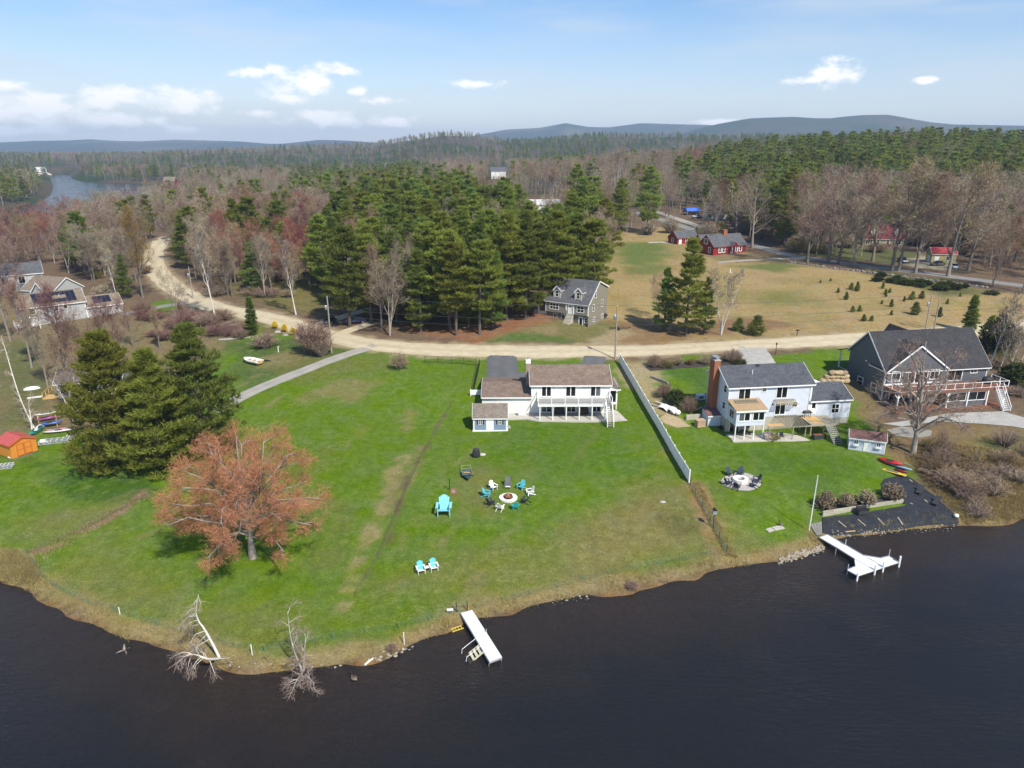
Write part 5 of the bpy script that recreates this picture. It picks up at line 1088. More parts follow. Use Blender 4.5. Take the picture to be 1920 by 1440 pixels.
MB().box(5.2, 7.9, -3.9, -2.9, 2.26, 2.31).build('pergola_panel', 'new_wood', pg)
for k in range(5): MB().box(5.9+k*.45, 6.05+k*.45, -4.4, -3.95, 2.24, 2.29).build('pergola_slat', 'old_wood', pg)
stairs(B, 14.15, 15.45, -4.25, 2.25, -7.6, -.05, 11, 'deck_grey', 'grey_wood', rails=False)
# lean-to and wooden box at the chimney end
l = MB().prism([(1.9, -.4), (4.4, -.4), (4.4, 2.75), (1.9, 2.15)], -2.15, -.03).build('lean_to', 'pale_blue', B); slab(B, [(-2.3, 1.75, 2.14), (-.02, 1.75, 2.14), (-.02, 4.5, 2.8), (-2.3, 4.5, 2.8)], .08, 'burgundy_roof', 'lean_to_roof'); MB().box(-2.3, -.03, 1.68, 1.745, 2.0, 2.2).build('lean_to_fascia', 'white_trim', B)

# ------------------------------------------------------------------ little shed with burgundy roof
siding('shed_pale', (.53,.58,.67))
def at_local(o, x, y, z=0): return o.matrix_basis @ Vector((x, y, z))
p0, p1 = G(1590, 842), G(1657, 855); rz = math.atan2(p1.y-p0.y, p1.x-p0.x)
S2 = thing('lakeside_shed', 'small pale blue shed with burgundy roof and white door near the kayaks', 'shed', (p0.x, p0.y, min(p0.z, p1.z)+.25), rz); w = math.hypot(p1.x-p0.x, p1.y-p0.y)
gable(S2, 0, w, 0, 2.6, .05, 2.0, 2.75, 'shed_pale', 'burgundy_roof', 1.3, oh=.18, rk=.12); corners(S2, 0, w, 0, .05, 1.95, w=.1)
MB().box(-.05, w+.05, -.05, 2.65, -.12, .045).build('skid_base', 'grey_wood', S2); door(S2, ('F', 0), w*.43, w*.58, .1, 1.8)
for x in (.18, .8):
    window(S2, ('F', 0), w*x-.3+.1, w*x+.3, 1.1, 1.6, 2, 1, .07); MB().box(w*x-.35, w*x+.45, -.25, -.085, .8, 1.0).build('window_box', 'white_trim', S2)
for x in (.4, w/2, w-.4): MB().box(x-.2, x+.2, .1, .5, -.7, -.125).build('footing', 'concrete', S2)

# ------------------------------------------------------------------ dark grey house
siding('dark_grey', (.105,.115,.13)); shingle('roof_black', (.05,.049,.052))
K = thing('grey_house', 'large dark grey house with white trim and long railed deck', 'house', (64.6, 117.0, 3.5), R_(9.3))
gable(K, 0, 20.0, 0, 10.3, -1.6, 4.85, 10.2, 'dark_grey', 'roof_black', 5.6, zr2=5.9, oh=.45, rk=.35, th=.16)
corners(K, 0, 20.0, 0, -1.0, 4.8)
gable(K, -.45, 4.2, 0.2, 11.4, 1.0, 4.85, 9.0, 'dark_grey', 'roof_black', 5.6, axis='y', oh=.35, rk=.2, wname='cross_gable')
MB().box(-.03, 10.6, -.47, -.452, 2.2, 2.5).build('band_board', 'white_trim', K)
YF = -.45
for s0, s1, z0, z1, nx, ny in ((1.0, 2.5, 3.0, 4.6, 2, 1), (3.0, 5.3, 2.35, 4.5, 2, 1), (5.55, 7.8, 2.35, 4.5, 2, 1), (8.4, 9.95, 3.0, 4.6, 2, 1)): window(K, ('F', YF), s0, s1, z0, z1, nx, ny, .14)
window(K, ('F', 0), 12.25, 15.0, 2.35, 4.45, 2, 1, .14, name='sliding_door'); window(K, ('F', 0), 16.7, 17.9, 3.55, 4.6, 2, 2, .12)
for s0, s1 in ((5.5, 6.9), (1.7, 3.0)): window(K, ('L', 0), s0, s1, .2, 1.6, 1, 2, .13)
MB().box(-.12, -.02, 5.2, 5.6, 4.9, 5.1).build('wall_lamp', 'white_trim', K)
MB().box(-.02, 20.02, -.02, 10.3, -2.4, -1.61).build('foundation_wall', 'foundation', K); MB().box(-.05, -.005, .2, 10.2, -1.6, -.3).build('foundation_strip', 'foundation', K)
pr = slab(K, [(-.35, 13.6, 4.75), (20.3, 13.6, 4.75), (20.3, 10.75, 5.75), (-.35, 10.75, 5.75)], .12, 'roof_black', 'porch_roof')
for x in (.1, 4.5, 9, 13.5, 19.8): MB().box(x-.1, x+.1, 13.1, 13.3, .6, 4.85).build('porch_post', 'white_trim', K)
MB().box(0, 20, 10.31, 13.4, .2, .6).build('porch_floor', 'deck_brown', K); railing(K, [(.05, 10.5), (.05, 13.2)], .6, 1.0, step=3)
slab(K, [(7.6, 14.2, 5.2), (7.6, 8, 5.2), (10.2, 8, 9.3), (10.2, 14.2, 9.3)], .12, 'roof_black', 'rear_gable_roof'); slab(K, [(12.8, 14.2, 5.2), (12.8, 8, 5.2), (10.2, 8, 9.3), (10.2, 14.2, 9.3)], .12, 'roof_black', 'rear_gable_roof')
pipe(K, 8.9, 2.6, 7.6, 1.3, .12, 'steel', 'stove_pipe'); pipe(K, 14.6, 1.9, 6.8, .6)
ud = MB().box(-.3, 20.6, -4.45, -.5, 1.95, 2.2).build('upper_deck', 'deck_brown', K); MB().box(-.33, 20.63, -4.5, -4.455, 1.78, 2.24).build('fascia', 'deck_brown', ud); railing(K, [(-.25, -.5), (-.25, -4.4), (20.5, -4.4), (20.5, -.6)], 2.21, 1.08, step=1.75, glass=None)
ld = MB().box(-1.0, 19.8, -5.3, -.03, -1.25, -1.0).build('lower_deck', 'deck_brown', K)
for x in (-.2, 4.3, 9.2, 13.1, 16.9, 20.3):
    q = MB().box(x-.1, x+.1, -4.42, -4.22, -1.3, 1.94).build('deck_post', 'white_trim', K)
    if x < 12: MB().beam((x-.7, -4.32, 1.9), (x, -4.32, 1.1), .08, .1).beam((x+.7, -4.32, 1.9), (x, -4.32, 1.1), .08, .1).build('brace', 'white_trim', q)
MB().box(9.35, 16.8, -4.15, -3.95, -.99, 0.0).build('porch_knee_wall', 'dark_grey', K)
for s0, s1 in ((9.6, 12.8), (13.4, 16.6)): window(K, ('F', -4.15), s0, s1, .1, 1.5, 2, 1, .12, name='porch_screen')
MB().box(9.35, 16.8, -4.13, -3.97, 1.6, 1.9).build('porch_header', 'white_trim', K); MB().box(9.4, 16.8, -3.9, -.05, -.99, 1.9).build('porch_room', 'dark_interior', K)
window(K, ('F', 0), 1.5, 4.5, -.9, 1.2, 2, 1, .12, name='sliding_door'); window(K, ('F', 0), 6.0, 8.0, -.4, 1.2, 2, 1, .12)
stairs(K, 18.0, 19.3, -4.55, 2.1, -7.0, -1.3, 11, 'white_trim', 'white_trim'); MB().box(18.05, 19.25, -7.6, -7.05, -1.6, -1.3).build('landing', 'concrete', K)
ho = thing('deck_grill', 'dark covered grill at the right end of the grey house deck', 'grill', at_local(K, 18.6, -2.0, 2.21), R_(9)); MB().lathe([(.8,0),(.85,.2),(.8,.8),(.65,1.05),(.1,1.2)], 14, sx=1.2, sy=.9).build('cover', 'black_cover', ho, True); MB().box(-.9, .9, -.05, .05, .0, .1).build('wheel_bar', 'black_metal', ho)
sheet('walkway', [(1655,795),(1780,775),(1880,772),(1925,785),(1925,805),(1900,800),(1840,795),(1760,790),(1690,800)], 'concrete', 'grey concrete walk below the dark grey house', 'path', lift=.07)
sheet('round_patio', [(1662,806),(1690,800),(1720,803),(1748,808),(1745,818),(1715,822),(1680,818)], 'gravel', 'pale gravel circle behind the bare maple', 'patio', lift=.05)

# ------------------------------------------------------------------ taupe cape with dormers
siding('taupe', (.235,.215,.165)); shingle('roof_slate', (.105,.108,.118))
A = thing('taupe_house', 'taupe cape house with two dormers and white trim across the dirt road', 'house', (7.6, 158.2, 7.0), R_(-31.6))
Wd = 10.7
gable(A, 0, Wd, 0, 9.9, 2.6, 5.24, 9.5, 'taupe', 'roof_slate', 5.1, zr2=7.6, oh=.3, rk=.25)
MB().box(.15, Wd-.15, .45, 9.8, -1.2, 2.595).build('basement_wall', mat('taupe_dark', (.16,.145,.12), .7, .08, 1), A); corners(A, 0, Wd, 0, 2.6, 5.2)
MB().box(Wd-.01, Wd+.02, .02, 9.88, -1.2, 2.6).build('gable_skirt', 'taupe', A)
window(A, ('F', 0), 1.2, 3.3, 3.3, 4.6, 3, 2, .12, mull=.08); window(A, ('F', 0), 8.0, 9.6, 3.3, 4.6, 2, 2, .12, mull=.08)
door(A, ('F', 0), 5.8, 6.75, 2.62, 4.7, pane=(6.0, 6.55, 4.2, 4.5)); MB().box(5.2, 5.42, -.16, -.004, 2.62, 4.85).box(7.0, 7.22, -.16, -.004, 2.62, 4.85).box(5.2, 7.22, -.2, -.004, 4.86, 5.0).build('door_surround', 'white_trim', A)
for s0 in (1.9, 3.9): window(A, ('F', .45), s0, s0+.8, 1.2, 2.2, 2, 1, .1)
door(A, ('F', .45), 8.3, 9.2, .0, 2.1, pane=(8.42, 9.08, .3, 2.0)); window(A, ('F', .45), 9.7, 10.3, 1.0, 2.0, 1, 2, .1)
for s0, z0 in ((2.9, 6.2), (2.2, 3.3), (6.6, 3.6), (2.6, .9), (6.9, .8)): window(A, ('R', Wd+.02), s0, s0+.8, z0, z0+(1.4 if z0 > 2 else .9), 1, 2, .1)
for x in (2.6, 7.9):
    dm = thing('dormer', None, None, (0, 0, 0)); dm.parent = A
    gable(dm, .55, 4.2, x-.85, x+.85, 5.6, 7.55, 8.45, 'taupe', 'roof_slate', axis='y', oh=.18, rk=.15, wname='dormer_wall'); window(dm, ('F', .55), x-.35, x+.35, 6.15, 7.4, 1, 2, .1, name='dormer_window')
    MB().box(x-.85, x-.7, .515, .546, 5.7, 7.5).box(x+.7, x+.85, .515, .546, 5.7, 7.5).build('dormer_trim', 'white_trim', dm)
st = MB()
for k in range(9): st.box(5.5, 7.1, -.35-k*.32, -.02-k*.32, -.4, 2.5-k*.26)
st.build('front_steps', 'foundation', A); railing(A, [(5.45, -.1), (5.45, -1.2)], 2.5, .95, 'grey_wood', step=1.2, baluster=.15)
ds = MB().box(-3.6, -.02, 1.0, 6.5, 2.1, 2.3).build('side_deck', 'deck_grey', A); MB().box(-3.62, -.02, .93, .99, .2, 2.25).build('white_skirt', 'white_trim', ds); railing(A, [(-.05, 1.05), (-3.55, 1.05), (-3.55, 6.4)], 2.3, 1.0, 'grey_wood', step=1.8, glass='clear_glass'); gable(A, -2.2, -.02, 5.2, 8.6, 2.3, 4.6, 5.9, 'taupe', 'roof_slate', oh=.2, rk=.15, wname='rear_ell')

# ------------------------------------------------------------------ red house and red barn
siding('barn_red', (.235,.022,.024)); 
Rh = thing('red_house', 'dark red low house with grey roof and white windows above the meadow', 'house', (70.2, 249.5, 8.9), R_(26.2))
gable(Rh, 0, 15.0, 0, 7.9, -.6, 3.0, 6.5, 'barn_red', 'roof_slate', 3.95, oh=.3, rk=.2, trim='barn_red')
for s0 in (2.6, 4.3, 10.2, 12.0): window(Rh, ('F', 0), s0, s0+.85, .9, 2.5, 1, 2, .22)
window(Rh, ('L', 0), 3.4, 4.9, 3.7, 5.2, 2, 1, .25); window(Rh, ('L', 0), 1.6, 2.4, .8, 2.4, 1, 2, .2); window(Rh, ('L', 0), 6.2, 7.0, .8, 2.4, 1, 2, .2)
gable(Rh, -1.6, 2.0, 7.2, 9.6, 2.6, 2.9, 4.2, 'barn_red', 'roof_slate', axis='y', oh=.2, rk=.1, wname='porch_gable', trim='barn_red')
for x in (7.3, 9.5): MB().box(x-.1, x+.1, -1.5, -1.3, -.3, 2.6).build('porch_post', 'white_trim', Rh)
MB().box(6.9, 9.9, -1.8, -.01, -.6, -.2).build('porch_step', 'grey_wood', Rh); door(Rh, ('F', 0), 8.0, 8.9, -.15, 2.1, col='dark_interior')
cr = MB().box(7.0, 8.6, 3.2, 4.6, 5.6, 8.0).build('chimney', 'brick_red', Rh); MB().box(6.95, 8.65, 3.15, 4.65, 8.01, 8.15).build('cap', 'brick_red', cr); pipe(Rh, 5.5, 2.8, 5.6, .3)
slab(Rh, [(17.2, -.1, 2.35), (17.2, 6, 2.35), (15.02, 6, 3.1), (15.02, -.1, 3.1)], .1, 'roof_slate', 'side_porch_roof')
for y in (.1, 5.8): MB().box(16.9, 17.05, y-.07, y+.07, -.6, 2.35).build('side_porch_post', 'barn_red', Rh)
MB().box(15.05, 17.2, -.2, 6, -.6, -.25).build('side_porch_floor', 'grey_wood', Rh); gable(Rh, 1.5, 6.5, 7.92, 12.5, 2.4, 3.2, 5.9, 'barn_red', 'roof_slate', oh=.25, rk=.2, wname='rear_ell', trim='barn_red')
Rb = thing('red_barn', 'small dark red outbuilding left of the red house', 'barn', (63.8, 277.5, 8.9), R_(28))
gable(Rb, 0, 10.5, 0, 5.4, -.6, 2.5, 4.9, 'barn_red', 'roof_slate', 2.7, oh=.25, rk=.2, trim='barn_red'); window(Rb, ('L', 0), 2.3, 3.1, .8, 2.2, 1, 2, .18); door(Rb, ('F', 0), .9, 2.1, -.1, 2.0); window(Rb, ('F', 0), 4.2, 5.0, .9, 2.1, 1, 2, .15)

# ------------------------------------------------------------------ burgundy-roofed house, shed and deck across the paved road
siding('sage', (.30,.30,.20)); mat('roof_burgundy', (.13,.028,.034), .85, .18, 1.5, bump=.2)
Bh = thing('burgundy_house', 'sage house with burgundy roof and dormers behind roadside trees', 'house', (132.4, 271.0, 9.3), R_(-11.2))
gable(Bh, 0, 15.0, 0, 8.6, -.8, 3.0, 8.0, 'sage', 'roof_burgundy', 4.3, oh=.3, rk=.25); corners(Bh, 0, 15, 0, -.6, 2.95)
for s0, s1, nx in ((1.0, 2.4, 2), (2.6, 3.2, 1), (5.0, 5.8, 1), (8.2, 9.2, 1), (12.2, 13.2, 1)): window(Bh, ('F', 0), s0, s1, .9, 2.4, nx, 2, .13)
for x in (3.2, 11.4):
    dm = thing('dormer', None, None); dm.parent = Bh; gable(dm, .7, 3.6, x-.75, x+.75, 3.9, 5.5, 6.4, 'sage', 'roof_burgundy', axis='y', oh=.15, rk=.12, wname='dormer_wall'); window(dm, ('F', .7), x-.3, x+.3, 4.4, 5.4, 1, 2, .1, name='dormer_window')
stairs(Bh, 8.0, 9.4, -1.0, .9, -4.5, -1.2, 9, 'deck_brown', mat('red_stain', (.22,.05,.035), .7, .15, 2), m_rail='red_stain'); MB().box(7.2, 10.0, -1.0, -.02, .7, .95).build('stoop', 'deck_brown', Bh)
Bd = thing('red_woodshed', 'open red-brown woodshed beside the burgundy-roofed house', 'shed', at_local(Bh, 16.2, -.5, -.8), R_(-11)); MB().box(0, 4.2, 3.0, 3.1, 0, 3.0).box(0, .1, .2, 2.99, 0, 2.8).box(2.2, 4.2, 0, .1, 0, 2.6).build('wall', 'red_stain', Bd); slab(Bd, [(-.2, -.2, 2.85), (4.4, -.2, 2.85), (4.4, 3.3, 3.3), (-.2, 3.3, 3.3)], .1, 'burgundy_roof'); MB().box(.12, 2.1, 1.4, 2.9, 0, 1.6).build('stacked_wood', 'dark_interior', Bd)
for x in (.1, 2.2, 4.1): MB().box(x-.07, x+.07, .0, .14, 0, 2.84).build('post', 'red_stain', Bd)
p0, p1 = G(1745, 493), G(1775, 496)
Bs = thing('yellow_shed', 'small cream shed with red roof across the paved road', 'shed', (p0.x, p0.y, p0.z), R_(-8)); mat('cream', (.42,.38,.16), .7, .1, 1); gable(Bs, 0, 7.5, 0, 4.5, -.4, 3.0, 4.8, 'cream', mat('roof_red', (.28,.035,.04), .7, .12, 1.5), 2.25, oh=.25, rk=.2); door(Bs, ('F', 0), 1.0, 2.2, -.1, 2.1); window(Bs, ('F', 0), 4.5, 5.5, 1.0, 2.1, 2, 1, .1); MB().box(-.06, -.006, 1.0, 3.5, 0, 2.3).build('side_door', 'white_trim', Bs)

# ------------------------------------------------------------------ house with solar panels, left
siding('light_grey', (.40,.41,.40)); shingle('roof_tan', (.215,.17,.13))
N_ = thing('solar_house', 'light grey house with black solar panels on its tan roof', 'house', (-104.1, 171.8, 5.0), R_(40))
gable(N_, -14.5, -.7, 0, 8.4, -1.2, 4.17, 6.6, 'light_grey', 'roof_tan', 4.2, oh=.35, rk=.3); gable(N_, -.68, 7.3, .0, 7.0, -1.2, 2.55, 4.6, 'light_grey', 'roof_tan', 3.5, oh=.3, rk=.2, wname='wing_wall'); corners(N_, -.68, 7.3, 0, -1, 2.5); corners(N_, -14.5, -.7, 0, -1, 4.1)
window(N_, ('F', 0), -7.2, -6.5, 2.6, 3.7, 1, 1, .14); window(N_, ('F', 0), -5.3, -4.6, 2.9, 3.7, 1, 1, .14); window(N_, ('F', 0), -7.6, -6.8, .2, 1.1, 1, 1, .14); window(N_, ('F', 0), 5.6, 6.3, 1.0, 1.8, 1, 1, .12)
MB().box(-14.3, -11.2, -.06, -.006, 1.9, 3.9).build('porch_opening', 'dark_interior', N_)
for x in (-14.3, -12.6, -11.2): MB().box(x-.12, x+.12, -.14, -.065, 1.0, 4.0).build('porch_post', 'white_trim', N_)
railing(N_, [(-14.3, -.2), (-11.2, -.2)], 1.5, .9, step=1.5, baluster=.2, bm='white_trim'); MB().box(-16.0, -11.0, -3.6, -.25, .3, .5).build('deck', 'white_paint', N_); railing(N_, [(-11.1, -.3), (-11.1, -3.5), (-15.9, -3.5), (-15.9, -.3)], .5, 1.0, step=1.6, baluster=.2, bm='white_trim')
for x in (-15.8, -13.5, -11.2): MB().box(x-.1, x+.1, -3.55, -3.35, -2.2, .295).build('deck_post', 'white_trim', N_)
def solar(x0, x1, nx, ny, y0, y1, ze, g):
    for i in range(nx):
        for j in range(ny):
            if nx > 5 and j == 1 and 4 <= i <= 6: continue
            a, b = x0+(x1-x0)*i/nx+.02, x0+(x1-x0)*(i+1)/nx-.02; c, d_ = y0+(y1-y0)*j/ny+.02, y0+(y1-y0)*(j+1)/ny-.02
            slab(N_, [(a, c, ze+g*c+.19), (b, c, ze+g*c+.19), (b, d_, ze+g*d_+.19), (a, d_, ze+g*d_+.19)], .05, 'solar', 'solar_panel')
g_ = (6.6-4.17)/4.2; solar(-11.2, -2.2, 9, 3, .3, 3.7, 4.17, g_); g_ = (4.6-2.55)/3.5; solar(1.3, 5.2, 4, 2, .7, 2.9, 2.55, g_)
pipe(N_, -5.6, 2.1, 5.45, .7)
N2 = thing('tan_roofed_house', 'tan-roofed grey house partly hidden behind the solar-panel house', 'house', (-131, 188, 5.2), R_(-20)); gable(N2, 0, 11, 0, 9, -1.5, 3.6, 6.6, 'light_grey', 'roof_tan', 4.5, axis='x'); gable(N2, -1.5, 5, 5.5, 10.5, 0, 3.4, 6.0, 'light_grey', 'roof_tan', axis='y', wname='gable_wing'); window(N2, ('F', 0), 1.5, 2.6, 1.2, 2.6, 2, 1, .13); window(N2, ('F', -1.5), 7.4, 8.6, 1.3, 2.7, 2, 1, .13)
N3 = thing('trimmed_house', 'grey house with white trim at the left edge among trees', 'house', (-147, 200, 5.0), R_(35)); gable(N3, 0, 12, 0, 8, -1.5, 5.2, 7.8, 'light_grey', 'roof_slate', 4); window(N3, ('F', 0), 2.0, 3.5, 2.6, 4.4, 2, 1, .2); window(N3, ('F', 0), 6.0, 7.5, 2.6, 4.4, 2, 1, .2)
# screened-porch cottage half hidden by the pine clump
p0 = G(112, 748); Pc = thing('porch_cottage', 'grey cottage with screened porch half hidden by the big pines', 'house', (p0.x, p0.y, p0.z+.2), R_(14))
gable(Pc, 0, 10.0, 0, 6.0, -.6, 2.7, 4.3, 'light_grey', 'roof_slate', 3.0, axis='x', oh=.4, rk=.5)
for k in range(4): window(Pc, ('L', 0), .35+k*1.4, 1.4+k*1.4, .3, 2.4, 1, 1, .08, name='screen')
for k in range(3): window(Pc, ('F', 0), .4+k*1.6, 1.6+k*1.6, .3, 2.3, 1, 1, .1, name='screen')
dk = MB().box(-2.8, -.02, .4, 5.0, -.5, -.1).build('deck', 'new_wood', Pc); railing(Pc, [(-.1, 5.0), (-2.75, 5.0), (-2.75, .5)], -.1, 1.0, 'new_wood', step=1.4); MB().box(-.6, 10.2, -1.2, -.02, -.7, -.45).build('stone_edge', 'concrete', Pc)
for (u, v, lab) in ((60, 730, 'white overturned boat lying beside the cottage deck'), (65, 746, 'white board lying in front of the cottage deck')):
    p = G(u, v); o = thing('upturned_boat' if v < 740 else 'white_board', lab, 'boat' if v < 740 else 'board', p, .5)
    if v < 740: MB().lathe([(.02,.55),(.35,.5),(.6,.2),(.65,0)][::-1], 12, sx=2.2).build('hull', 'white_paint', o, True); MB().beam((-1.4, 0, .5), (1.4, 0, .5), .06, .06).build('keel', 'grey_wood', o)
    else: MB().box(-1.1, 1.1, -.4, .4, .08, .14).build('board', 'white_paint', o); MB().box(-.9, -.8, -.4, .4, 0, .079).box(.8, .9, -.4, .4, 0, .079).build('batten', 'grey_wood', o)
# orange shed
p0, p1 = G(24, 864), G(72, 846); rz = math.atan2(p1.y-p0.y, p1.x-p0.x)
mat('orange_paint', (.60,.235,.035), .6, .1, 2, stretch=(6, 6, .6)); mat('orange_trim', (.50,.12,.03), .6, .08, 2); mat('red_roofing', (.42,.085,.08), .8, .12, 2)
Os = thing('orange_shed', 'bright orange shed with red roof and double doors at the left', 'shed', (p0.x, p0.y, (p0.z+p1.z)/2+.2), rz); w = math.hypot(p1.x-p0.x, p1.y-p0.y)
gable(Os, 0, 3.6, 0, w, 0, 2.0, 2.75, 'orange_paint', 'red_roofing', axis='y', oh=.12, rk=.12, trim='orange_trim')
for k in range(2):
    a = w*.22+k*w*.29; dq = MB().box(a+.02, a+w*.28, -.05, -.004, .12, 1.95).build('door', 'orange_paint', Os); q = MB(); b = a+w*.28
    for s0, s1, z0, z1 in ((a+.02, a+.12, .12, 1.95), (b-.1, b, .12, 1.95), (a+.121, b-.101, .12, .24), (a+.121, b-.101, 1.83, 1.95), (a+.121, b-.101, 1.0, 1.1)): q.box(s0, s1, -.07, -.051, z0, z1)
    q.build('door_trim', 'orange_trim', dq)
MB().box(.1, w-.1, .1, 3.5, -.35, -.005).build('skid_base', 'grey_wood', Os)

# ------------------------------------------------------------------ far buildings seen through the trees
def far_house(u, v, w, d, ze, zr, wall, roof, rz, lab, name='far_house', dz=0.0):
    b = G(u, v); o = thing(name, lab, 'house', (b.x, b.y, b.z+dz), rz); gable(o, -w/2, w/2, 0, d, -2, ze, zr, wall, roof, oh=.5, rk=.4)
    for k in range(3): s = -w/2+w*(k+.5)/3; window(o, ('F', 0), s-.7, s+.7, 1.0, 2.5, 2, 1, .15)
    return o
far_house(1022, 400, 34, 14, 4.5, 6.5, 'white_siding', mat('white_roof', (.66,.66,.68), .6, .08, .5), .08, 'long white-roofed building behind the pine grove', 'white_building'); far_house(982, 404, 10, 8, 5, 7.5, 'white_siding', 'white_roof', .1, 'small white building left of the long white one', 'white_outbuilding')
far_house(935, 335, 16, 10, 8, 12, 'white_siding', 'roof_slate', .1, 'white house glimpsed through the bare woods'); far_house(1350, 412, 14, 9, 4, 6.5, 'light_grey', 'roof_slate', -.2, 'pale house behind the trees above the red house')
far_house(318, 346, 13, 9, 5, 9, 'barn_red', 'roof_tan', .1, 'reddish lakeside cabin across the far water', 'lake_cabin'); far_house(72, 322, 16, 10, 4, 7, 'white_siding', 'white_roof', .1, 'white building by the sandy far shore', 'shore_building')
far_house(848, 263, 40, 20, 10, 16, 'white_siding', 'white_roof', 0, 'white farmhouse high on the far wooded hill', 'hill_farmhouse', 26); far_house(868, 264, 24, 14, 7, 11, 'white_siding', 'white_roof', 0, 'lower white building beside the hill farmhouse', 'hill_barn', 26)
far_house(540, 283, 20, 14, 9, 15, 'white_siding', 'roof_slate', 0, 'white house far off in the woods left of the grove', dz=12); far_house(549, 284, 14, 12, 8, 13, 'brick_red', 'roof_tan', 0, 'reddish house far off beside the white one', dz=12)
sheet('far_beach', [(45,326),(60,321),(100,325),(100,328),(70,331)], mat('sand', (.55,.49,.36), .95, .08, .2), 'pale sandy beach on the far shore', 'beach', lift=.5, step=25)
# ------------------------------------------------------------------ garden furniture
mat('teal_paint', (.10,.46,.53), .45, .06, 3); mat('teal_deep', (.03,.36,.36), .45, .06, 3); mat('white_poly', (.80,.79,.76), .45, .05, 3); mat('navy_poly', (.045,.055,.085), .5, .1, 3); mat('charcoal', (.04,.042,.046), .55, .15, 3); mat('giant_teal', (.22,.58,.66), .45, .07, 2); mat('cushion_grey', (.12,.12,.13), .8, .15, 4)
CHAIRS = {}
def adirondack(mname, slats=5, sep=False, back=None):
    """slatted armchair facing -y; sep = every back slat a piece of its own"""
    o = thing('adirondack_chair', 'x', 'chair'); W2 = .29; back = back or mname
    s = MB()
    for k in range(5): t = k/4; s.cbox((0, -.42+t*.46, .385-t*.12), (W2*2, .105, .022), Matrix.Rotation(-.25, 3, 'X'))
    s.build('seat', mname, o)
    tl = (.84, .93, .97, .93, .84) if slats == 5 else (.8, .88, .95, .95, .88, .8)
    b = None; b_mb = MB()
    for k in range(slats):
        x = (-.5+(k+.5)/slats); L_ = tl[k]; x0, x1 = x*.46, x*.6; wv = .6/slats*.9
        q = (b_mb if not sep else MB()).beam((x0, .06, .25), (x1, .06+L_*.36, .25+L_*.82), wv, .024) if False else (b_mb if not sep else MB()).add(
            [(x0-wv*.42, .06, .25), (x0+wv*.42, .06, .25), (x1+wv*.52, .06+L_*.36, .25+L_*.82), (x1-wv*.52, .06+L_*.36, .25+L_*.82), (x0-wv*.42, .085, .24), (x0+wv*.42, .085, .24), (x1+wv*.52, .085+L_*.36, .24+L_*.82), (x1-wv*.52, .085+L_*.36, .24+L_*.82)],
            [(0,1,2,3),(7,6,5,4),(0,4,5,1),(1,5,6,2),(2,6,7,3),(3,7,4,0)])
        if sep: q.build('back_slat', back, o)
    if not sep: b_mb.build('backrest', back, o)
    MB().beam((-.33, .22, .56), (.33, .22, .56), .05, .07).build('back_rail', mname, o)
    for sx in (-1, 1):
        MB().prism([(-.5, .575), (.3, .575), (.3, .6), (-.5, .6)], sx*.37-.075, sx*.37+.075).build('arm', mname, o)
        MB().box(sx*.33-.02, sx*.33+.02, -.46, -.34, 0, .574).build('front_leg', mname, o)
        MB().add([(sx*.31-.017, -.46, .31), (sx*.31+.017, -.46, .31), (sx*.31+.017, .52, 0), (sx*.31-.017, .52, 0), (sx*.31-.017, -.46, .42), (sx*.31+.017, -.46, .42), (sx*.31+.017, .56, .08), (sx*.31-.017, .56, .08)], [(0,3,2,1),(4,5,6,7),(0,1,5,4),(1,2,6,5),(2,3,7,6),(3,0,4,7)]).build('rear_leg', mname, o)
    return o
def chair(kind, u, v, target, label, scale=1.12, group='chairs round the fire pits', proto=None):
    p = G(u, v); a = math.atan2(target.y-p.y, target.x-p.x)+math.pi/2
    if kind not in CHAIRS: CHAIRS[kind] = o = adirondack(kind); o.location = p; o.rotation_euler = (0, 0, a); o.scale = (scale,)*3; tag(o, label, 'chair', group); return o
    return clone(CHAIRS[kind], p, a, label, group, scale)
F1 = G(953, 934)
for kd, u, v, l in [('white_poly', 924, 917, 'white armchair left behind the white-rimmed fire pit'), ('teal_paint', 978, 916, 'light teal armchair right behind the white-rimmed fire pit'), ('white_poly', 995, 927, 'white armchair right of the white-rimmed fire pit'), ('teal_paint', 911, 930, 'light teal armchair left of the white-rimmed fire pit'), ('charcoal', 918, 947, 'dark armchair at the lower left of the white-rimmed fire pit'), ('white_poly', 937, 957, 'white armchair in front of the white-rimmed fire pit'), ('teal_deep', 966, 955, 'deep teal armchair in front of the white-rimmed fire pit'), ('charcoal', 986, 943, 'dark armchair at the lower right of the white-rimmed fire pit')]: chair(kd, u, v, F1, l)
gl = thing('padded_chair', 'grey padded chair directly behind the white-rimmed fire pit', 'chair', G(952, 914), 0, 'chairs round the fire pits')
MB().box(-.34, .34, -.4, .3, .3, .44).build('seat', 'cushion_grey', gl, bevel=.04); MB().add([(-.34,.25,.4),(.34,.25,.4),(.32,.62,1.35),(-.32,.62,1.35),(-.34,.38,.36),(.34,.38,.36),(.32,.74,1.31),(-.32,.74,1.31)], [(0,1,2,3),(7,6,5,4),(0,4,5,1),(1,5,6,2),(2,6,7,3),(3,7,4,0)]).build('backrest', 'cushion_grey', gl); MB().box(-.33, .33, -.5, -.405, .3, .42).build('front_pad', 'white_poly', gl)
for sx in (-1, 1):
    MB().tube([(sx*.4, -.42, 0), (sx*.4, -.42, .6), (sx*.4, .4, .62)], .025, 6).build('arm', 'steel', gl); MB().tube([(sx*.38, .35, 0), (sx*.38, .45, .5)], .025, 6).build('leg', 'steel', gl)
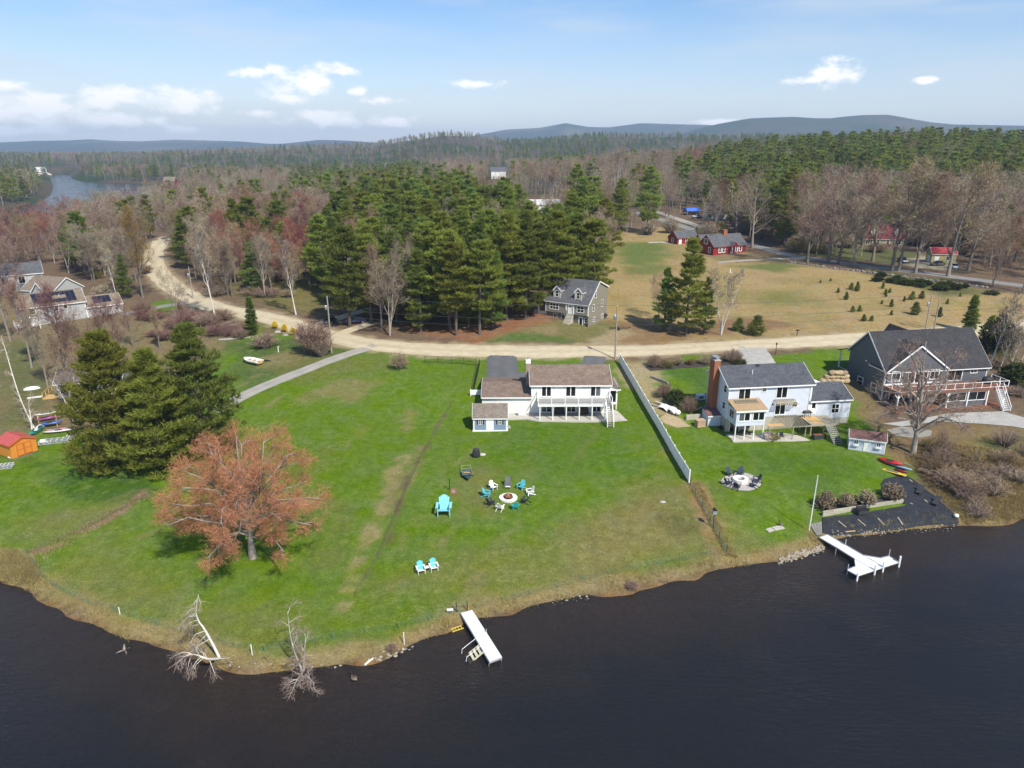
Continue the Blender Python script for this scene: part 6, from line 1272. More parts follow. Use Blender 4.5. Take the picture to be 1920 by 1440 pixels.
def fire_pit(c, r, label, stone, bowl=True):
    o = thing('fire_pit', label, 'fire pit', c, 0); rg = random.Random(int(r*100)); n = 22
    for k in range(n):                   # ring of wedge stones
        a0, a1 = 2*math.pi*k/n+.012, 2*math.pi*(k+1)/n-.012; ri, ro = (r*.52, r); h = (.16 if bowl else .38)+rg.uniform(-.012, .012)
        MB().prism([(ri*math.cos(a0), ri*math.sin(a0)), (ro*math.cos(a0), ro*math.sin(a0)), (ro*math.cos(a1), ro*math.sin(a1)), (ri*math.cos(a1), ri*math.sin(a1))], -.1, h, 'z').build('ring_stone', stone, o)
    if bowl:
        MB().lathe([(.5,.17),(.56,.42),(.5,.42),(.42,.22),(.02,.2)], 20).build('bowl', mat('rust_steel', (.20,.085,.05), .7, .3, 5, metal=.3), o, True)
        for k in range(5): a = k*1.3; MB().tube([(.32*math.cos(a), .32*math.sin(a), .26), (-.2*math.cos(a+.5), -.2*math.sin(a+.5), .36+.02*k)], .055, 7).build('log', 'new_wood' if k % 2 else 'brick_red', o)
    else: MB().lathe([(r*.5,-.05),(r*.5,.06),(.02,.1)], 20).build('ash_bed', mat('ash', (.22,.17,.12), .95, .25, 4), o)
    return o
fire_pit(F1, 1.2, 'round fire pit with broad white stone rim and rusty bowl', mat('pale_stone', (.70,.67,.62), .85, .1, 2, rnd=.06))
gp = thing('giant_chair', 'giant turquoise slatted armchair on the lawn facing the water', 'chair', G(833, 963), 0)
tmp = adirondack('giant_teal', 6, True)
for ch in list(tmp.children): ch.parent = gp
bpy.data.objects.remove(tmp); gp.scale = (2.25, 2.0, 2.2); gp.rotation_euler = (0, 0, .03)
# two-seat armchair set
p = G(801, 1070); tt = thing('double_armchair', 'pair of white armchairs with turquoise backs joined by a small table', 'chair', p, .35)
for sx, nm in ((-.72, 'left'), (.72, 'right')):
    c_ = adirondack('white_poly', 5, False, 'teal_paint'); e_ = MB()
    for ch in list(c_.children): ch.parent = tt; ch.location = (sx, 0, 0); ch.scale = (1.15,)*3
    bpy.data.objects.remove(c_)
MB().box(-.3, .3, -.3, .15, .5, .53).build('table_top', 'white_poly', tt)
for x in (-.25, .25): MB().box(x-.03, x+.03, -.12, -.06, 0, .499).build('table_leg', 'white_poly', tt)
# second fire pit
F2 = G(1389, 905); e2 = [(1351,903),(1356,896),(1368,889),(1385,886),(1402,888),(1416,894),(1426,902),(1427,910),(1419,917),(1404,921),(1386,920),(1368,915),(1356,910)]
sheet('gravel_circle', e2, mat('fine_gravel', (.40,.37,.34), .95, .12, 2.5, bump=.4, bscale=18), 'round pale gravel bed under the navy chairs', 'patio', lift=.06)
fire_pit(G(1388, 902, .05), 1.05, 'round stone fire pit in the gravel circle', 'pale_stone', False)
for u, v, l in [(1367,891,'navy armchair at the upper left of the gravel circle'), (1388,890,'navy armchair at the top of the gravel circle'), (1363,909,'navy armchair at the left of the gravel circle'), (1380,917,'navy armchair at the bottom of the gravel circle'), (1420,904,'navy armchair at the right of the gravel circle'), (1414,914,'navy armchair at the lower right of the gravel circle')]: chair('navy_poly', u, v, F2, l)
grill_cover(G(893, 857), .2, 'black-covered smoker standing alone on the lawn below the shed', None, .95).scale = (.75, .75, 1.15)
def rock(name, loc, s, m, label=None, cat=None, group=None, parent=None, seed=0, rz=0):
    rg = np.random.default_rng(seed+17); bm = bmesh.new(); bmesh.ops.create_icosphere(bm, subdivisions=2, radius=1)
    for v in bm.verts: v.co = Vector((v.co.x*s[0], v.co.y*s[1], v.co.z*s[2]))*(1+float(rg.uniform(-.13, .13)))
    me = bpy.data.meshes.new(name); bm.to_mesh(me); bm.free(); o = link(name, me, m, parent); o.location = loc; o.rotation_euler = (0, 0, rz)
    if label: tag(o, label, cat, group)
    return o
rock('flat_stone', G(904, 852), (.55, .45, .16), 'grey_stone', 'flat grey stone beside the covered smoker', 'stone', seed=3)
rock('lawn_stone', G(1243, 941), (.4, .3, .12), 'grey_stone', 'small pale stone in the dry lawn left of the wire fence', 'stone', seed=4)
# upturned skiff on a metal cart
p = G(876, 894); cb = thing('skiff_cart', 'small dark green skiff on a metal cart on the lawn', 'boat', p, .15); V = []; F_ = []
for k in range(9):
    t = k/8; y = -1.5+t*2.6; wd = .62*(1-(1-min(1, t*1.6))**2)+.03
    V += [(-wd, y, .55), (-wd*.8, y, .2+.12*(1-t)), (0, y, .12+.2*(1-t)), (wd*.8, y, .2+.12*(1-t)), (wd, y, .55)]
for k in range(8):
    for j in range(4): F_.append((k*5+j, k*5+j+1, (k+1)*5+j+1, (k+1)*5+j))
F_.append((40, 41, 42, 43, 44)); hb = MB().add(V, F_).build('hull', mat('dark_green', (.03,.07,.065), .5, .15, 3), cb, True); hb.modifiers.new('t', 'SOLIDIFY').thickness = .03
for sx in (-1, 1): MB().tube([(sx*.66, -.7, .56), (sx*.68, .3, .6), (sx*.64, 1.5, .75), (sx*.6, 1.9, .85)], .03, 6).build('side_rail', 'steel', cb); MB().tube([(sx*.75-.04, .1, .2), (sx*.75+.04, .1, .2)], .2, 12).build('wheel', 'black_metal', cb)
for y, z in ((-.3, .55), (.55, .6), (1.2, .68), (1.88, .85)): MB().tube([(-.66, y, z), (.66, y, z)], .025, 6).build('cross_bar', 'steel', cb)
MB().tube([(-.8, .1, .2), (.8, .1, .2)], .025, 6).build('axle', 'steel', cb); MB().box(-.5, .5, .3, .5, .42, .46).build('thwart', 'new_wood', cb)
sheet('bare_earth', [(843,918),(850,914),(857,917),(859,924),(852,928),(844,926)], mat('red_earth', (.22,.10,.05), .95, .2, 3), 'ring of bare reddish earth behind the giant chair', 'earth', lift=.02)
st_ = thing('tree_stump', 'dark low stump in the bare earth behind the giant chair', 'stump', G(849, 922), 0); MB().lathe([(.34,0),(.3,.12),(.27,.2),(.05,.19)], 12).build('stump', 'bark', st_); MB().tube([(.3,0,.02),(.6,.1,0)], [.07,.02], 6).build('root', 'bark', st_)
o = thing('iron_stake', 'thin dark stake standing behind the giant chair', 'stake', G(843, 919), 0); MB().tube([(0,0,0),(.03,0,1.5)], .05, 6).build('pole', 'black_metal', o); MB().tube([(.03,0,1.5),(.03,0,1.62)], .09, 8).build('cap', 'black_metal', o)

# ------------------------------------------------------------------ fences
def fence_line(px, step, extra=True):
    pts = dens(Gxy(px), .25); out = [pts[0]]; acc = 0
    for a, b in zip(pts[:-1], pts[1:]):
        acc += math.hypot(b[0]-a[0], b[1]-a[1])
        if acc >= step: out.append(b); acc = 0
    if math.hypot(out[-1][0]-pts[-1][0], out[-1][1]-pts[-1][1]) > step*.4: out.append(pts[-1])
    return [Vector((x, y, H1(x, y))) for x, y in out]
ps = fence_line([(1162,681),(1186,722),(1206,757),(1240,815),(1265,860),(1293,907)], 2.45)
vf = thing('white_fence', 'long white solid panel fence between the two waterfront lawns', 'fence', ps[0]); o0 = ps[0]
for a, b in zip(ps[:-1], ps[1:]):
    d = (b-a).normalized()*.08; A_, B_ = a-o0+d, b-o0-d; q = MB(); r = Vector((-(B_-A_).y, (B_-A_).x, 0)).normalized()*.025
    q.add([A_-r+Vector((0,0,.08)), B_-r+Vector((0,0,.08)), B_+r+Vector((0,0,.08)), A_+r+Vector((0,0,.08)), A_-r+Vector((0,0,1.72)), B_-r+Vector((0,0,1.72)), B_+r+Vector((0,0,1.72)), A_+r+Vector((0,0,1.72))], [(0,3,2,1),(4,5,6,7),(0,1,5,4),(1,2,6,5),(2,3,7,6),(3,0,4,7)])
    pn = q.build('panel', 'vinyl', vf); MB().beam(A_+Vector((0,0,1.77)), B_+Vector((0,0,1.77)), .07, .09).beam(A_+Vector((0,0,.12)), B_+Vector((0,0,.12)), .07, .12).build('rail', 'white_trim', pn)
for a in ps:
    p = a-o0; po = MB().box(p.x-.07, p.x+.07, p.y-.07, p.y+.07, p.z-.3, p.z+1.9).build('post', 'white_trim', vf); MB().lathe([(.115,0),(.115,.03),(.01,.12)], 4, (p.x, p.y, p.z+1.9)).build('cap', 'white_trim', po)
def wire_fence(name, px, step, h, label, mw, mp, wires=5, pick=.5, t=.016, post=.05):
    ps = fence_line(px, step); o0 = ps[0]; o = thing(name, label, 'fence', o0); w = MB()
    for a, b in zip(ps[:-1], ps[1:]):
        a_, b_ = a-o0, b-o0
        for k in range(wires): z = .06+(h-.1)*k/max(1, wires-1); w.beam(a_+Vector((0,0,z)), b_+Vector((0,0,z)), t, t)
        n = max(1, int((b-a).length/pick)) if pick else 0
        for k in range(1, n): c = a_+(b_-a_)*(k/n); w.beam(c+Vector((0,0,.04)), c+Vector((0,0,h-.04)), t*.8, t*.8)
    w.build('mesh_wire', mw, o)
    for a in ps: p = a-o0; MB().box(p.x-post/2, p.x+post/2, p.y-post/2, p.y+post/2, p.z-.3, p.z+h+.05).build('post', mp, o)
    return o
mat('green_wire', (.10,.22,.15), .6, .1, 3); mat('rust_wire', (.16,.11,.08), .8, .2, 3)
wire_fence('black_fence', [(797,681),(830,681),(865,683),(899,686)], 2.4, 1.35, 'black picket fence along the road left of the asphalt drive', 'black_metal', 'black_metal', 3, .16, .022, .08); wire_fence('black_fence', [(899,686),(895,705),(891,722),(887,744)], 2.3, 1.35, 'black picket fence running down beside the asphalt drive', 'black_metal', 'black_metal', 3, .12, .025, .08)
wire_fence('wire_fence', [(48,1040),(62,1058),(75,1078),(110,1105),(160,1130),(225,1148),(280,1168),(330,1184),(400,1203),(480,1221),(560,1210),(625,1198),(700,1184),(760,1176),(840,1153),(868,1146)], 3.0, .8, 'low green wire fence along the left shore', 'green_wire', 'green_wire', 5, .4, .007)
wire_fence('wire_fence', [(893,1141),(950,1126),(1030,1106),(1100,1087),(1180,1068),(1250,1056),(1310,1044),(1362,1036)], 3.0, .8, 'low green wire fence along the shore right of the plain dock', 'green_wire', 'green_wire', 5, .4, .007)
wire_fence('wire_fence', [(1362,1036),(1345,1000),(1330,975),(1312,942),(1294,909)], 3.0, .85, 'dark wire fence from the white fence down to the water', 'green_wire', 'black_metal', 6, .24, .011)
wire_fence('wire_fence', [(668,1116),(690,1078),(712,1040),(735,985),(760,925),(790,860),(820,805),(842,770),(850,752)], 3.2, .75, 'thin sagging wire fence dividing the big lawn', 'rust_wire', 'rust_wire', 4, .4, .014, .04); wire_fence('wire_fence', [(52,1040),(95,1022),(140,1000),(170,988),(215,963),(255,940),(282,926)], 3.0, .8, 'rusty wire fence along the leafy ditch at the left', 'rust_wire', 'rust_wire', 4, .4, .014, .05)
wf = thing('gate_panel', 'short white gate panel at the left end of the garage', 'gate', G(893, 742), .05); MB().box(-.9, .9, -.03, .03, .15, 1.1).build('panel', 'white_trim', wf)
for x in (-.98, .98): MB().box(x-.07, x+.07, -.07, .07, -.2, 1.25).build('post', 'white_trim', wf)
for u, v, h in ((473, 1228, 1.1), (758, 1208, 1.3), (225, 1152, .8)):
    b = G(u, v); o = thing('white_stake', {473: 'white marker stake on the bank between the two birches', 758: 'white marker stake on the bank left of the plain dock', 225: 'short pale stake in the left shore fence'}[u], 'stake', b); MB().tube([(0,0,-.2),(0,0,h)], .045, 6).build('pole', 'white_trim', o); MB().lathe([(.06,0),(.02,.05)], 6, (0,0,h)).build('tip', 'white_trim', o)

# ------------------------------------------------------------------ docks
mat('dock_white', (.66,.67,.67), .55, .05, 1.2, stretch=(1, 10, 1)); mat('dock_alu', (.55,.56,.58), .4, .1, 3, metal=.6)
def zk(x0, y0, k): return lambda X, Y: (x0+X/k, y0+Y/k)
def poly_deck(par, px, z, name, m, th=.09, org=None, shrink=0.0):
    w = [P(u, v, z)-org for u, v in px]; c = sum(w, Vector())/len(w); w = [c+(p-c)*(1-shrink) for p in w]
    return MB().prism([(p.x, p.y) for p in w], w[0].z-th, w[0].z, 'z').build(name, m, par)
Zd = zk(840, 1120, 10.286); zd = .62
cs = [P(*Zd(*q), zd) for q in ((245,300),(465,240),(1040,1145),(800,1235))]; D1 = thing('dock', 'plain straight white dock with steps into the water', 'dock', (cs[0].x, cs[0].y, 0)); O1 = Vector(D1.location)
n = 4
for k in range(n):
    a, b = k/n+.002, (k+1)/n-.002; q = [cs[0].lerp(cs[3], a), cs[1].lerp(cs[2], a), cs[1].lerp(cs[2], b), cs[0].lerp(cs[3], b)]; MB().prism([(p.x-O1.x, p.y-O1.y) for p in q], zd-.06, zd, 'z').build('deck_panel', 'dock_white', D1)
fr = MB()
for a, b in ((cs[0], cs[3]), (cs[1], cs[2]), (cs[3], cs[2]), (cs[0], cs[1])): fr.beam(a-O1+Vector((0,0,-.16)), b-O1+Vector((0,0,-.16)), .06, .17)
fr.build('frame', 'dock_alu', D1)
for a, t in ((0, .5), (0, .98), (1, .5), (1, .98)):
    p = (cs[0].lerp(cs[3], t) if a == 0 else cs[1].lerp(cs[2], t))-O1; MB().tube([(p.x, p.y, -2.2), (p.x, p.y, zd+(.35 if a and t < .6 else -.08))], .04, 8).build('leg', 'dock_alu', D1)
sd = (cs[3]-cs[0]).normalized(); out = Vector((-sd.y, sd.x, 0)); out = out if out.x < 0 else -out; base = cs[0].lerp(cs[3], .74)-O1
ax = MB(); 
for s in (-.55, .55): ax.beam(base+sd*s+Vector((0,0,-.05)), base+sd*s+out*1.5+Vector((0,0,-.95)), .06, .14)
stp = ax.build('steps', mat('cream_plastic', (.52,.49,.36), .6, .1, 3), D1)
for k in range(4): c = base+out*(.25+k*.35)+Vector((0,0,-.18-k*.22)); MB().cbox(c, (1.05, .26, .05), Matrix.Rotation(math.atan2(sd.y, sd.x), 3, 'Z')).build('tread', 'cream_plastic', stp)
for s in (-.6, .6): MB().tube([base+sd*s+Vector((0,0,0)), base+sd*s+out*.1+Vector((0,0,.85)), base+sd*s+out*1.7+Vector((0,0,-.05)), base+sd*s+out*1.75+Vector((0,0,-.5))], .03, 6).build('handrail', 'white_trim', stp)
Zt = zk(1500, 880, 6); zd = .62; D2 = thing('dock', 'white T-shaped dock with tall white posts', 'dock', (*P(*Zt(270,750), zd)[:2], 0)); O2 = Vector(D2.location)
for nm, q in (('walkway_panel', [(220,765),(310,735),(510,851),(420,881)]), ('walkway_panel', [(422,882.5),(512,852.5),(708,966),(612,1001)]), ('head_panel', [(614,1002.5),(710,967.5),(944,1098),(838,1135)]), ('corner_panel', [(713,968),(903,1000),(790,1006)]), ('wing_panel', [(792,1007.5),(905,1001.5),(1000,977),(1110,1046),(946,1097)]), ('wing_panel', [(613,1006),(835,1136),(652,1197),(532,1132),(625,1092)])): poly_deck(D2, [Zt(*p) for p in q], zd, nm, 'dock_white', .07, O2)
fr = MB(); out_ = [(220,765),(310,735),(710,967),(903,1000),(1000,977),(1110,1046),(650,1199),(532,1132),(625,1092),(612,1003)]
for a, b in zip(out_, out_[1:]+out_[:1]): fr.beam(P(*Zt(*a), zd-.17)-O2, P(*Zt(*b), zd-.17)-O2, .06, .18)
fr.build('frame', 'dock_alu', D2)
for (X_, Y_), h in (((510,850),.75), ((1000,978),.9), ((1120,1045),.75), ((938,1100),.6), ((845,1132),.6), ((648,1199),.35), ((536,1130),.7), ((405,905),.1)):
    p = P(*Zt(X_, Y_), zd)-O2; po = MB().tube([(p.x, p.y, -2.2), (p.x, p.y, zd+h)], .05, 8).build('post', 'dock_alu', D2)
    if X_ in (1120, 938, 845, 648): MB().tube([(p.x, p.y, -.15), (p.x, p.y, zd+h+.02)], .105, 8).build('bumper', 'white_trim', po)
pl = thing('gangplank', 'weathered grey boards bridging the lawn and the T-shaped dock', 'boards', G(1529, 988, .1)); Og = Vector(pl.location)
for k in range(4):
    t = k/4; a = [Zt(110+135*t+2, 615-35*t), Zt(110+135*(t+.25)-2, 615-35*(t+.25)), Zt(190+60*(t+.25)-1, 735-15*(t+.25)), Zt(190+60*t+1, 735-15*t)]
    w = [P(u, v, Og.z+.06)-Og for u, v in a]; MB().prism([(p.x, p.y) for p in w], -.06, .0, 'z').build('board', 'grey_wood', pl)

# ------------------------------------------------------------------ black landscape-cloth beach
def tarp_mat():
    m = mat('landscape_cloth', (.026,.028,.034), .55, .25, 1.4, bump=.9, bscale=3.2, spec=.4); return m
sheet('landscape_cloth', [Zt(*q) for q in [(250,545),(700,495),(1160,415),(1215,400),(1160,390),(1155,350),(1120,300),(930,235),(905,170),(950,110),(1130,68),(1200,75),(1290,130),(1370,200),(1500,290),(1600,380),(1700,470),(1765,530),(1790,600),(1760,640),(1700,640),(1590,625),(1300,650),(1000,700),(700,725),(370,752),(255,718)]], tarp_mat(), 'black landscape cloth pegged over the beach beside the T-shaped dock', 'ground cloth', lift=.08, step=.8, rough=.10)
for i, (a, b, l) in enumerate([((430,590),(515,660),'first pale board weighing down the black cloth, nearest the dock'), ((650,575),(735,645),'second pale board on the black cloth'), ((875,560),(945,635),'third pale board on the black cloth'), ((1100,550),(1155,632),'fourth pale board on the black cloth, farthest from the dock'), ((510,712),(620,703),'yellowish board along the lower edge of the black cloth'), ((1230,125),(1262,150),'short board near the top of the black cloth'), ((1145,80),(1180,88),'short board at the very top of the black cloth'), ((1398,350),(1430,378),'short board between the two loungers'), ((1235,388),(1268,402),'short board near the end of the retaining wall')]):
    A_, B_ = G(*Zt(*a), .13), G(*Zt(*b), .13); o = MB().beam(Vector(), B_-A_, .17, .05).build('weight_board', 'old_wood' if i != 4 else 'new_wood'); o.location = A_; tag(o, l, 'board', 'boards on the black cloth')
# timber retaining wall
A_, B_ = G(*Zt(248,525)), G(*Zt(1155,372)); A_.z = B_.z = .45; rw = thing('retaining_wall', 'weathered timber retaining wall below the row of shrubs', 'wall', A_, math.atan2(B_.y-A_.y, B_.x-A_.x)); Lw = (B_-A_).length
for r in range(4):
    n = 4; off = 0 if r % 2 == 0 else .5
    cuts = [0]+[Lw*(k+off)/n for k in range(1 if off == 0 else 0, n) if 0 < k+off < n]+[Lw]
    for a, b in zip(cuts[:-1], cuts[1:]): MB().box(a+.012, b-.012, -.11+RND.uniform(-.01, .01), .11, -.25+r*.245, -.012+r*.245).build('timber', mat('wall_timber', (.37,.345,.27), .9, .2, 2, stretch=(1, 4, 4), rnd=.12), rw)
def lounger(u, v, rz, label):
    o = thing('sun_lounger', label, 'lounger', G(u, v, .08), rz, 'dark loungers on the black cloth'); MB().box(-.36, .36, -1.0, .2, .28, .34).build('seat', 'charcoal', o)
    MB().add([(-.36,.2,.3),(.36,.2,.3),(.36,.75,.85),(-.36,.75,.85),(-.36,.25,.25),(.36,.25,.25),(.36,.8,.8),(-.36,.8,.8)], [(0,1,2,3),(7,6,5,4),(0,4,5,1),(1,5,6,2),(2,6,7,3),(3,7,4,0)]).build('backrest', 'charcoal', o)
    for x in (-.32, .32):
        for y in (-.9, .1): MB().box(x-.03, x+.03, y-.03, y+.03, 0, .279).build('leg', 'charcoal', o)
    return o
lounger(1724, 924, -.7, 'dark lounger on the black cloth nearer the kayaks'); lounger(1755, 945, -.75, 'dark lounger on the black cloth nearer the water')
bq = thing('storage_bench', 'black storage bench in front of the timber wall', 'bench', G(*Zt(695, 505), .08), .2); MB().box(-.75, .75, -.35, .35, .06, .62).build('box', 'charcoal', bq, bevel=.03); MB().box(-.78, .78, -.38, .3, .625, .68).build('lid', 'black_metal', bq); MB().box(-.75, .75, .3, .38, .62, .98).build('backrest', 'charcoal', bq)
for x in (-.74, .74): MB().tube([(x, -.3, .6), (x, -.3, .85), (x, .34, .88)], .035, 6).build('arm', 'black_metal', bq)
bu = thing('white_buoy', 'white ball buoy at the corner of the black cloth', 'buoy', G(*Zt(1752, 548), .1)); MB().lathe([(.04,.0),(.2,.05),(.3,.2),(.3,.32),(.2,.47),(.05,.52)], 14).build('ball', 'white_poly', bu, True); MB().tube([(0,0,.52),(0,0,.6)], .05, 8).build('eye', 'black_metal', bu)
fp = thing('flagpole', 'white flagpole beside the gangplank', 'flagpole', G(1517, 995)); hb = px_height(Vector(fp.location), 893); MB().tube([(0,0,-.2),(.02,0,hb*.5),(.06,0,hb)], [.06,.05,.035], 8).build('pole', 'white_trim', fp); MB().lathe([(.02,0),(.07,.06),(.02,.13)], 8, (.06,0,hb)).build('finial', 'white_trim', fp); MB().tube([(.09,0,1.1),(.14,0,hb-.1)], .012, 4).build('halyard', 'white_trim', fp)
sl = thing('stepping_slab', 'two pale concrete slabs set in the lawn near the T-shaped dock', 'slabs', G(1453, 992)); Os_ = Vector(sl.location)
for q in ([(1435,993),(1445,989),(1452,995),(1441,999)], [(1446.5,988.6),(1463,985),(1471,992),(1453.5,995)]): w = [G(*p)-Os_ for p in q]; MB().prism([(p.x, p.y) for p in w], -.1, .09, 'z').build('slab', 'pale_concrete', sl)
def goose(loc, rz, label, s=1.0, cat='goose', name='canada_goose', swim=True):
    """one continuous body: swept rings along breast, neck and head"""
    pts = [(-.42,0,.14,.02,.02),(-.33,0,.15,.09,.06),(-.18,0,.15,.15,.12),(.0,0,.15,.17,.14),(.15,0,.16,.14,.13),(.24,0,.22,.08,.09),(.27,0,.32,.05,.05),(.28,0,.43,.042,.045),(.30,0,.50,.05,.05),(.36,0,.52,.045,.045),(.42,0,.505,.02,.02),(.47,0,.495,.012,.01)]
    mb = MB(); n = 10; V = []; F_ = []
    for i, (x, y, z, ry, rr) in enumerate(pts):
        a = pts[min(i+1, len(pts)-1)]; b = pts[max(i-1, 0)]; t = Vector((a[0]-b[0], 0, a[2]-b[2])).normalized(); up = Vector((-t.z, 0, t.x))
        for k in range(n): th = 2*math.pi*k/n; V.append(tuple(Vector((x, 0, z))+Vector((0, 1, 0))*ry*math.cos(th)+up*rr*math.sin(th)))
    for i in range(len(pts)-1):
        for k in range(n): F_.append((i*n+k, i*n+(k+1) % n, (i+1)*n+(k+1) % n, (i+1)*n+k))
    F_ += [tuple(range(n)), tuple((len(pts)-1)*n+k for k in range(n))]; mb.add(V, F_)
    m, nt, N, L, b = nodes_of('goose_feathers') if 'goose_feathers' not in MATS else (MATS['goose_feathers'],)+(None,)*4
    if nt:
        tc = N.new('ShaderNodeTexCoord'); sp = N.new('ShaderNodeSeparateXYZ'); L.new(tc.outputs['Object'], sp.inputs[0]); cr = N.new('ShaderNodeValToRGB'); L.new(sp.outputs['Z'], cr.inputs[0]); e = cr.color_ramp.elements; e[0].position = .2; e[0].color = (.20,.15,.11,1); e[1].position = .3; e[1].color = (.012,.012,.012,1); q = e.new(.08); q.color = (.34,.28,.22,1); L.new(cr.outputs[0], b.inputs['Base Color']); b.inputs['Roughness'].default_value = .8
    o = thing(name, label, cat, loc, rz); o.scale = (s,)*3; bd = mb.build('body', m, o, True); bd.location.z = -.06 if swim else .1
    for sy in (-1, 1): w_ = MB().lathe([(.01,0),(.10,.06),(.13,.2),(.06,.36),(.01,.42)], 8, sx=.25, sy=.7).build('wing', mat('goose_wing', (.15,.11,.08), .8, .2, 8), bd, True); w_.location = (.12, sy*.15, .17); w_.rotation_euler = (0, R_(-95), 0)
    if not swim:
        for sy in (-.06, .06): MB().tube([(0, sy, -.12), (0, sy, .03)], .015, 5).build('leg', 'black_metal', bd)
    return o
goose(P(663, 1272, 0), 2.4, 'grey-brown goose swimming near the twin birch', 1.1); goose(G(1463, 986, .1), 2.0, 'dark goose standing beside the concrete slabs', .9, swim=False)
lg = thing('driftwood_stump', 'dead forked stump sticking out of the water at the left', 'driftwood', P(233, 1222, -.2), .4)
for i, (a, b, r) in enumerate((((0,0,0),(.1,.1,.75),.13), ((0,0,.1),(-.75,-.3,.15),.1), ((0,.1,.1),(.8,.1,.12),.08), ((.1,0,.1),(.3,-.8,.2),.07))): MB().tube([a, ((a[0]+b[0])/2, (a[1]+b[1])/2+.06, (a[2]+b[2])/2+.05), b], [r, r*.8, r*.3], 7).build('limb' if i else 'trunk', 'bark_pale' if i < 2 else 'bark', lg)
lw = thing('white_log', 'short peeled white log at the water edge', 'log', P(692, 1241, .08), .9); MB().tube([(-.55,0,0),(.05,.03,.04),(.6,0,.05)], [.1,.12,.09], 9).build('log', 'bark_birch', lw); MB().tube([(.05,.03,.04),(.15,.25,.12)], [.04,.02], 6).build('branch_stub', 'bark_birch', lw)
yl = thing('yellow_ladder', 'small yellow ladder section lying by the plain dock', 'ladder', G(857, 1181, .1), .5)
for y in (-.22, .22): MB().box(-.6, .6, y-.04, y+.04, 0, .08).build('side_rail', mat('yellow_paint', (.55,.42,.08), .6, .1, 3), yl)
for x in (-.45, -.15, .15, .45): MB().box(x-.035, x+.035, -.18, .18, .02, .06).build('rung', 'yellow_paint', yl)
sg = thing('shore_sign', 'small white sign board on the bank left of the plain dock', 'sign', G(844, 1150), .1); MB().box(-.02, .02, -.02, .02, -.1, .5).build('post', 'grey_wood', sg); MB().box(-.32, .32, -.045, -.021, .3, .62).build('board', 'white_trim', sg)
pc = G(866, 1146); gs = thing('fence_gate', 'small grey wire gate at the head of the plain dock', 'gate', pc, .2)
for x in (-.55, .55): MB().box(x-.04, x+.04, -.04, .04, -.2, 1.1).build('post', 'black_metal', gs)
MB().beam((-.5, 0, .95), (.5, 0, .95), .04).beam((-.5, 0, .15), (.5, 0, .15), .04).beam((-.5, 0, .15), (.5, 0, .95), .03).build('frame', 'green_wire', gs)
bh = thing('birdhouse', 'grey birdhouse on a tall post beside the dry grass strip', 'birdhouse', G(1337, 990)); hb = px_height(Vector(bh.location), 963); MB().tube([(0,0,-.1),(0,0,hb)], .04, 6).build('post', 'black_metal', bh); MB().box(-.2, .2, -.2, .2, hb, hb+.5).build('box', mat('blue_grey', (.25,.33,.38), .7, .1, 3), bh); MB().prism([(-.27, hb+.5), (.27, hb+.5), (0, hb+.72)], -.27, .27, 'y').build('roof', 'black_metal', bh); MB().tube([(0, -.201, hb+.3), (0, -.215, hb+.3)], .06, 10).build('entrance', 'dark_interior', bh)
# ------------------------------------------------------------------ shrubs
def shrub_mesh(seed, h=1.6, w=1.4, n=70, tw=6, twig=.022, tl=.4, round_=1.0, upright=.5):
    rg = np.random.default_rng(seed); a = rg.random(n)*6.28; r = np.sqrt(rg.random(n)); top = np.stack([np.cos(a)*r*w*.5, np.sin(a)*r*w*.5, h*(np.sqrt(np.maximum(0, 1-(r*.92)**2))*round_+(1-round_)*.85)*(.8+.25*rg.random(n))], -1)
    b = top*np.array([.22, .22, 0])+np.array([0, 0, 0]); m = b*.45+top*.55+np.stack([np.cos(a), np.sin(a), np.zeros(n)], -1)*w*.1*(1-upright)[None] if False else b*.5+top*.5
    Cv = np.stack([b, m, top], 1); V, F = join([tubes(Cv, np.broadcast_to(np.array([.022, .015, .006])*max(.6, h/1.6), (n, 3)), 3)]); stems = mesh_tris('stems', V, F)
    L, _ = grow(Cv, tw, .3, tl*1.3, .7, .25*upright, rg, 2, 0); L2, _ = grow(np.stack([L[:, 0], (L[:, 0]+L[:, 1])/2, L[:, 1]], 1), 3, .2, tl*.7, .8, .1, rg, 2, 0)
    V, F = join([blades(L[:, 0], L[:, 1]-L[:, 0], np.full(len(L), twig*1.3), rg=rg), blades(L2[:, 0], L2[:, 1]-L2[:, 0], np.full(len(L2), twig), rg=rg)]); return stems, mesh_tris('crown', V, F)
SHR = [shrub_mesh(1), shrub_mesh(2, n=90, w=1.7), shrub_mesh(3, h=1.6, w=1.2, n=60), shrub_mesh(4, h=1.6, w=2.6, n=110)]
TALL = [shrub_mesh(6, h=3.2, w=2.6, n=110, tw=5, round_=.55, upright=1.0, tl=.7, twig=.03)]
THIN = [shrub_mesh(61, h=3.2, w=2.6, n=60, tw=4, round_=.6, upright=.8, tl=.7, twig=.022), shrub_mesh(62, h=3.2, w=2.6, n=50, tw=4, round_=.7, upright=.6, tl=.8, twig=.022)]; THIN2 = [shrub_mesh(63, n=45, tw=4, w=1.7, twig=.018, tl=.5), shrub_mesh(64, n=55, tw=4, w=1.8, twig=.018, tl=.5)]
HYD = [shrub_mesh(8, n=90, w=1.6, tw=7, twig=.085, tl=.16), shrub_mesh(9, n=90, w=1.7, tw=7, twig=.085, tl=.16)]
LEAFY = [shrub_mesh(10, n=90, w=1.8, tw=9, twig=.10, tl=.2), shrub_mesh(11, n=90, w=1.6, tw=9, twig=.10, tl=.2)]
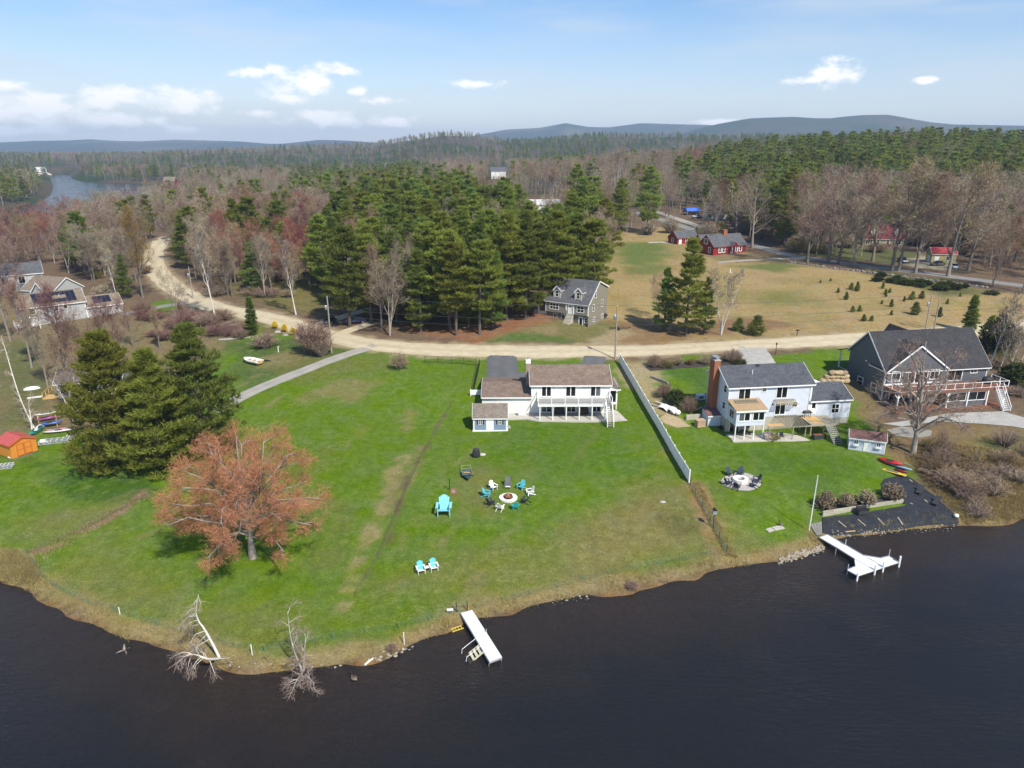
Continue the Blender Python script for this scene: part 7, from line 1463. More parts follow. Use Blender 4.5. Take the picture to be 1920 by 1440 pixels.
def shrub(protos, hp, wp, u, v, w_px, h_px, leaf, label, group=None, name='shrub', bark='bark'):
    b = G(u, v); f = FOC/((b.y*math.cos(TH)+(CAMH-b.z)*math.sin(TH))); me = RND.choice(protos); w = w_px/f; h = h_px/f/.93
    o = thing(name, label, 'shrub', b, RND.uniform(0, 6), group); o.scale = (w/wp, w/wp, h/hp)
    for nm, m_, mm in zip(('stems', 'crown'), me, (bark, leaf)):
        c = bpy.data.objects.new(nm, m_); C.objects.link(c); c.parent = o
        if not m_.materials: m_.materials.append(None)
        c.material_slots[0].link = 'OBJECT'; c.material_slots[0].material = MATS[mm]
    return o
for u, v, w, h, l in [(1545,955,40,36,'first tan hydrangea shrub above the timber wall, by the flagpole'), (1583,950,34,30,'second tan hydrangea shrub above the timber wall'), (1622,946,38,28,'third tan hydrangea shrub above the timber wall'), (1673,937,42,32,'largest tan hydrangea shrub at the right end of the timber wall')]: shrub(HYD, 1.6, 1.6, u, v, w, h, 'hydrangea', l, 'hydrangeas above the timber wall', 'hydrangea')
sheet('shrub_bed', [(1540,962),(1548,948),(1600,942),(1650,934),(1690,922),(1695,938),(1620,952)], mat('mulch', (.055,.045,.04), .95, .25, 4, bump=.5, bscale=14), 'dark mulch bed behind the timber wall', 'bed', lift=.05)
sheet('road_bed', [(1210,689),(1230,681),(1300,676),(1370,671),(1398,676),(1400,684),(1330,687),(1260,692),(1220,696)], 'mulch', 'dark mulch bed along the road behind the fence', 'bed', lift=.05)
for u, v, w, h, lf, l in [(1226,688,26,22,'twig_brown','large round brown shrub at the left end of the roadside bed'), (1249,688,20,13,'twig_green','low yellowish shrub in the roadside bed'), (1273,685,18,15,'twig_brown','third shrub from the left in the roadside bed'), (1295,684,20,12,'twig_gold','orange-brown low shrub in the roadside bed'), (1321,682,16,15,'twig_brown','small round shrub in the roadside bed'), (1345,681,14,10,'twig_gold','golden tuft shrub in the roadside bed'), (1372,678,24,22,'twig_mauve','dark round shrub at the right end of the roadside bed'), (1388,686,26,14,'shrub_green','green-brown shrub beside the concrete drive')]: shrub(SHR, 1.6, 1.5, u, v, w, h, lf, l, 'shrubs in the roadside bed')
for u, v, w, h, lf, l, pr in [(1246,744,34,24,'twig_brown','brown shrub beside the tarp pile',SHR), (1266,758,38,28,'shrub_green','dark leafy shrub beside the tarp pile',LEAFY), (1292,773,34,28,'twig_brown','reddish shrub by the lean-to',SHR), (749,692,40,30,'twig_brown','round bare brown shrub on the lawn near the road',SHR), (497,652,56,26,'twig_mauve','low wide brown mound shrub near the rowboat',SHR), (1450,826,16,14,'straw_leaf','small straw-coloured shrub at the patio edge',SHR), (1352,806,9,8,'shrub_green','small dark bush at the foot of the pale blue house',LEAFY)]: shrub(pr, 1.6, 1.6, u, v, w, h, lf, l)
shrub(TALL, 3.2, 2.6, 588, 664, 74, 62, 'twig_pink', 'tall tangle of upright bare stems by the utility pole', None, 'brush_thicket'); shrub(TALL, 3.2, 2.6, 603, 668, 50, 46, 'twig_brown', 'lower bare thicket right of the tall tangle of stems', None, 'brush_thicket')
for u, v, l in [(516,616,'yellow forsythia nearest the conical evergreen'), (534,622,'middle yellow forsythia of the three'), (550,628,'yellow forsythia farthest right of the three')]: shrub(LEAFY, 1.6, 1.7, u, v, 13, 14, 'forsythia', l, 'forsythias by the dirt road', 'forsythia')
for i in range(34):                     # thicket on the right-hand slope
    while True:
        u, v = RND.uniform(1700, 1935), RND.uniform(795, 985)
        if inpoly(u, v, [(1720,840),(1790,815),(1850,820),(1940,855),(1940,975),(1830,980),(1790,930),(1740,880)]): break
    b_ = RND.random(); lf = RND.choice(['twig_brown', 'twig_mauve', 'twig_brown', 'twig_gold', 'twig_brown']); wpx = RND.uniform(34, 66)
    shrub(THIN if b_ < .4 else THIN2, 3.2 if b_ < .4 else 1.6, 2.6 if b_ < .4 else 1.6, u, v, wpx, RND.uniform(16, 36), lf, f"{'wide' if wpx > 50 else 'narrow'} {'upright' if b_ < .4 else 'rounded'} {lf[5:]} brush in the {'upper' if v < 880 else 'lower'} thicket right of the black cloth", 'brush on the right-hand slope', 'brush')
for i in range(60):                     # undergrowth at the wood edges
    u, v = RND.choice([(RND.uniform(380, 600), RND.uniform(505, 560)), (RND.uniform(1150, 1500), RND.uniform(432, 450)), (RND.uniform(1500, 1900), RND.uniform(455, 478)), (RND.uniform(180, 290), RND.uniform(500, 560)), (RND.uniform(1830, 1925), RND.uniform(640, 740))])
    wh = 'the wood edge left of the grove' if u < 620 and u > 330 else 'the left-hand houses' if u < 330 else 'the top of the meadow' if v < 452 else 'the dark grey house' if v > 600 else 'the paved road woods'
    lf = RND.choice(['twig_brown', 'twig_grey', 'twig_mauve', 'twig_green']); wpx = RND.uniform(24, 46); shrub(SHR, 1.6, 1.6, u, v, wpx, RND.uniform(12, 26), lf, f"{'large' if wpx > 35 else 'small'} {lf[5:]} bare bush in the undergrowth by {wh}", 'undergrowth bushes', 'bush')
for i in range(20):                     # reddish scrub above the big pines
    u, v = RND.uniform(255, 455), RND.uniform(585, 640); lf = RND.choice(['twig_pink', 'twig_brown', 'twig_pink', 'twig_mauve']); wpx = RND.uniform(22, 44)
    if line_d(np.array([G(u, v).x]), np.array([G(u, v).y]), ROAD)[0] > 6: shrub(SHR, 1.6, 1.6, u, v, wpx, RND.uniform(10, 22), lf, f"{'large' if wpx > 33 else 'small'} {lf[5:]} scrub bush between the big pines and the road bend", 'scrub above the big pines', 'scrub_bush')
for u, v, w, h, l in [(1865,665,70,70,'dark evergreen thicket behind the leaning birches'), (1900,720,60,40,'low dark evergreen brush right of the birches')]: shrub(LEAFY, 1.6, 1.7, u, v, w, h, 'shrub_green', l)
plant('white_pine', PINES, 20, 1846, 650, 590, 'bark_pine', 'needles', 'short yellow-green pine behind the dark grey house', 3, wide=1.3); plant('dark_spruce', SPRUCE, 8, 1816, 622, 552, 'bark', 'needles_dark', 'narrow dark spruce rising behind the dark grey house roof', 0, wide=1.3)
for i in range(26):                     # juniper belt below the paved road
    u = RND.uniform(1640, 1860); v = 512+(u-1620)*.135+RND.uniform(2, 14); shrub(LEAFY, 1.6, 1.7, u, v, RND.uniform(16, 30), RND.uniform(6, 11), 'shrub_green', 'low green juniper in the belt below the paved road', 'junipers below the paved road', 'juniper')

# ------------------------------------------------------------------ utility poles and wires
mat('pole_wood', (.30,.265,.22), .9, .15, 2, stretch=(3, 3, .5)); TOPS = {}
def upole(u, v, vt, label, key, can=True, arm=False):
    b = G(u, v); h = px_height(b, vt); o = thing('utility_pole', label, 'pole', b); MB().tube([(0,0,-.5),(0,0,h)], [.17,.12], 9).build('pole', 'pole_wood', o)
    if can: MB().lathe([(.05,0),(.26,.04),(.26,.85),(.22,.95),(.05,1.0)], 12, (-.42, 0, h-2.6)).build('transformer', 'steel', o, True); MB().box(-.3, 0, -.05, .05, h-2.1, h-2.0).build('bracket', 'steel', o)
    MB().tube([(0,0,h),(0,0,h+.18)], .05, 8).build('insulator', 'white_trim', o); MB().box(.13, .2, -.05, .05, h-3.6, h-3.4).build('wire_bracket', 'steel', o)
    if arm: MB().beam((-1.2, 0, h-.5), (1.2, 0, h-.5), .1, .12).build('crossarm', 'pole_wood', o)
    TOPS[key] = (b+Vector((0, 0, h+.15)), b+Vector((0, 0, h-2.3)), b+Vector((0, 0, h-3.5))); return o
upole(1153, 673, 574, 'utility pole at the top of the white fence', 'c'); upole(622, 662, 557, 'utility pole rising from the bare thicket', 'l'); upole(362, 560, 501, 'utility pole beside the dirt road bend', 'll'); upole(1735, 618, 553, 'utility pole with transformer behind the dark grey house', 'r', True); upole(1751, 618, 560, 'plain pole right of the transformer pole', 'r2', False)
TOPS['rr'] = tuple(Vector((150, 150, z)) for z in (19, 16.5, 15.5)); TOPS['lll'] = tuple(Vector((-118, 232, z)) for z in (19, 16.5, 15.5))
def wire(a, b, sag, label, group='overhead wires'):
    n = 22; pts = [a.lerp(b, k/n)+Vector((0, 0, -sag*4*(k/n)*(1-k/n))) for k in range(n+1)]; o = MB().tube([p-a for p in pts], .022, 4, False).build('overhead_wire', mat('wire_black', (.05,.05,.055), .6, .05, 1)); o.location = a; return tag(o, label, 'wire', group)
for a, b, nm in (('l', 'c', 'between the thicket pole and the white-fence pole'), ('c', 'r', 'between the white-fence pole and the transformer pole'), ('ll', 'l', 'between the road-bend pole and the thicket pole')):
    for k, w in enumerate(('top', 'middle', 'lowest')): wire(TOPS[a][k], TOPS[b][k], .5+.35*k, f'{w} overhead wire {nm}')
for k, w in enumerate(('top', 'lowest')): wire(TOPS['r'][k*2], TOPS['rr'][k*2], .6, f'{w} overhead wire running right from the transformer pole')

# ------------------------------------------------------------------ cars
def car(u, v, rz, col, label, s=1.0, van=False):
    m = mat('paint_'+label.split()[0], col, .3, .04, 1, spec=.6); o = thing('parked_car', label, 'car', G(u, v, .02), rz, 'parked cars'); o.scale = (s,)*3
    L_ = 2.25; roof = 1.5 if not van else 1.75
    low = [(-L_, .35), (-L_+.08, .75), (-L_+.25, .9), (-1.0, .98), (1.2, 1.0), (L_-.1, .98), (L_, .7), (L_-.02, .35)]
    MB().prism(low, -.88, .88, 'y').build('body', m, o, bevel=.05)
    cab = [(-1.05, .95), (-.35, roof-.05), (.0, roof), (1.1, roof-.02), (1.75 if not van else 2.0, .95)]; n = 5; V = []
    for y, sc in ((-.8, 1), (.8, 1)): V += [(x, y*(.86 if z > 1.2 else 1), z) for x, z in cab]
    MB().add(V, [tuple(range(n)), tuple(n+k for k in reversed(range(n)))]+[(k, n+k, n+(k+1) % n, (k+1) % n) for k in range(n)]).build('cabin', 'glass', o)
    MB().box(-.3, 1.12, -.68, .68, roof-.005, roof+.05).build('roof', m, o, bevel=.02)
    for x in (-1.4, 1.4):
        for y in (-.82, .82):
            w = MB().tube([(x, y-.1, .33), (x, y+.1, .33)], .33, 14).build('wheel', 'black_metal', o); MB().tube([(x, y-.115, .33), (x, y+.115, .33)], .18, 10).build('rim', 'steel', w)
    for y in (-.6, .6): MB().box(-L_-.02, -L_+.06, y-.18, y+.18, .62, .76).build('headlight', 'white_poly', o); MB().box(L_-.06, L_+.02, y-.18, y+.18, .7, .84).build('taillight', 'brick_red', o)
    for y in (-.95, .88): MB().box(-.75, -.6, y, y+.07, .98, 1.1).build('mirror', m, o)
    return o
car(668, 606, .3, (.03,.045,.12), 'blue car parked under the grove pines'); car(1692, 492, 1.5, (.03,.04,.09), 'navy van parked in the drive across the paved road', van=True); car(1757, 498, .1, (.10,.10,.10), 'charcoal car parked by the cream shed'); car(1789, 503, 1.2, (.6,.6,.6), 'white car parked right of the cream shed'); car(308, 452, .9, (.45,.46,.48), 'silver car at the far end of the dirt road'); car(1306, 408, .2, (.5,.52,.55), 'pale car in the yard behind the red barn'); car(618, 606, 1.2, (.05,.05,.055), 'black car half hidden beside the thicket pole', .85)

# ------------------------------------------------------------------ boats, boards and racks
def hull(par, L_, W_, Hh, m, name='hull', open_=True, pointed=2, deckm=None):
    V = []; F_ = []; n = 11
    for k in range(n):
        t = k/(n-1); x = (t-.5)*L_; w = W_/2*((1-abs(2*t-1)**2.2) if pointed == 2 else (1-max(0, 2*t-1)**2.4)*.98)+.02; kz = .25*Hh*abs(2*t-1)**2
        V += [(x, -w, Hh), (x, -w*.85, Hh*.45+kz), (x, 0, kz), (x, w*.85, Hh*.45+kz), (x, w, Hh)]
    for k in range(n-1):
        for j in range(4): F_.append((k*5+j, k*5+j+1, (k+1)*5+j+1, (k+1)*5+j))
        if not open_: F_.append((k*5+4, k*5, (k+1)*5, (k+1)*5+4))
    F_ += [(0,1,2,3,4), tuple(reversed(range((n-1)*5, n*5)))]
    o = MB().add(V, F_).build(name, m, par, True)
    if open_: o.modifiers.new('t', 'SOLIDIFY').thickness = .05
    return o
rb = thing('rowboat', 'white rowboat with wooden seats on the grass by the gravel drive', 'boat', G(473, 681), 2.55); rb.scale = (1.15,)*3; hull(rb, 4.3, 1.7, .75, 'white_poly', pointed=1)
for x in (-1.3, -.2, .9): MB().box(x-.16, x+.16, -.66, .66, .5, .56).build('thwart', 'new_wood', rb)
MB().box(-2.0, 1.4, -.5, .5, .2, .24).build('floor_boards', 'new_wood', rb); MB().box(-2.22, -2.16, -.5, .5, .3, .78).build('transom', 'new_wood', rb)
tr_ = thing('scrap_pile', 'dark scrap tangle on the grass beside the rowboat', 'scrap', G(499, 678)); MB().tube([(-.9,-.2,.1),(0,.3,.25),(.9,0,.1)], .1, 6).build('hose', 'black_metal', tr_); MB().tube([(-.6,.3,.1),(.2,-.3,.2),(.7,.3,.1)], .08, 6).build('hose', 'black_metal', tr_)
for (u, v, s, l) in ((521,623,.75,'pale boulder below the left forsythia'), (535,629,.7,'pale flat boulder below the middle forsythia'), (558,634,.8,'brown boulder at the road edge right of the forsythias'), (592,641,.6,'stone at the foot of the bare thicket')): rock('boulder', G(u, v), (s, s*.8, s*.55), 'grey_stone' if u < 550 else 'stone', l, 'boulder', seed=u)
yp = thing('leaning_poles', 'two yellow poles leaning against the bare thicket', 'poles', G(590, 662))
for dx in (0, .6): MB().tube([(dx, 0, 0), (dx+.9, .8, 2.6)], .06, 6).build('pole', 'yellow_paint', yp)
wp = thing('white_pipe', 'short white vent pipe in the grass right of the rowboat', 'pipe', G(522, 660)); MB().tube([(0,0,-.1),(0,0,1.0),(.1,0,1.15),(.25,0,1.1)], .09, 8).build('pipe', 'white_trim', wp); MB().lathe([(.13,0),(.13,.06)], 8).build('collar', 'white_trim', wp)
bp_ = thing('brush_pile', 'heap of cut branches left of the conical evergreen', 'brush pile', G(432, 618)); rg = np.random.default_rng(9); B0 = rg.normal(size=(420, 3))*np.array([2.2, 1.3, .35])+np.array([0, 0, .5]); D0 = nrm(rg.normal(size=(420, 3))*np.array([1, .6, .2]))*rg.uniform(.8, 2.2, (420, 1)); V, F = blades(B0, D0, np.full(420, .08), rg=rg); link('branches', mesh_tris('branches', V, [F]), 'twig_mauve', bp_); MB().beam((-1.5, .2, .9), (1.2, .4, 1.1), .14, .14).build('log', 'bark_pale', bp_)
rs = thing('rubble_strip', 'low grey rubble wall beside the conical evergreen', 'wall', G(440, 636), .35)
for k in range(13): rock('stone', (-3+k*.5, RND.uniform(-.15, .15), .12), (.34, .28, .24), 'grey_stone', parent=rs, seed=k+200, rz=k)
# kayaks beside the little shed
def kayak(u, v, rz, col, L_, W_, label, tilt=0.0, up=.0, board=False, group='boats beside the little shed'):
    o = thing('kayak' if not board else 'paddleboard', label, 'kayak' if not board else 'paddleboard', G(u, v, up), rz, group); o.rotation_euler = (tilt, 0, rz); m = mat('gel_'+label.replace(' ', '_')[:18], col, .35, .06, 2)
    if board: MB().lathe([(.02,0),(.92,.0),(1,.06),(.94,.12),(.02,.13)], 20, sx=L_/2, sy=W_/2).build('board', m, o, True); MB().box(-L_*.2, L_*.2, -W_*.3, W_*.3, .13, .14).build('deck_pad', 'cushion_grey', o); MB().box(-L_*.44, -L_*.4, -.01, .01, -.15, 0).build('fin', 'charcoal', o)
    else:
        hull(o, L_, W_, .34, m, open_=False); MB().lathe([(1,0),(1,.05),(.9,.05),(.86,-.02),(.02,-.02)], 14, (-.1, 0, .345), .55, W_*.32).build('cockpit', 'charcoal', o); MB().tube([(L_*.47, 0, .3), (L_*.5, 0, .36)], .03, 6).build('grab_handle', 'charcoal', o)
    return o
kayak(1672, 886, 5.5, (.62,.42,.04), 4.0, .85, 'yellow paddleboard lying lowest beside the little shed', 0, .1, True); kayak(1668, 872, 5.55, (.50,.02,.03), 3.3, .85, 'red kayak on top of the yellow paddleboard', .2, .35); kayak(1686, 879, 5.5, (.30,.42,.62), 3.2, .8, 'pale blue kayak beside the red one', -.3, .1); kayak(1688, 886, 5.6, (.30,.02,.04), 1.6, .5, 'small dark red float below the pale blue kayak', 0, .05)
rl = thing('boat_rails', 'pale wooden rails lying under the kayaks', 'rails', G(1672, 868), 5.5)
for y in (-.7, .9): MB().beam((-2.2, y, .06), (2.4, y, .06), .1, .1).build('rail', 'old_wood', rl)
# rack and clutter by the orange shed
kr = thing('kayak_rack', 'wooden rack holding boards left of the big pines', 'rack', G(92, 800), .45)
for x in (-1.2, 1.2):
    MB().beam((x, -.4, 0), (x-.05, .1, 2.1), .1, .1).build('upright', 'new_wood', kr)
    for z in (.5, 1.1, 1.6): MB().beam((x, -.5, z), (x, .8, z+.1), .08, .08).build('arm', 'new_wood', kr)
kayak(92, 793, .5, (.62,.60,.55), 4.2, .7, 'long white board on top of the wooden rack', .1, 1.65, True, 'boats by the orange shed'); kayak(88, 797, .45, (.30,.05,.22), 3.0, .7, 'purple kayak on the wooden rack', .2, 1.0, False, 'boats by the orange shed'); kayak(96, 800, .45, (.04,.13,.42), 3.2, .8, 'blue kayak low on the wooden rack', .2, .45, False, 'boats by the orange shed'); kayak(112, 811, .35, (.66,.62,.60), 4.4, .8, 'white kayak lying below the rack', 0, .1, False, 'boats by the orange shed'); kayak(106, 806, .35, (.6,.22,.28), 3.0, .7, 'pink paddleboard lying below the rack', 0, .08, True, 'boats by the orange shed'); kayak(66, 812, 1.5, (.03,.20,.15), 3.2, .9, 'dark green canoe behind the orange shed', .7, .2, False, 'boats by the orange shed'); kayak(74, 806, 1.6, (.55,.57,.55), 3.2, .8, 'pale grey kayak standing behind the orange shed', .9, .3, False, 'boats by the orange shed')
def dock_section(u, v, rz, L_, W_, label, layers=2):
    o = thing('stored_dock_section', label, 'dock section', G(u, v), rz, 'stored dock sections')
    for j in range(layers):
        z = .12+j*.3; f = MB()
        for y in (-W_/2, 0, W_/2): f.beam((-L_/2, y, z), (L_/2, y, z), .07, .14)
        f.build('frame', 'dock_alu', o)
        for k in range(7): x = -L_/2+L_*k/6; MB().box(x-.05, x+.05, -W_/2, W_/2, z+.072, z+.11).build('cross_bar', 'dock_white', o)
    return o
dock_section(108, 829, .33, 4.6, 1.4, 'stacked aluminium dock frames beside the orange shed'); dock_section(143, 816, .3, 2.4, 1.2, 'shorter dock frame under the left pine', 1); dock_section(2, 878, .3, 3.0, 1.2, 'dock frame at the left edge below the orange shed', 2)
jk = thing('white_tub', 'white tub at the corner of the orange shed', 'tub', G(21, 862)); MB().lathe([(.28,0),(.36,.45),(.38,.47),(.3,.45),(.02,.3)], 14).build('tub', 'white_poly', jk, True); MB().tube([(.36,0,.4),(.46,0,.35)], .03, 6).build('handle', 'white_poly', jk)
wc = thing('white_crate_heap', 'heap of white crates at the left end of the dock frames', 'crates', G(81, 834))
for i, (x, y, z, r) in enumerate(((-.3, 0, .2, .2), (.3, .2, .2, -.3), (0, .1, .6, .5))): MB().cbox((x, y, z), (.6, .45, .38), Matrix.Rotation(r, 3, 'Z')).build('crate', 'white_poly', wc)

# ------------------------------------------------------------------ clutter round the pale blue house
gn = thing('generator', 'white standby generator on the lawn behind the chimney', 'generator', G(1313, 749), .12); MB().box(-.75, .75, -.4, .4, .1, .95).build('cabinet', 'white_poly', gn, bevel=.05); MB().box(-.8, .8, -.45, .45, 0, .095).build('pad', 'concrete', gn); MB().box(-.4, .4, -.415, -.401, .3, .7).build('vent', 'cushion_grey', gn)
tk = thing('propane_tank', 'white propane tank lying beside the tarp pile', 'tank', G(1266, 777), -.9); MB().tube([(-.95,0,.5),(-.85,0,.5),(-.7,0,.5),(.7,0,.5),(.85,0,.5),(.95,0,.5)], [.1,.32,.42,.42,.32,.1], 14).build('tank', 'white_poly', tk, True); MB().tube([(0,0,.9),(0,0,1.05)], .14, 10).build('valve_dome', 'white_poly', tk)
for x in (-.5, .5): MB().box(x-.05, x+.05, -.3, .3, 0, .2).build('foot', 'concrete', tk)
tp = thing('tarp_pile', 'heap of white boards and tarps beside the shrubs left of the brick chimney', 'pile', G(1245, 766), -.9); rg2 = random.Random(3)
for k in range(9): MB().beam((rg2.uniform(-3, -1.2), rg2.uniform(-.7, .7), .1+.06*k), (rg2.uniform(.2, 1.8), rg2.uniform(-.6, .6), .12+.05*k), .18, .05).build('board', 'white_paint' if k % 3 else 'deck_brown', tp)
V = []; F_ = []; n = 9
for i in range(n):
    for j in range(n): x, y = -1+2*i/(n-1), -1+2*j/(n-1); V.append((x*1.1+.2, y*.8, .75*max(0, 1-(x*x+y*y)*.5)+rg2.uniform(-.06, .06)+.05))
for i in range(n-1):
    for j in range(n-1): F_.append((i*n+j, (i+1)*n+j, (i+1)*n+j+1, i*n+j+1))
t1 = MB().add(V, F_).build('tarp', 'white_poly', tp, True); t2 = MB().add([(x*.8+1.7, y*.8-.1, z*1.1) for x, y, z in V], F_).build('tarp', 'white_poly', tp, True)
sheet('sand_patch', [(1236,785),(1250,776),(1275,785),(1295,800),(1270,802),(1248,795)], mat('sandy', (.36,.28,.17), .95, .15, 1.5), 'sandy bare patch below the tarp pile', 'sand', lift=.03)
wb = thing('wood_box', 'slatted tan wooden box beside the lean-to', 'box', G(1312, 800), .3)
for r in range(5):
    for f, (x0, x1, y0, y1) in enumerate(((-.65,.65,-.5,-.45), (-.65,.65,.45,.5), (-.7,-.65,-.5,.5), (.65,.7,-.5,.5))): MB().box(x0, x1, y0, y1, .05+r*.22, .255+r*.22).build('slat', mat('box_wood', (.42,.29,.19), .8, .15, 3, rnd=.12), wb)
MB().box(-.74, .74, -.56, .54, 1.16, 1.21).build('lid', 'box_wood', wb)
for (x, y) in ((-.6, -.4), (.6, -.4), (-.6, .4), (.6, .4)): MB().box(x-.05, x+.05, y-.05, y+.05, 0, 1.15).build('corner_post', 'box_wood', wb)
rt = thing('stone_step_wall', 'low pale wall beside the lean-to', 'wall', G(1300, 786), .2)
for k in range(4):
    for j in range(2): MB().box(-1.3+k*.66+.01*j, -.66+k*.66, -.2, .2, j*.4, j*.4+.39).build('block', 'foundation', rt)
kb = thing('leaning_board', 'long pale board leaning beside the chimney', 'board', G(1320, 766), .4); MB().beam((-1.6, 0, .1), (1.4, .2, .5), .12, .06).build('board', 'white_paint', kb); MB().box(-.05, .05, -.05, .15, 0, .28).build('prop', 'grey_wood', kb)
gw = thing('garden_timber', 'grey timber edging at the left end of the lawn behind the shrubs', 'timber', G(1236, 715), -.95); MB().box(-2.2, 2.2, -.15, .15, 0, .3).build('timber', 'grey_wood', gw); MB().box(-2.1, 2.0, -.13, .13, .305, .5).build('timber', 'grey_wood', gw)
gb = thing('gas_grill', 'black gas grill on the deck of the pale blue house', 'grill', at_local(B, 12.75, -1.15, 2.33), R_(8)); MB().prism([(-.3, .75), (.3, .75), (.3, .95), (.18, 1.12), (-.18, 1.12), (-.3, .95)], -.55, .55).build('hood', 'black_metal', gb)
MB().box(-.85, -.56, -.25, .25, .78, .82).build('side_shelf', 'black_metal', gb); MB().box(.56, .85, -.25, .25, .78, .82).build('side_shelf', 'black_metal', gb)
for x in (-.5, .5):
    for y in (-.22, .22): MB().box(x-.03, x+.03, y-.03, y+.03, 0, .75).build('leg', 'black_metal', gb)
def patio_chair(x, y, rz, label):
    o = thing('patio_chair', label, 'chair', at_local(B, x, y, .05), R_(7.8)+rz, 'black patio chairs'); MB().box(-.28, .28, -.28, .28, .4, .46).build('seat', 'charcoal', o); MB().box(-.28, .28, .24, .3, .46, 1.0).build('backrest', 'charcoal', o)
    for sx in (-1, 1): MB().tube([(sx*.3, -.28, 0), (sx*.3, -.28, .65), (sx*.3, .28, .68), (sx*.3, .3, 0)], .022, 6).build('arm_frame', 'black_metal', o)
    return o
for x, y, r, l in ((6.7, -3.9, .3, 'black patio chair left of its pair on the lower patio'), (7.5, -3.7, -.2, 'black patio chair right of its pair on the lower patio'), (1.0, -1.5, 2, 'black patio chair under the sunroom, left one'), (3.6, -1.6, -2, 'black patio chair under the sunroom, right one')): patio_chair(x, y, r, l)
pt = thing('patio_table', 'dark round table under the sunroom', 'table', at_local(B, 2.3, -1.7, .04)); MB().lathe([(.65,.7),(.66,.74),(.02,.74)], 18).build('top', 'charcoal', pt)
for a in (.5, 2.6, 4.7): MB().tube([(.5*math.cos(a), .5*math.sin(a), 0), (.2*math.cos(a), .2*math.sin(a), .7)], .03, 6).build('leg', 'black_metal', pt)
cf = thing('covered_sofa', 'pinkish covered sofa on the lower patio beside the sunroom posts', 'sofa', at_local(B, 5.6, -3.4, .04), R_(12)); MB().box(-.8, .8, -.45, .45, .05, .5).build('seat', mat('pink_cover', (.50,.40,.40), .8, .12, 3, bump=.3, bscale=5), cf, bevel=.06); MB().box(-.8, .8, .2, .5, .5, .95).build('backrest', 'pink_cover', cf, bevel=.06)
for x in (-.72, .72): MB().box(x-.12, x+.12, -.45, .19, .5, .72).build('arm', 'pink_cover', cf)
pb = thing('planter_box', 'dark planter box with brown soil beside the deck stairs', 'planter', at_local(B, 13.1, -4.6, .0), R_(8)); MB().box(-.95, .95, -.4, -.34, -.3, .85).box(-.95, .95, .34, .4, -.3, .85).box(-.95, -.89, -.34, .34, -.3, .85).box(.89, .95, -.34, .34, -.3, .85).build('side', 'charcoal', pb); MB().box(-.88, .88, -.33, .33, -.3, .78).build('soil', 'red_earth', pb)
cn = thing('white_canopy', 'white sail canopy behind the pale blue wing', 'canopy', at_local(B, 20.9, 9.8, 0), R_(7.8))
V = []; F_ = []; n = 7
for i in range(n):
    for j in range(n): a, b = i/(n-1), j/(n-1); V.append((-3.2+5.2*a, -1.4+3.2*b, 4.6-2.1*a+.9*b-.9*math.sin(math.pi*a)*math.sin(math.pi*b)*.5))
for i in range(n-1):
    for j in range(n-1): F_.append((i*n+j, (i+1)*n+j, (i+1)*n+j+1, i*n+j+1))
MB().add(V, F_).build('sail', 'white_poly', cn, True).modifiers.new('t', 'SOLIDIFY').thickness = .03
for x, y, z in ((-3.2, -1.4, 4.6), (2.0, -1.4, 2.5), (-3.2, 1.8, 5.5), (2.0, 1.8, 3.4)): MB().tube([(x, y, 0), (x, y, z)], .05, 6).build('pole', 'steel', cn)
bw = thing('boulder_wall', 'tan boulder retaining wall between the pale blue and dark grey houses', 'wall', G(1568, 714)); Ob = Vector(bw.location)
for r, row in enumerate(((714, 1538, 1592, 6), (706, 1546, 1590, 5), (699, 1556, 1586, 4))):
    v, ua, ub_, n = row
    for k in range(n):
        q = P(ua+(ub_-ua)*(k+.5)/n, v, Ob.z+.35+r*.75)-Ob; rock('boulder', q, (.75+RND.uniform(-.12, .15), .55, .45+RND.uniform(-.05, .08)), 'stone', parent=bw, seed=300+r*10+k, rz=RND.uniform(-.4, .4))
mb_ = thing('mailbox', 'black mailbox on a post beside the dirt road', 'mailbox', G(1494, 630)); MB().box(-.06, .06, -.06, .06, -.1, 1.15).build('post', 'black_metal', mb_); MB().prism([(-.16, 1.15), (.16, 1.15), (.16, 1.35), (.1, 1.45), (-.1, 1.45), (-.16, 1.35)], -.3, .35).build('box', 'black_metal', mb_)
lp = thing('lamp_post', 'dark lamp post at the drive behind the pale blue house', 'lamp post', G(1454, 665)); MB().tube([(0,0,0),(0,0,2.0)], .06, 8).build('post', 'black_metal', lp); MB().lathe([(.1,0),(.16,.1),(.16,.35),(.02,.5)], 8, (0,0,2.0)).build('lantern', 'black_metal', lp)
gbn = thing('gas_barrel', 'black round barbecue beside the taupe house gable', 'barbecue', G(1135, 598)); MB().lathe([(.1,.55),(.42,.7),(.5,.95),(.42,1.2),(.1,1.35)], 14).build('kettle', 'black_metal', gbn, True)
for a in (0, 2.1, 4.2): MB().tube([(.45*math.cos(a), .45*math.sin(a), 0), (.2*math.cos(a), .2*math.sin(a), .6)], .04, 6).build('leg', 'black_metal', gbn)
sn = thing('trailer_frame', 'black trailer frame parked right of the taupe house', 'trailer', G(1158, 618), .1); MB().beam((-1.6, -.6, .4), (1.8, -.6, .4), .1).beam((-1.6, .6, .4), (1.8, .6, .4), .1).beam((1.8, -.6, .4), (3.0, 0, .45), .08).beam((1.8, .6, .4), (3.0, 0, .45), .08).beam((-1.6, -.6, .4), (-1.6, .6, .4), .1).build('frame', 'black_metal', sn)
for y in (-.75, .75): MB().tube([(0, y-.09, .32), (0, y+.09, .32)], .32, 12).build('wheel', 'black_metal', sn)
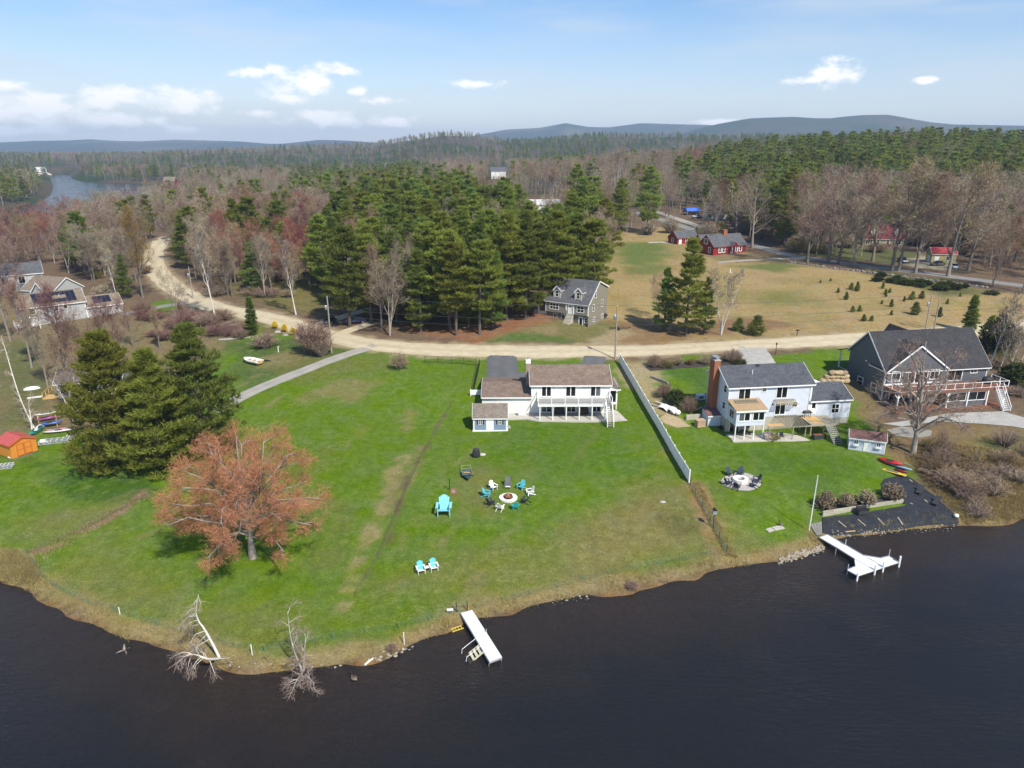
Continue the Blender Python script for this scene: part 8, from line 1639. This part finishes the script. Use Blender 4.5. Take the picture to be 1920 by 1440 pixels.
wm = thing('well_pipe', 'white well pipe in the grass below the red house drive', 'pipe', G(1369, 511)); MB().tube([(0,0,0),(0,0,1.2)], .13, 8).build('pipe', 'white_trim', wm); MB().lathe([(.6,0),(.6,.08),(.05,.1)], 10).build('slab', 'pale_concrete', wm)
hp_ = thing('tall_hoop_post', 'tall grey basketball-style post at the top of the meadow', 'post', G(1175, 442)); MB().tube([(0,0,0),(0,0,4.4)], .12, 8).build('post', 'steel', hp_); MB().box(-.9, .9, -.06, .06, 3.4, 4.4).build('backboard', 'cushion_grey', hp_)
bt = thing('blue_tarp', 'bright blue tarp over a stack seen through the bare trees', 'tarp', G(1296, 402), .2); V2 = [(x*2.2, y*2.0, z*2.2+1.2) for x, y, z in V[:0]] ; MB().prism([(-2.5, 1.8), (2.5, 1.8), (1.2, 3.2), (-1.2, 3.2)], -3.5, 3.5).build('sheet', mat('tarp_blue', (.04,.13,.55), .6, .12, 1), bt)
for x in (-3.2, 3.2):
    for y in (-2.2, 2.2): MB().box(x-.1, x+.1, y-.1, y+.1, 0, 1.79).build('leg', 'grey_wood', bt)
# field-stone wall along the paved road
sw = thing('fieldstone_wall', 'low tumbled fieldstone wall along the meadow side of the paved road', 'wall', G(1480, 492)); Ow = Vector(sw.location); path = dens(Gxy([(1480,492),(1560,503),(1650,514),(1750,527),(1850,540)]), .85); stone_mesh = []
for k in range(6):
    o_ = rock('stone', (0, 0, 0), (.55, .42, .38), mat('wall_stone', (.20,.185,.165), .9, .25, 2, rnd=.25), parent=sw, seed=400+k); stone_mesh.append(o_.data); bpy.data.objects.remove(o_)
for k, (x, y) in enumerate(path[:150]):
    c = bpy.data.objects.new('stone', stone_mesh[k % 6]); C.objects.link(c); c.parent = sw; c.location = Vector((x, y, H1(x, y)+-.02+.2*(k % 2)))-Ow; c.rotation_euler = (0, 0, k*1.7); s_ = RND.uniform(.8, 1.2); c.scale = (s_,)*3

# ------------------------------------------------------------------ ground cover too fine to count
def tufts(name, n, region, hmin, hmax, wid, leaf, label, seed, per=6, cond=None):
    rg = np.random.default_rng(seed); w = np.array(region); x = rg.uniform(w[:, 0].min(), w[:, 0].max(), n); y = rg.uniform(w[:, 1].min(), w[:, 1].max(), n); ok = poly_sd(x, y, region) < 0
    if cond is not None: ok &= cond(x, y, rg)
    x, y = x[ok], y[ok]; z = height(x, y); x = np.repeat(x, per); y = np.repeat(y, per); z = np.repeat(z, per); m = len(x)
    B = np.stack([x+rg.normal(size=m)*.12, y+rg.normal(size=m)*.12, z-.02], -1); D = rg.normal(size=(m, 3))*np.array([.5, .5, .15])+np.array([0, 0, 1.0]); D = nrm(D)*rg.uniform(hmin, hmax, (m, 1)); V, F = blades(B, D, np.full(m, wid), rg=rg)
    return tag(link(name, mesh_tris(name, V, [F]), leaf), label, 'grass', kind='stuff')
NEARL = LAKE[:len(near)]
def near_shore(x, y, rg): d = poly_sd(x, y, LAKE); return (d > .05) & (d < 3.2+2.5*vnoise(x, y, 3, 15)) & (rg.random(len(x)) < np.clip(1.25-d*.28, .1, 1))
tufts('shore_grass', 70000, [(-75,45),(90,45),(90,110),(-75,110)], .15, .5, .035, 'straw_leaf', 'dead straw grass fringing the shore', 61, 4, near_shore)
def field_(x, y, rg): return vnoise(x, y, 7, 33) > .45
tufts('meadow_grass', 15000, Gxy([(1130,440),(1240,430),(1420,480),(1540,500),(1750,527),(1930,560),(1930,612),(1600,626),(1200,644),(1135,630),(1125,520)]), .2, .5, .05, 'straw_leaf', 'tall dry grass standing in the meadow', 62, 3, field_)
tufts('slope_grass', 16000, Gxy([(1700,860),(1760,830),(1930,850),(1930,975),(1810,985),(1760,930)]), .25, .65, .045, 'straw_leaf', 'dry grass on the slope right of the black cloth', 63, 4)
tufts('fence_grass', 900, Gxy([(1292,905),(1312,905),(1350,985),(1385,1050),(1362,1040),(1325,975)]), .2, .6, .04, 'straw_leaf', 'dead grass strip along the dark wire fence', 64, 4)
tufts('ditch_grass', 1500, Gxy([(30,1042),(95,1012),(170,978),(270,922),(285,930),(180,998),(60,1060)]), .2, .55, .04, 'twig_brown', 'brown weeds along the leafy ditch', 65, 4)
tufts('lawn_grass', 150000, Gxy([(60,1060),(20,900),(200,900),(450,740),(720,665),(890,690),(890,760),(1180,690),(1290,900),(1370,830),(1640,870),(1540,960),(1530,1000),(1340,1070),(900,1150),(600,1225),(300,1190)]), .06, .16, .03, 'lawn_blade' if 'lawn_blade' in MATS else foliage('lawn_blade', (.075,.13,.022), .25, .4), 'short lawn grass on the waterfront lots', 66, 2, lambda x, y, rg: rg.random(len(x)) < np.clip(1.6-y/90, .15, 1))
tufts('shore_reeds', 5200, Gxy([(-25,1030),(40,1036),(62,1052),(80,1082),(60,1098),(10,1090),(-25,1085)]), .35, .95, .045, 'straw_leaf', 'tall tan reeds at the left end of the shore', 70, 4)
tufts('sedge_clumps', 60000, [(-60,45),(75,45),(75,100),(-60,100)], .3, .75, .04, 'straw_leaf', 'clumps of tall tan sedge along the bank', 71, 5, lambda x, y, rg: (lambda q: (q > .0) & (q < 1.7) & (vnoise(x, y, 2.2, 47) > .62))(poly_sd(x, y, LAKE)))
shrub(SHR, 1.6, 1.6, 1185, 1103, 36, 11, 'twig_mauve', 'low reddish twiggy bush overhanging the water right of the plain dock', None, 'shore_bush')
shrub(SHR, 1.6, 1.6, 735, 1221, 26, 14, 'twig_brown', 'small twiggy bush on the bank left of the plain dock', None, 'shore_bush')
tufts('thatch_strip', 9000, Gxy([(775,850),(745,905),(715,965),(690,1020),(660,1080),(625,1140),(612,1135),(650,1060),(690,975),(725,895),(750,855)]), .03, .09, .035, 'straw_leaf', 'matted straw showing in the lawn left of the dividing fence', 67, 3, lambda x, y, rg: vnoise(x, y, 1.4, 44)+rg.random(len(x))*.5 > .75)
tufts('thatch_patch', 6000, Gxy([(575,748),(640,708),(722,703),(732,714),(640,758)]), .03, .09, .045, 'straw_leaf', 'matted straw patch on the lawn below the gravel drive', 68, 3, lambda x, y, rg: vnoise(x, y, 1.6, 45)+rg.random(len(x))*.5 > .75)
tufts('dry_lawn', 14000, Gxy([(1040,1090),(1090,980),(1200,915),(1285,905),(1345,1030),(1200,1062)]), .03, .10, .035, 'straw_leaf', 'dry straw mottling the lawn near the dark wire fence', 69, 3, lambda x, y, rg: vnoise(x, y, 1.8, 46)+rg.random(len(x))*.5 > .8)
rg = np.random.default_rng(12); parts_ = []
for (ua, va, ub_, vb_, n, s) in ((1462,1052,1545,1028,260,.15), (700,1240,775,1212,26,.16), (995,1140,1105,1118,24,.14), (420,1252,640,1250,20,.15), (1560,1006,1790,988,120,.13)):
    for k in range(n):
        t = rg.random(); c = P(ua+(ub_-ua)*t+rg.normal()*2, va+(vb_-va)*t+rg.normal()*3.0, 0); c.z = max(H1(c.x, c.y), -.1)+.03; bm = bmesh.new(); bmesh.ops.create_icosphere(bm, subdivisions=1, radius=1); V = np.array([v.co[:] for v in bm.verts]); F = np.array([[v.index for v in f.verts] for f in bm.faces]); bm.free()
        V = V*(1+rg.uniform(-.2, .2, (len(V), 1)))*np.array([rg.uniform(.7, 1.4), rg.uniform(.7, 1.2), rg.uniform(.5, .8)])*s*rg.uniform(.6, 1.3); parts_.append((V+np.array(c[:]), F))
V, F = join(parts_); tag(link('shore_stones', mesh_tris('shore_stones', V, [np.concatenate(F)]), mat('shore_stone', (.30,.255,.195), .9, .25, 2.5)), 'small stones lining the water edge', 'stones', kind='stuff')
# ------------------------------------------------------------------ air
hz = MB().box(-11000, 11000, -600, 9400, -8, 245).build('haze', None); tag(hz, 'thin bluish haze over the distance', 'haze', kind='stuff'); hm = bpy.data.materials.new('haze'); hm.use_nodes = True; hn = hm.node_tree; hn.nodes.clear(); ho_ = hn.nodes.new('ShaderNodeOutputMaterial'); pv = hn.nodes.new('ShaderNodeVolumePrincipled')
pv.inputs['Color'].default_value = (.55,.74,1,1); pv.inputs['Density'].default_value = 1.2e-4; pv.inputs['Anisotropy'].default_value = .1; hn.links.new(pv.outputs[0], ho_.inputs['Volume']); hz.data.materials.append(hm)
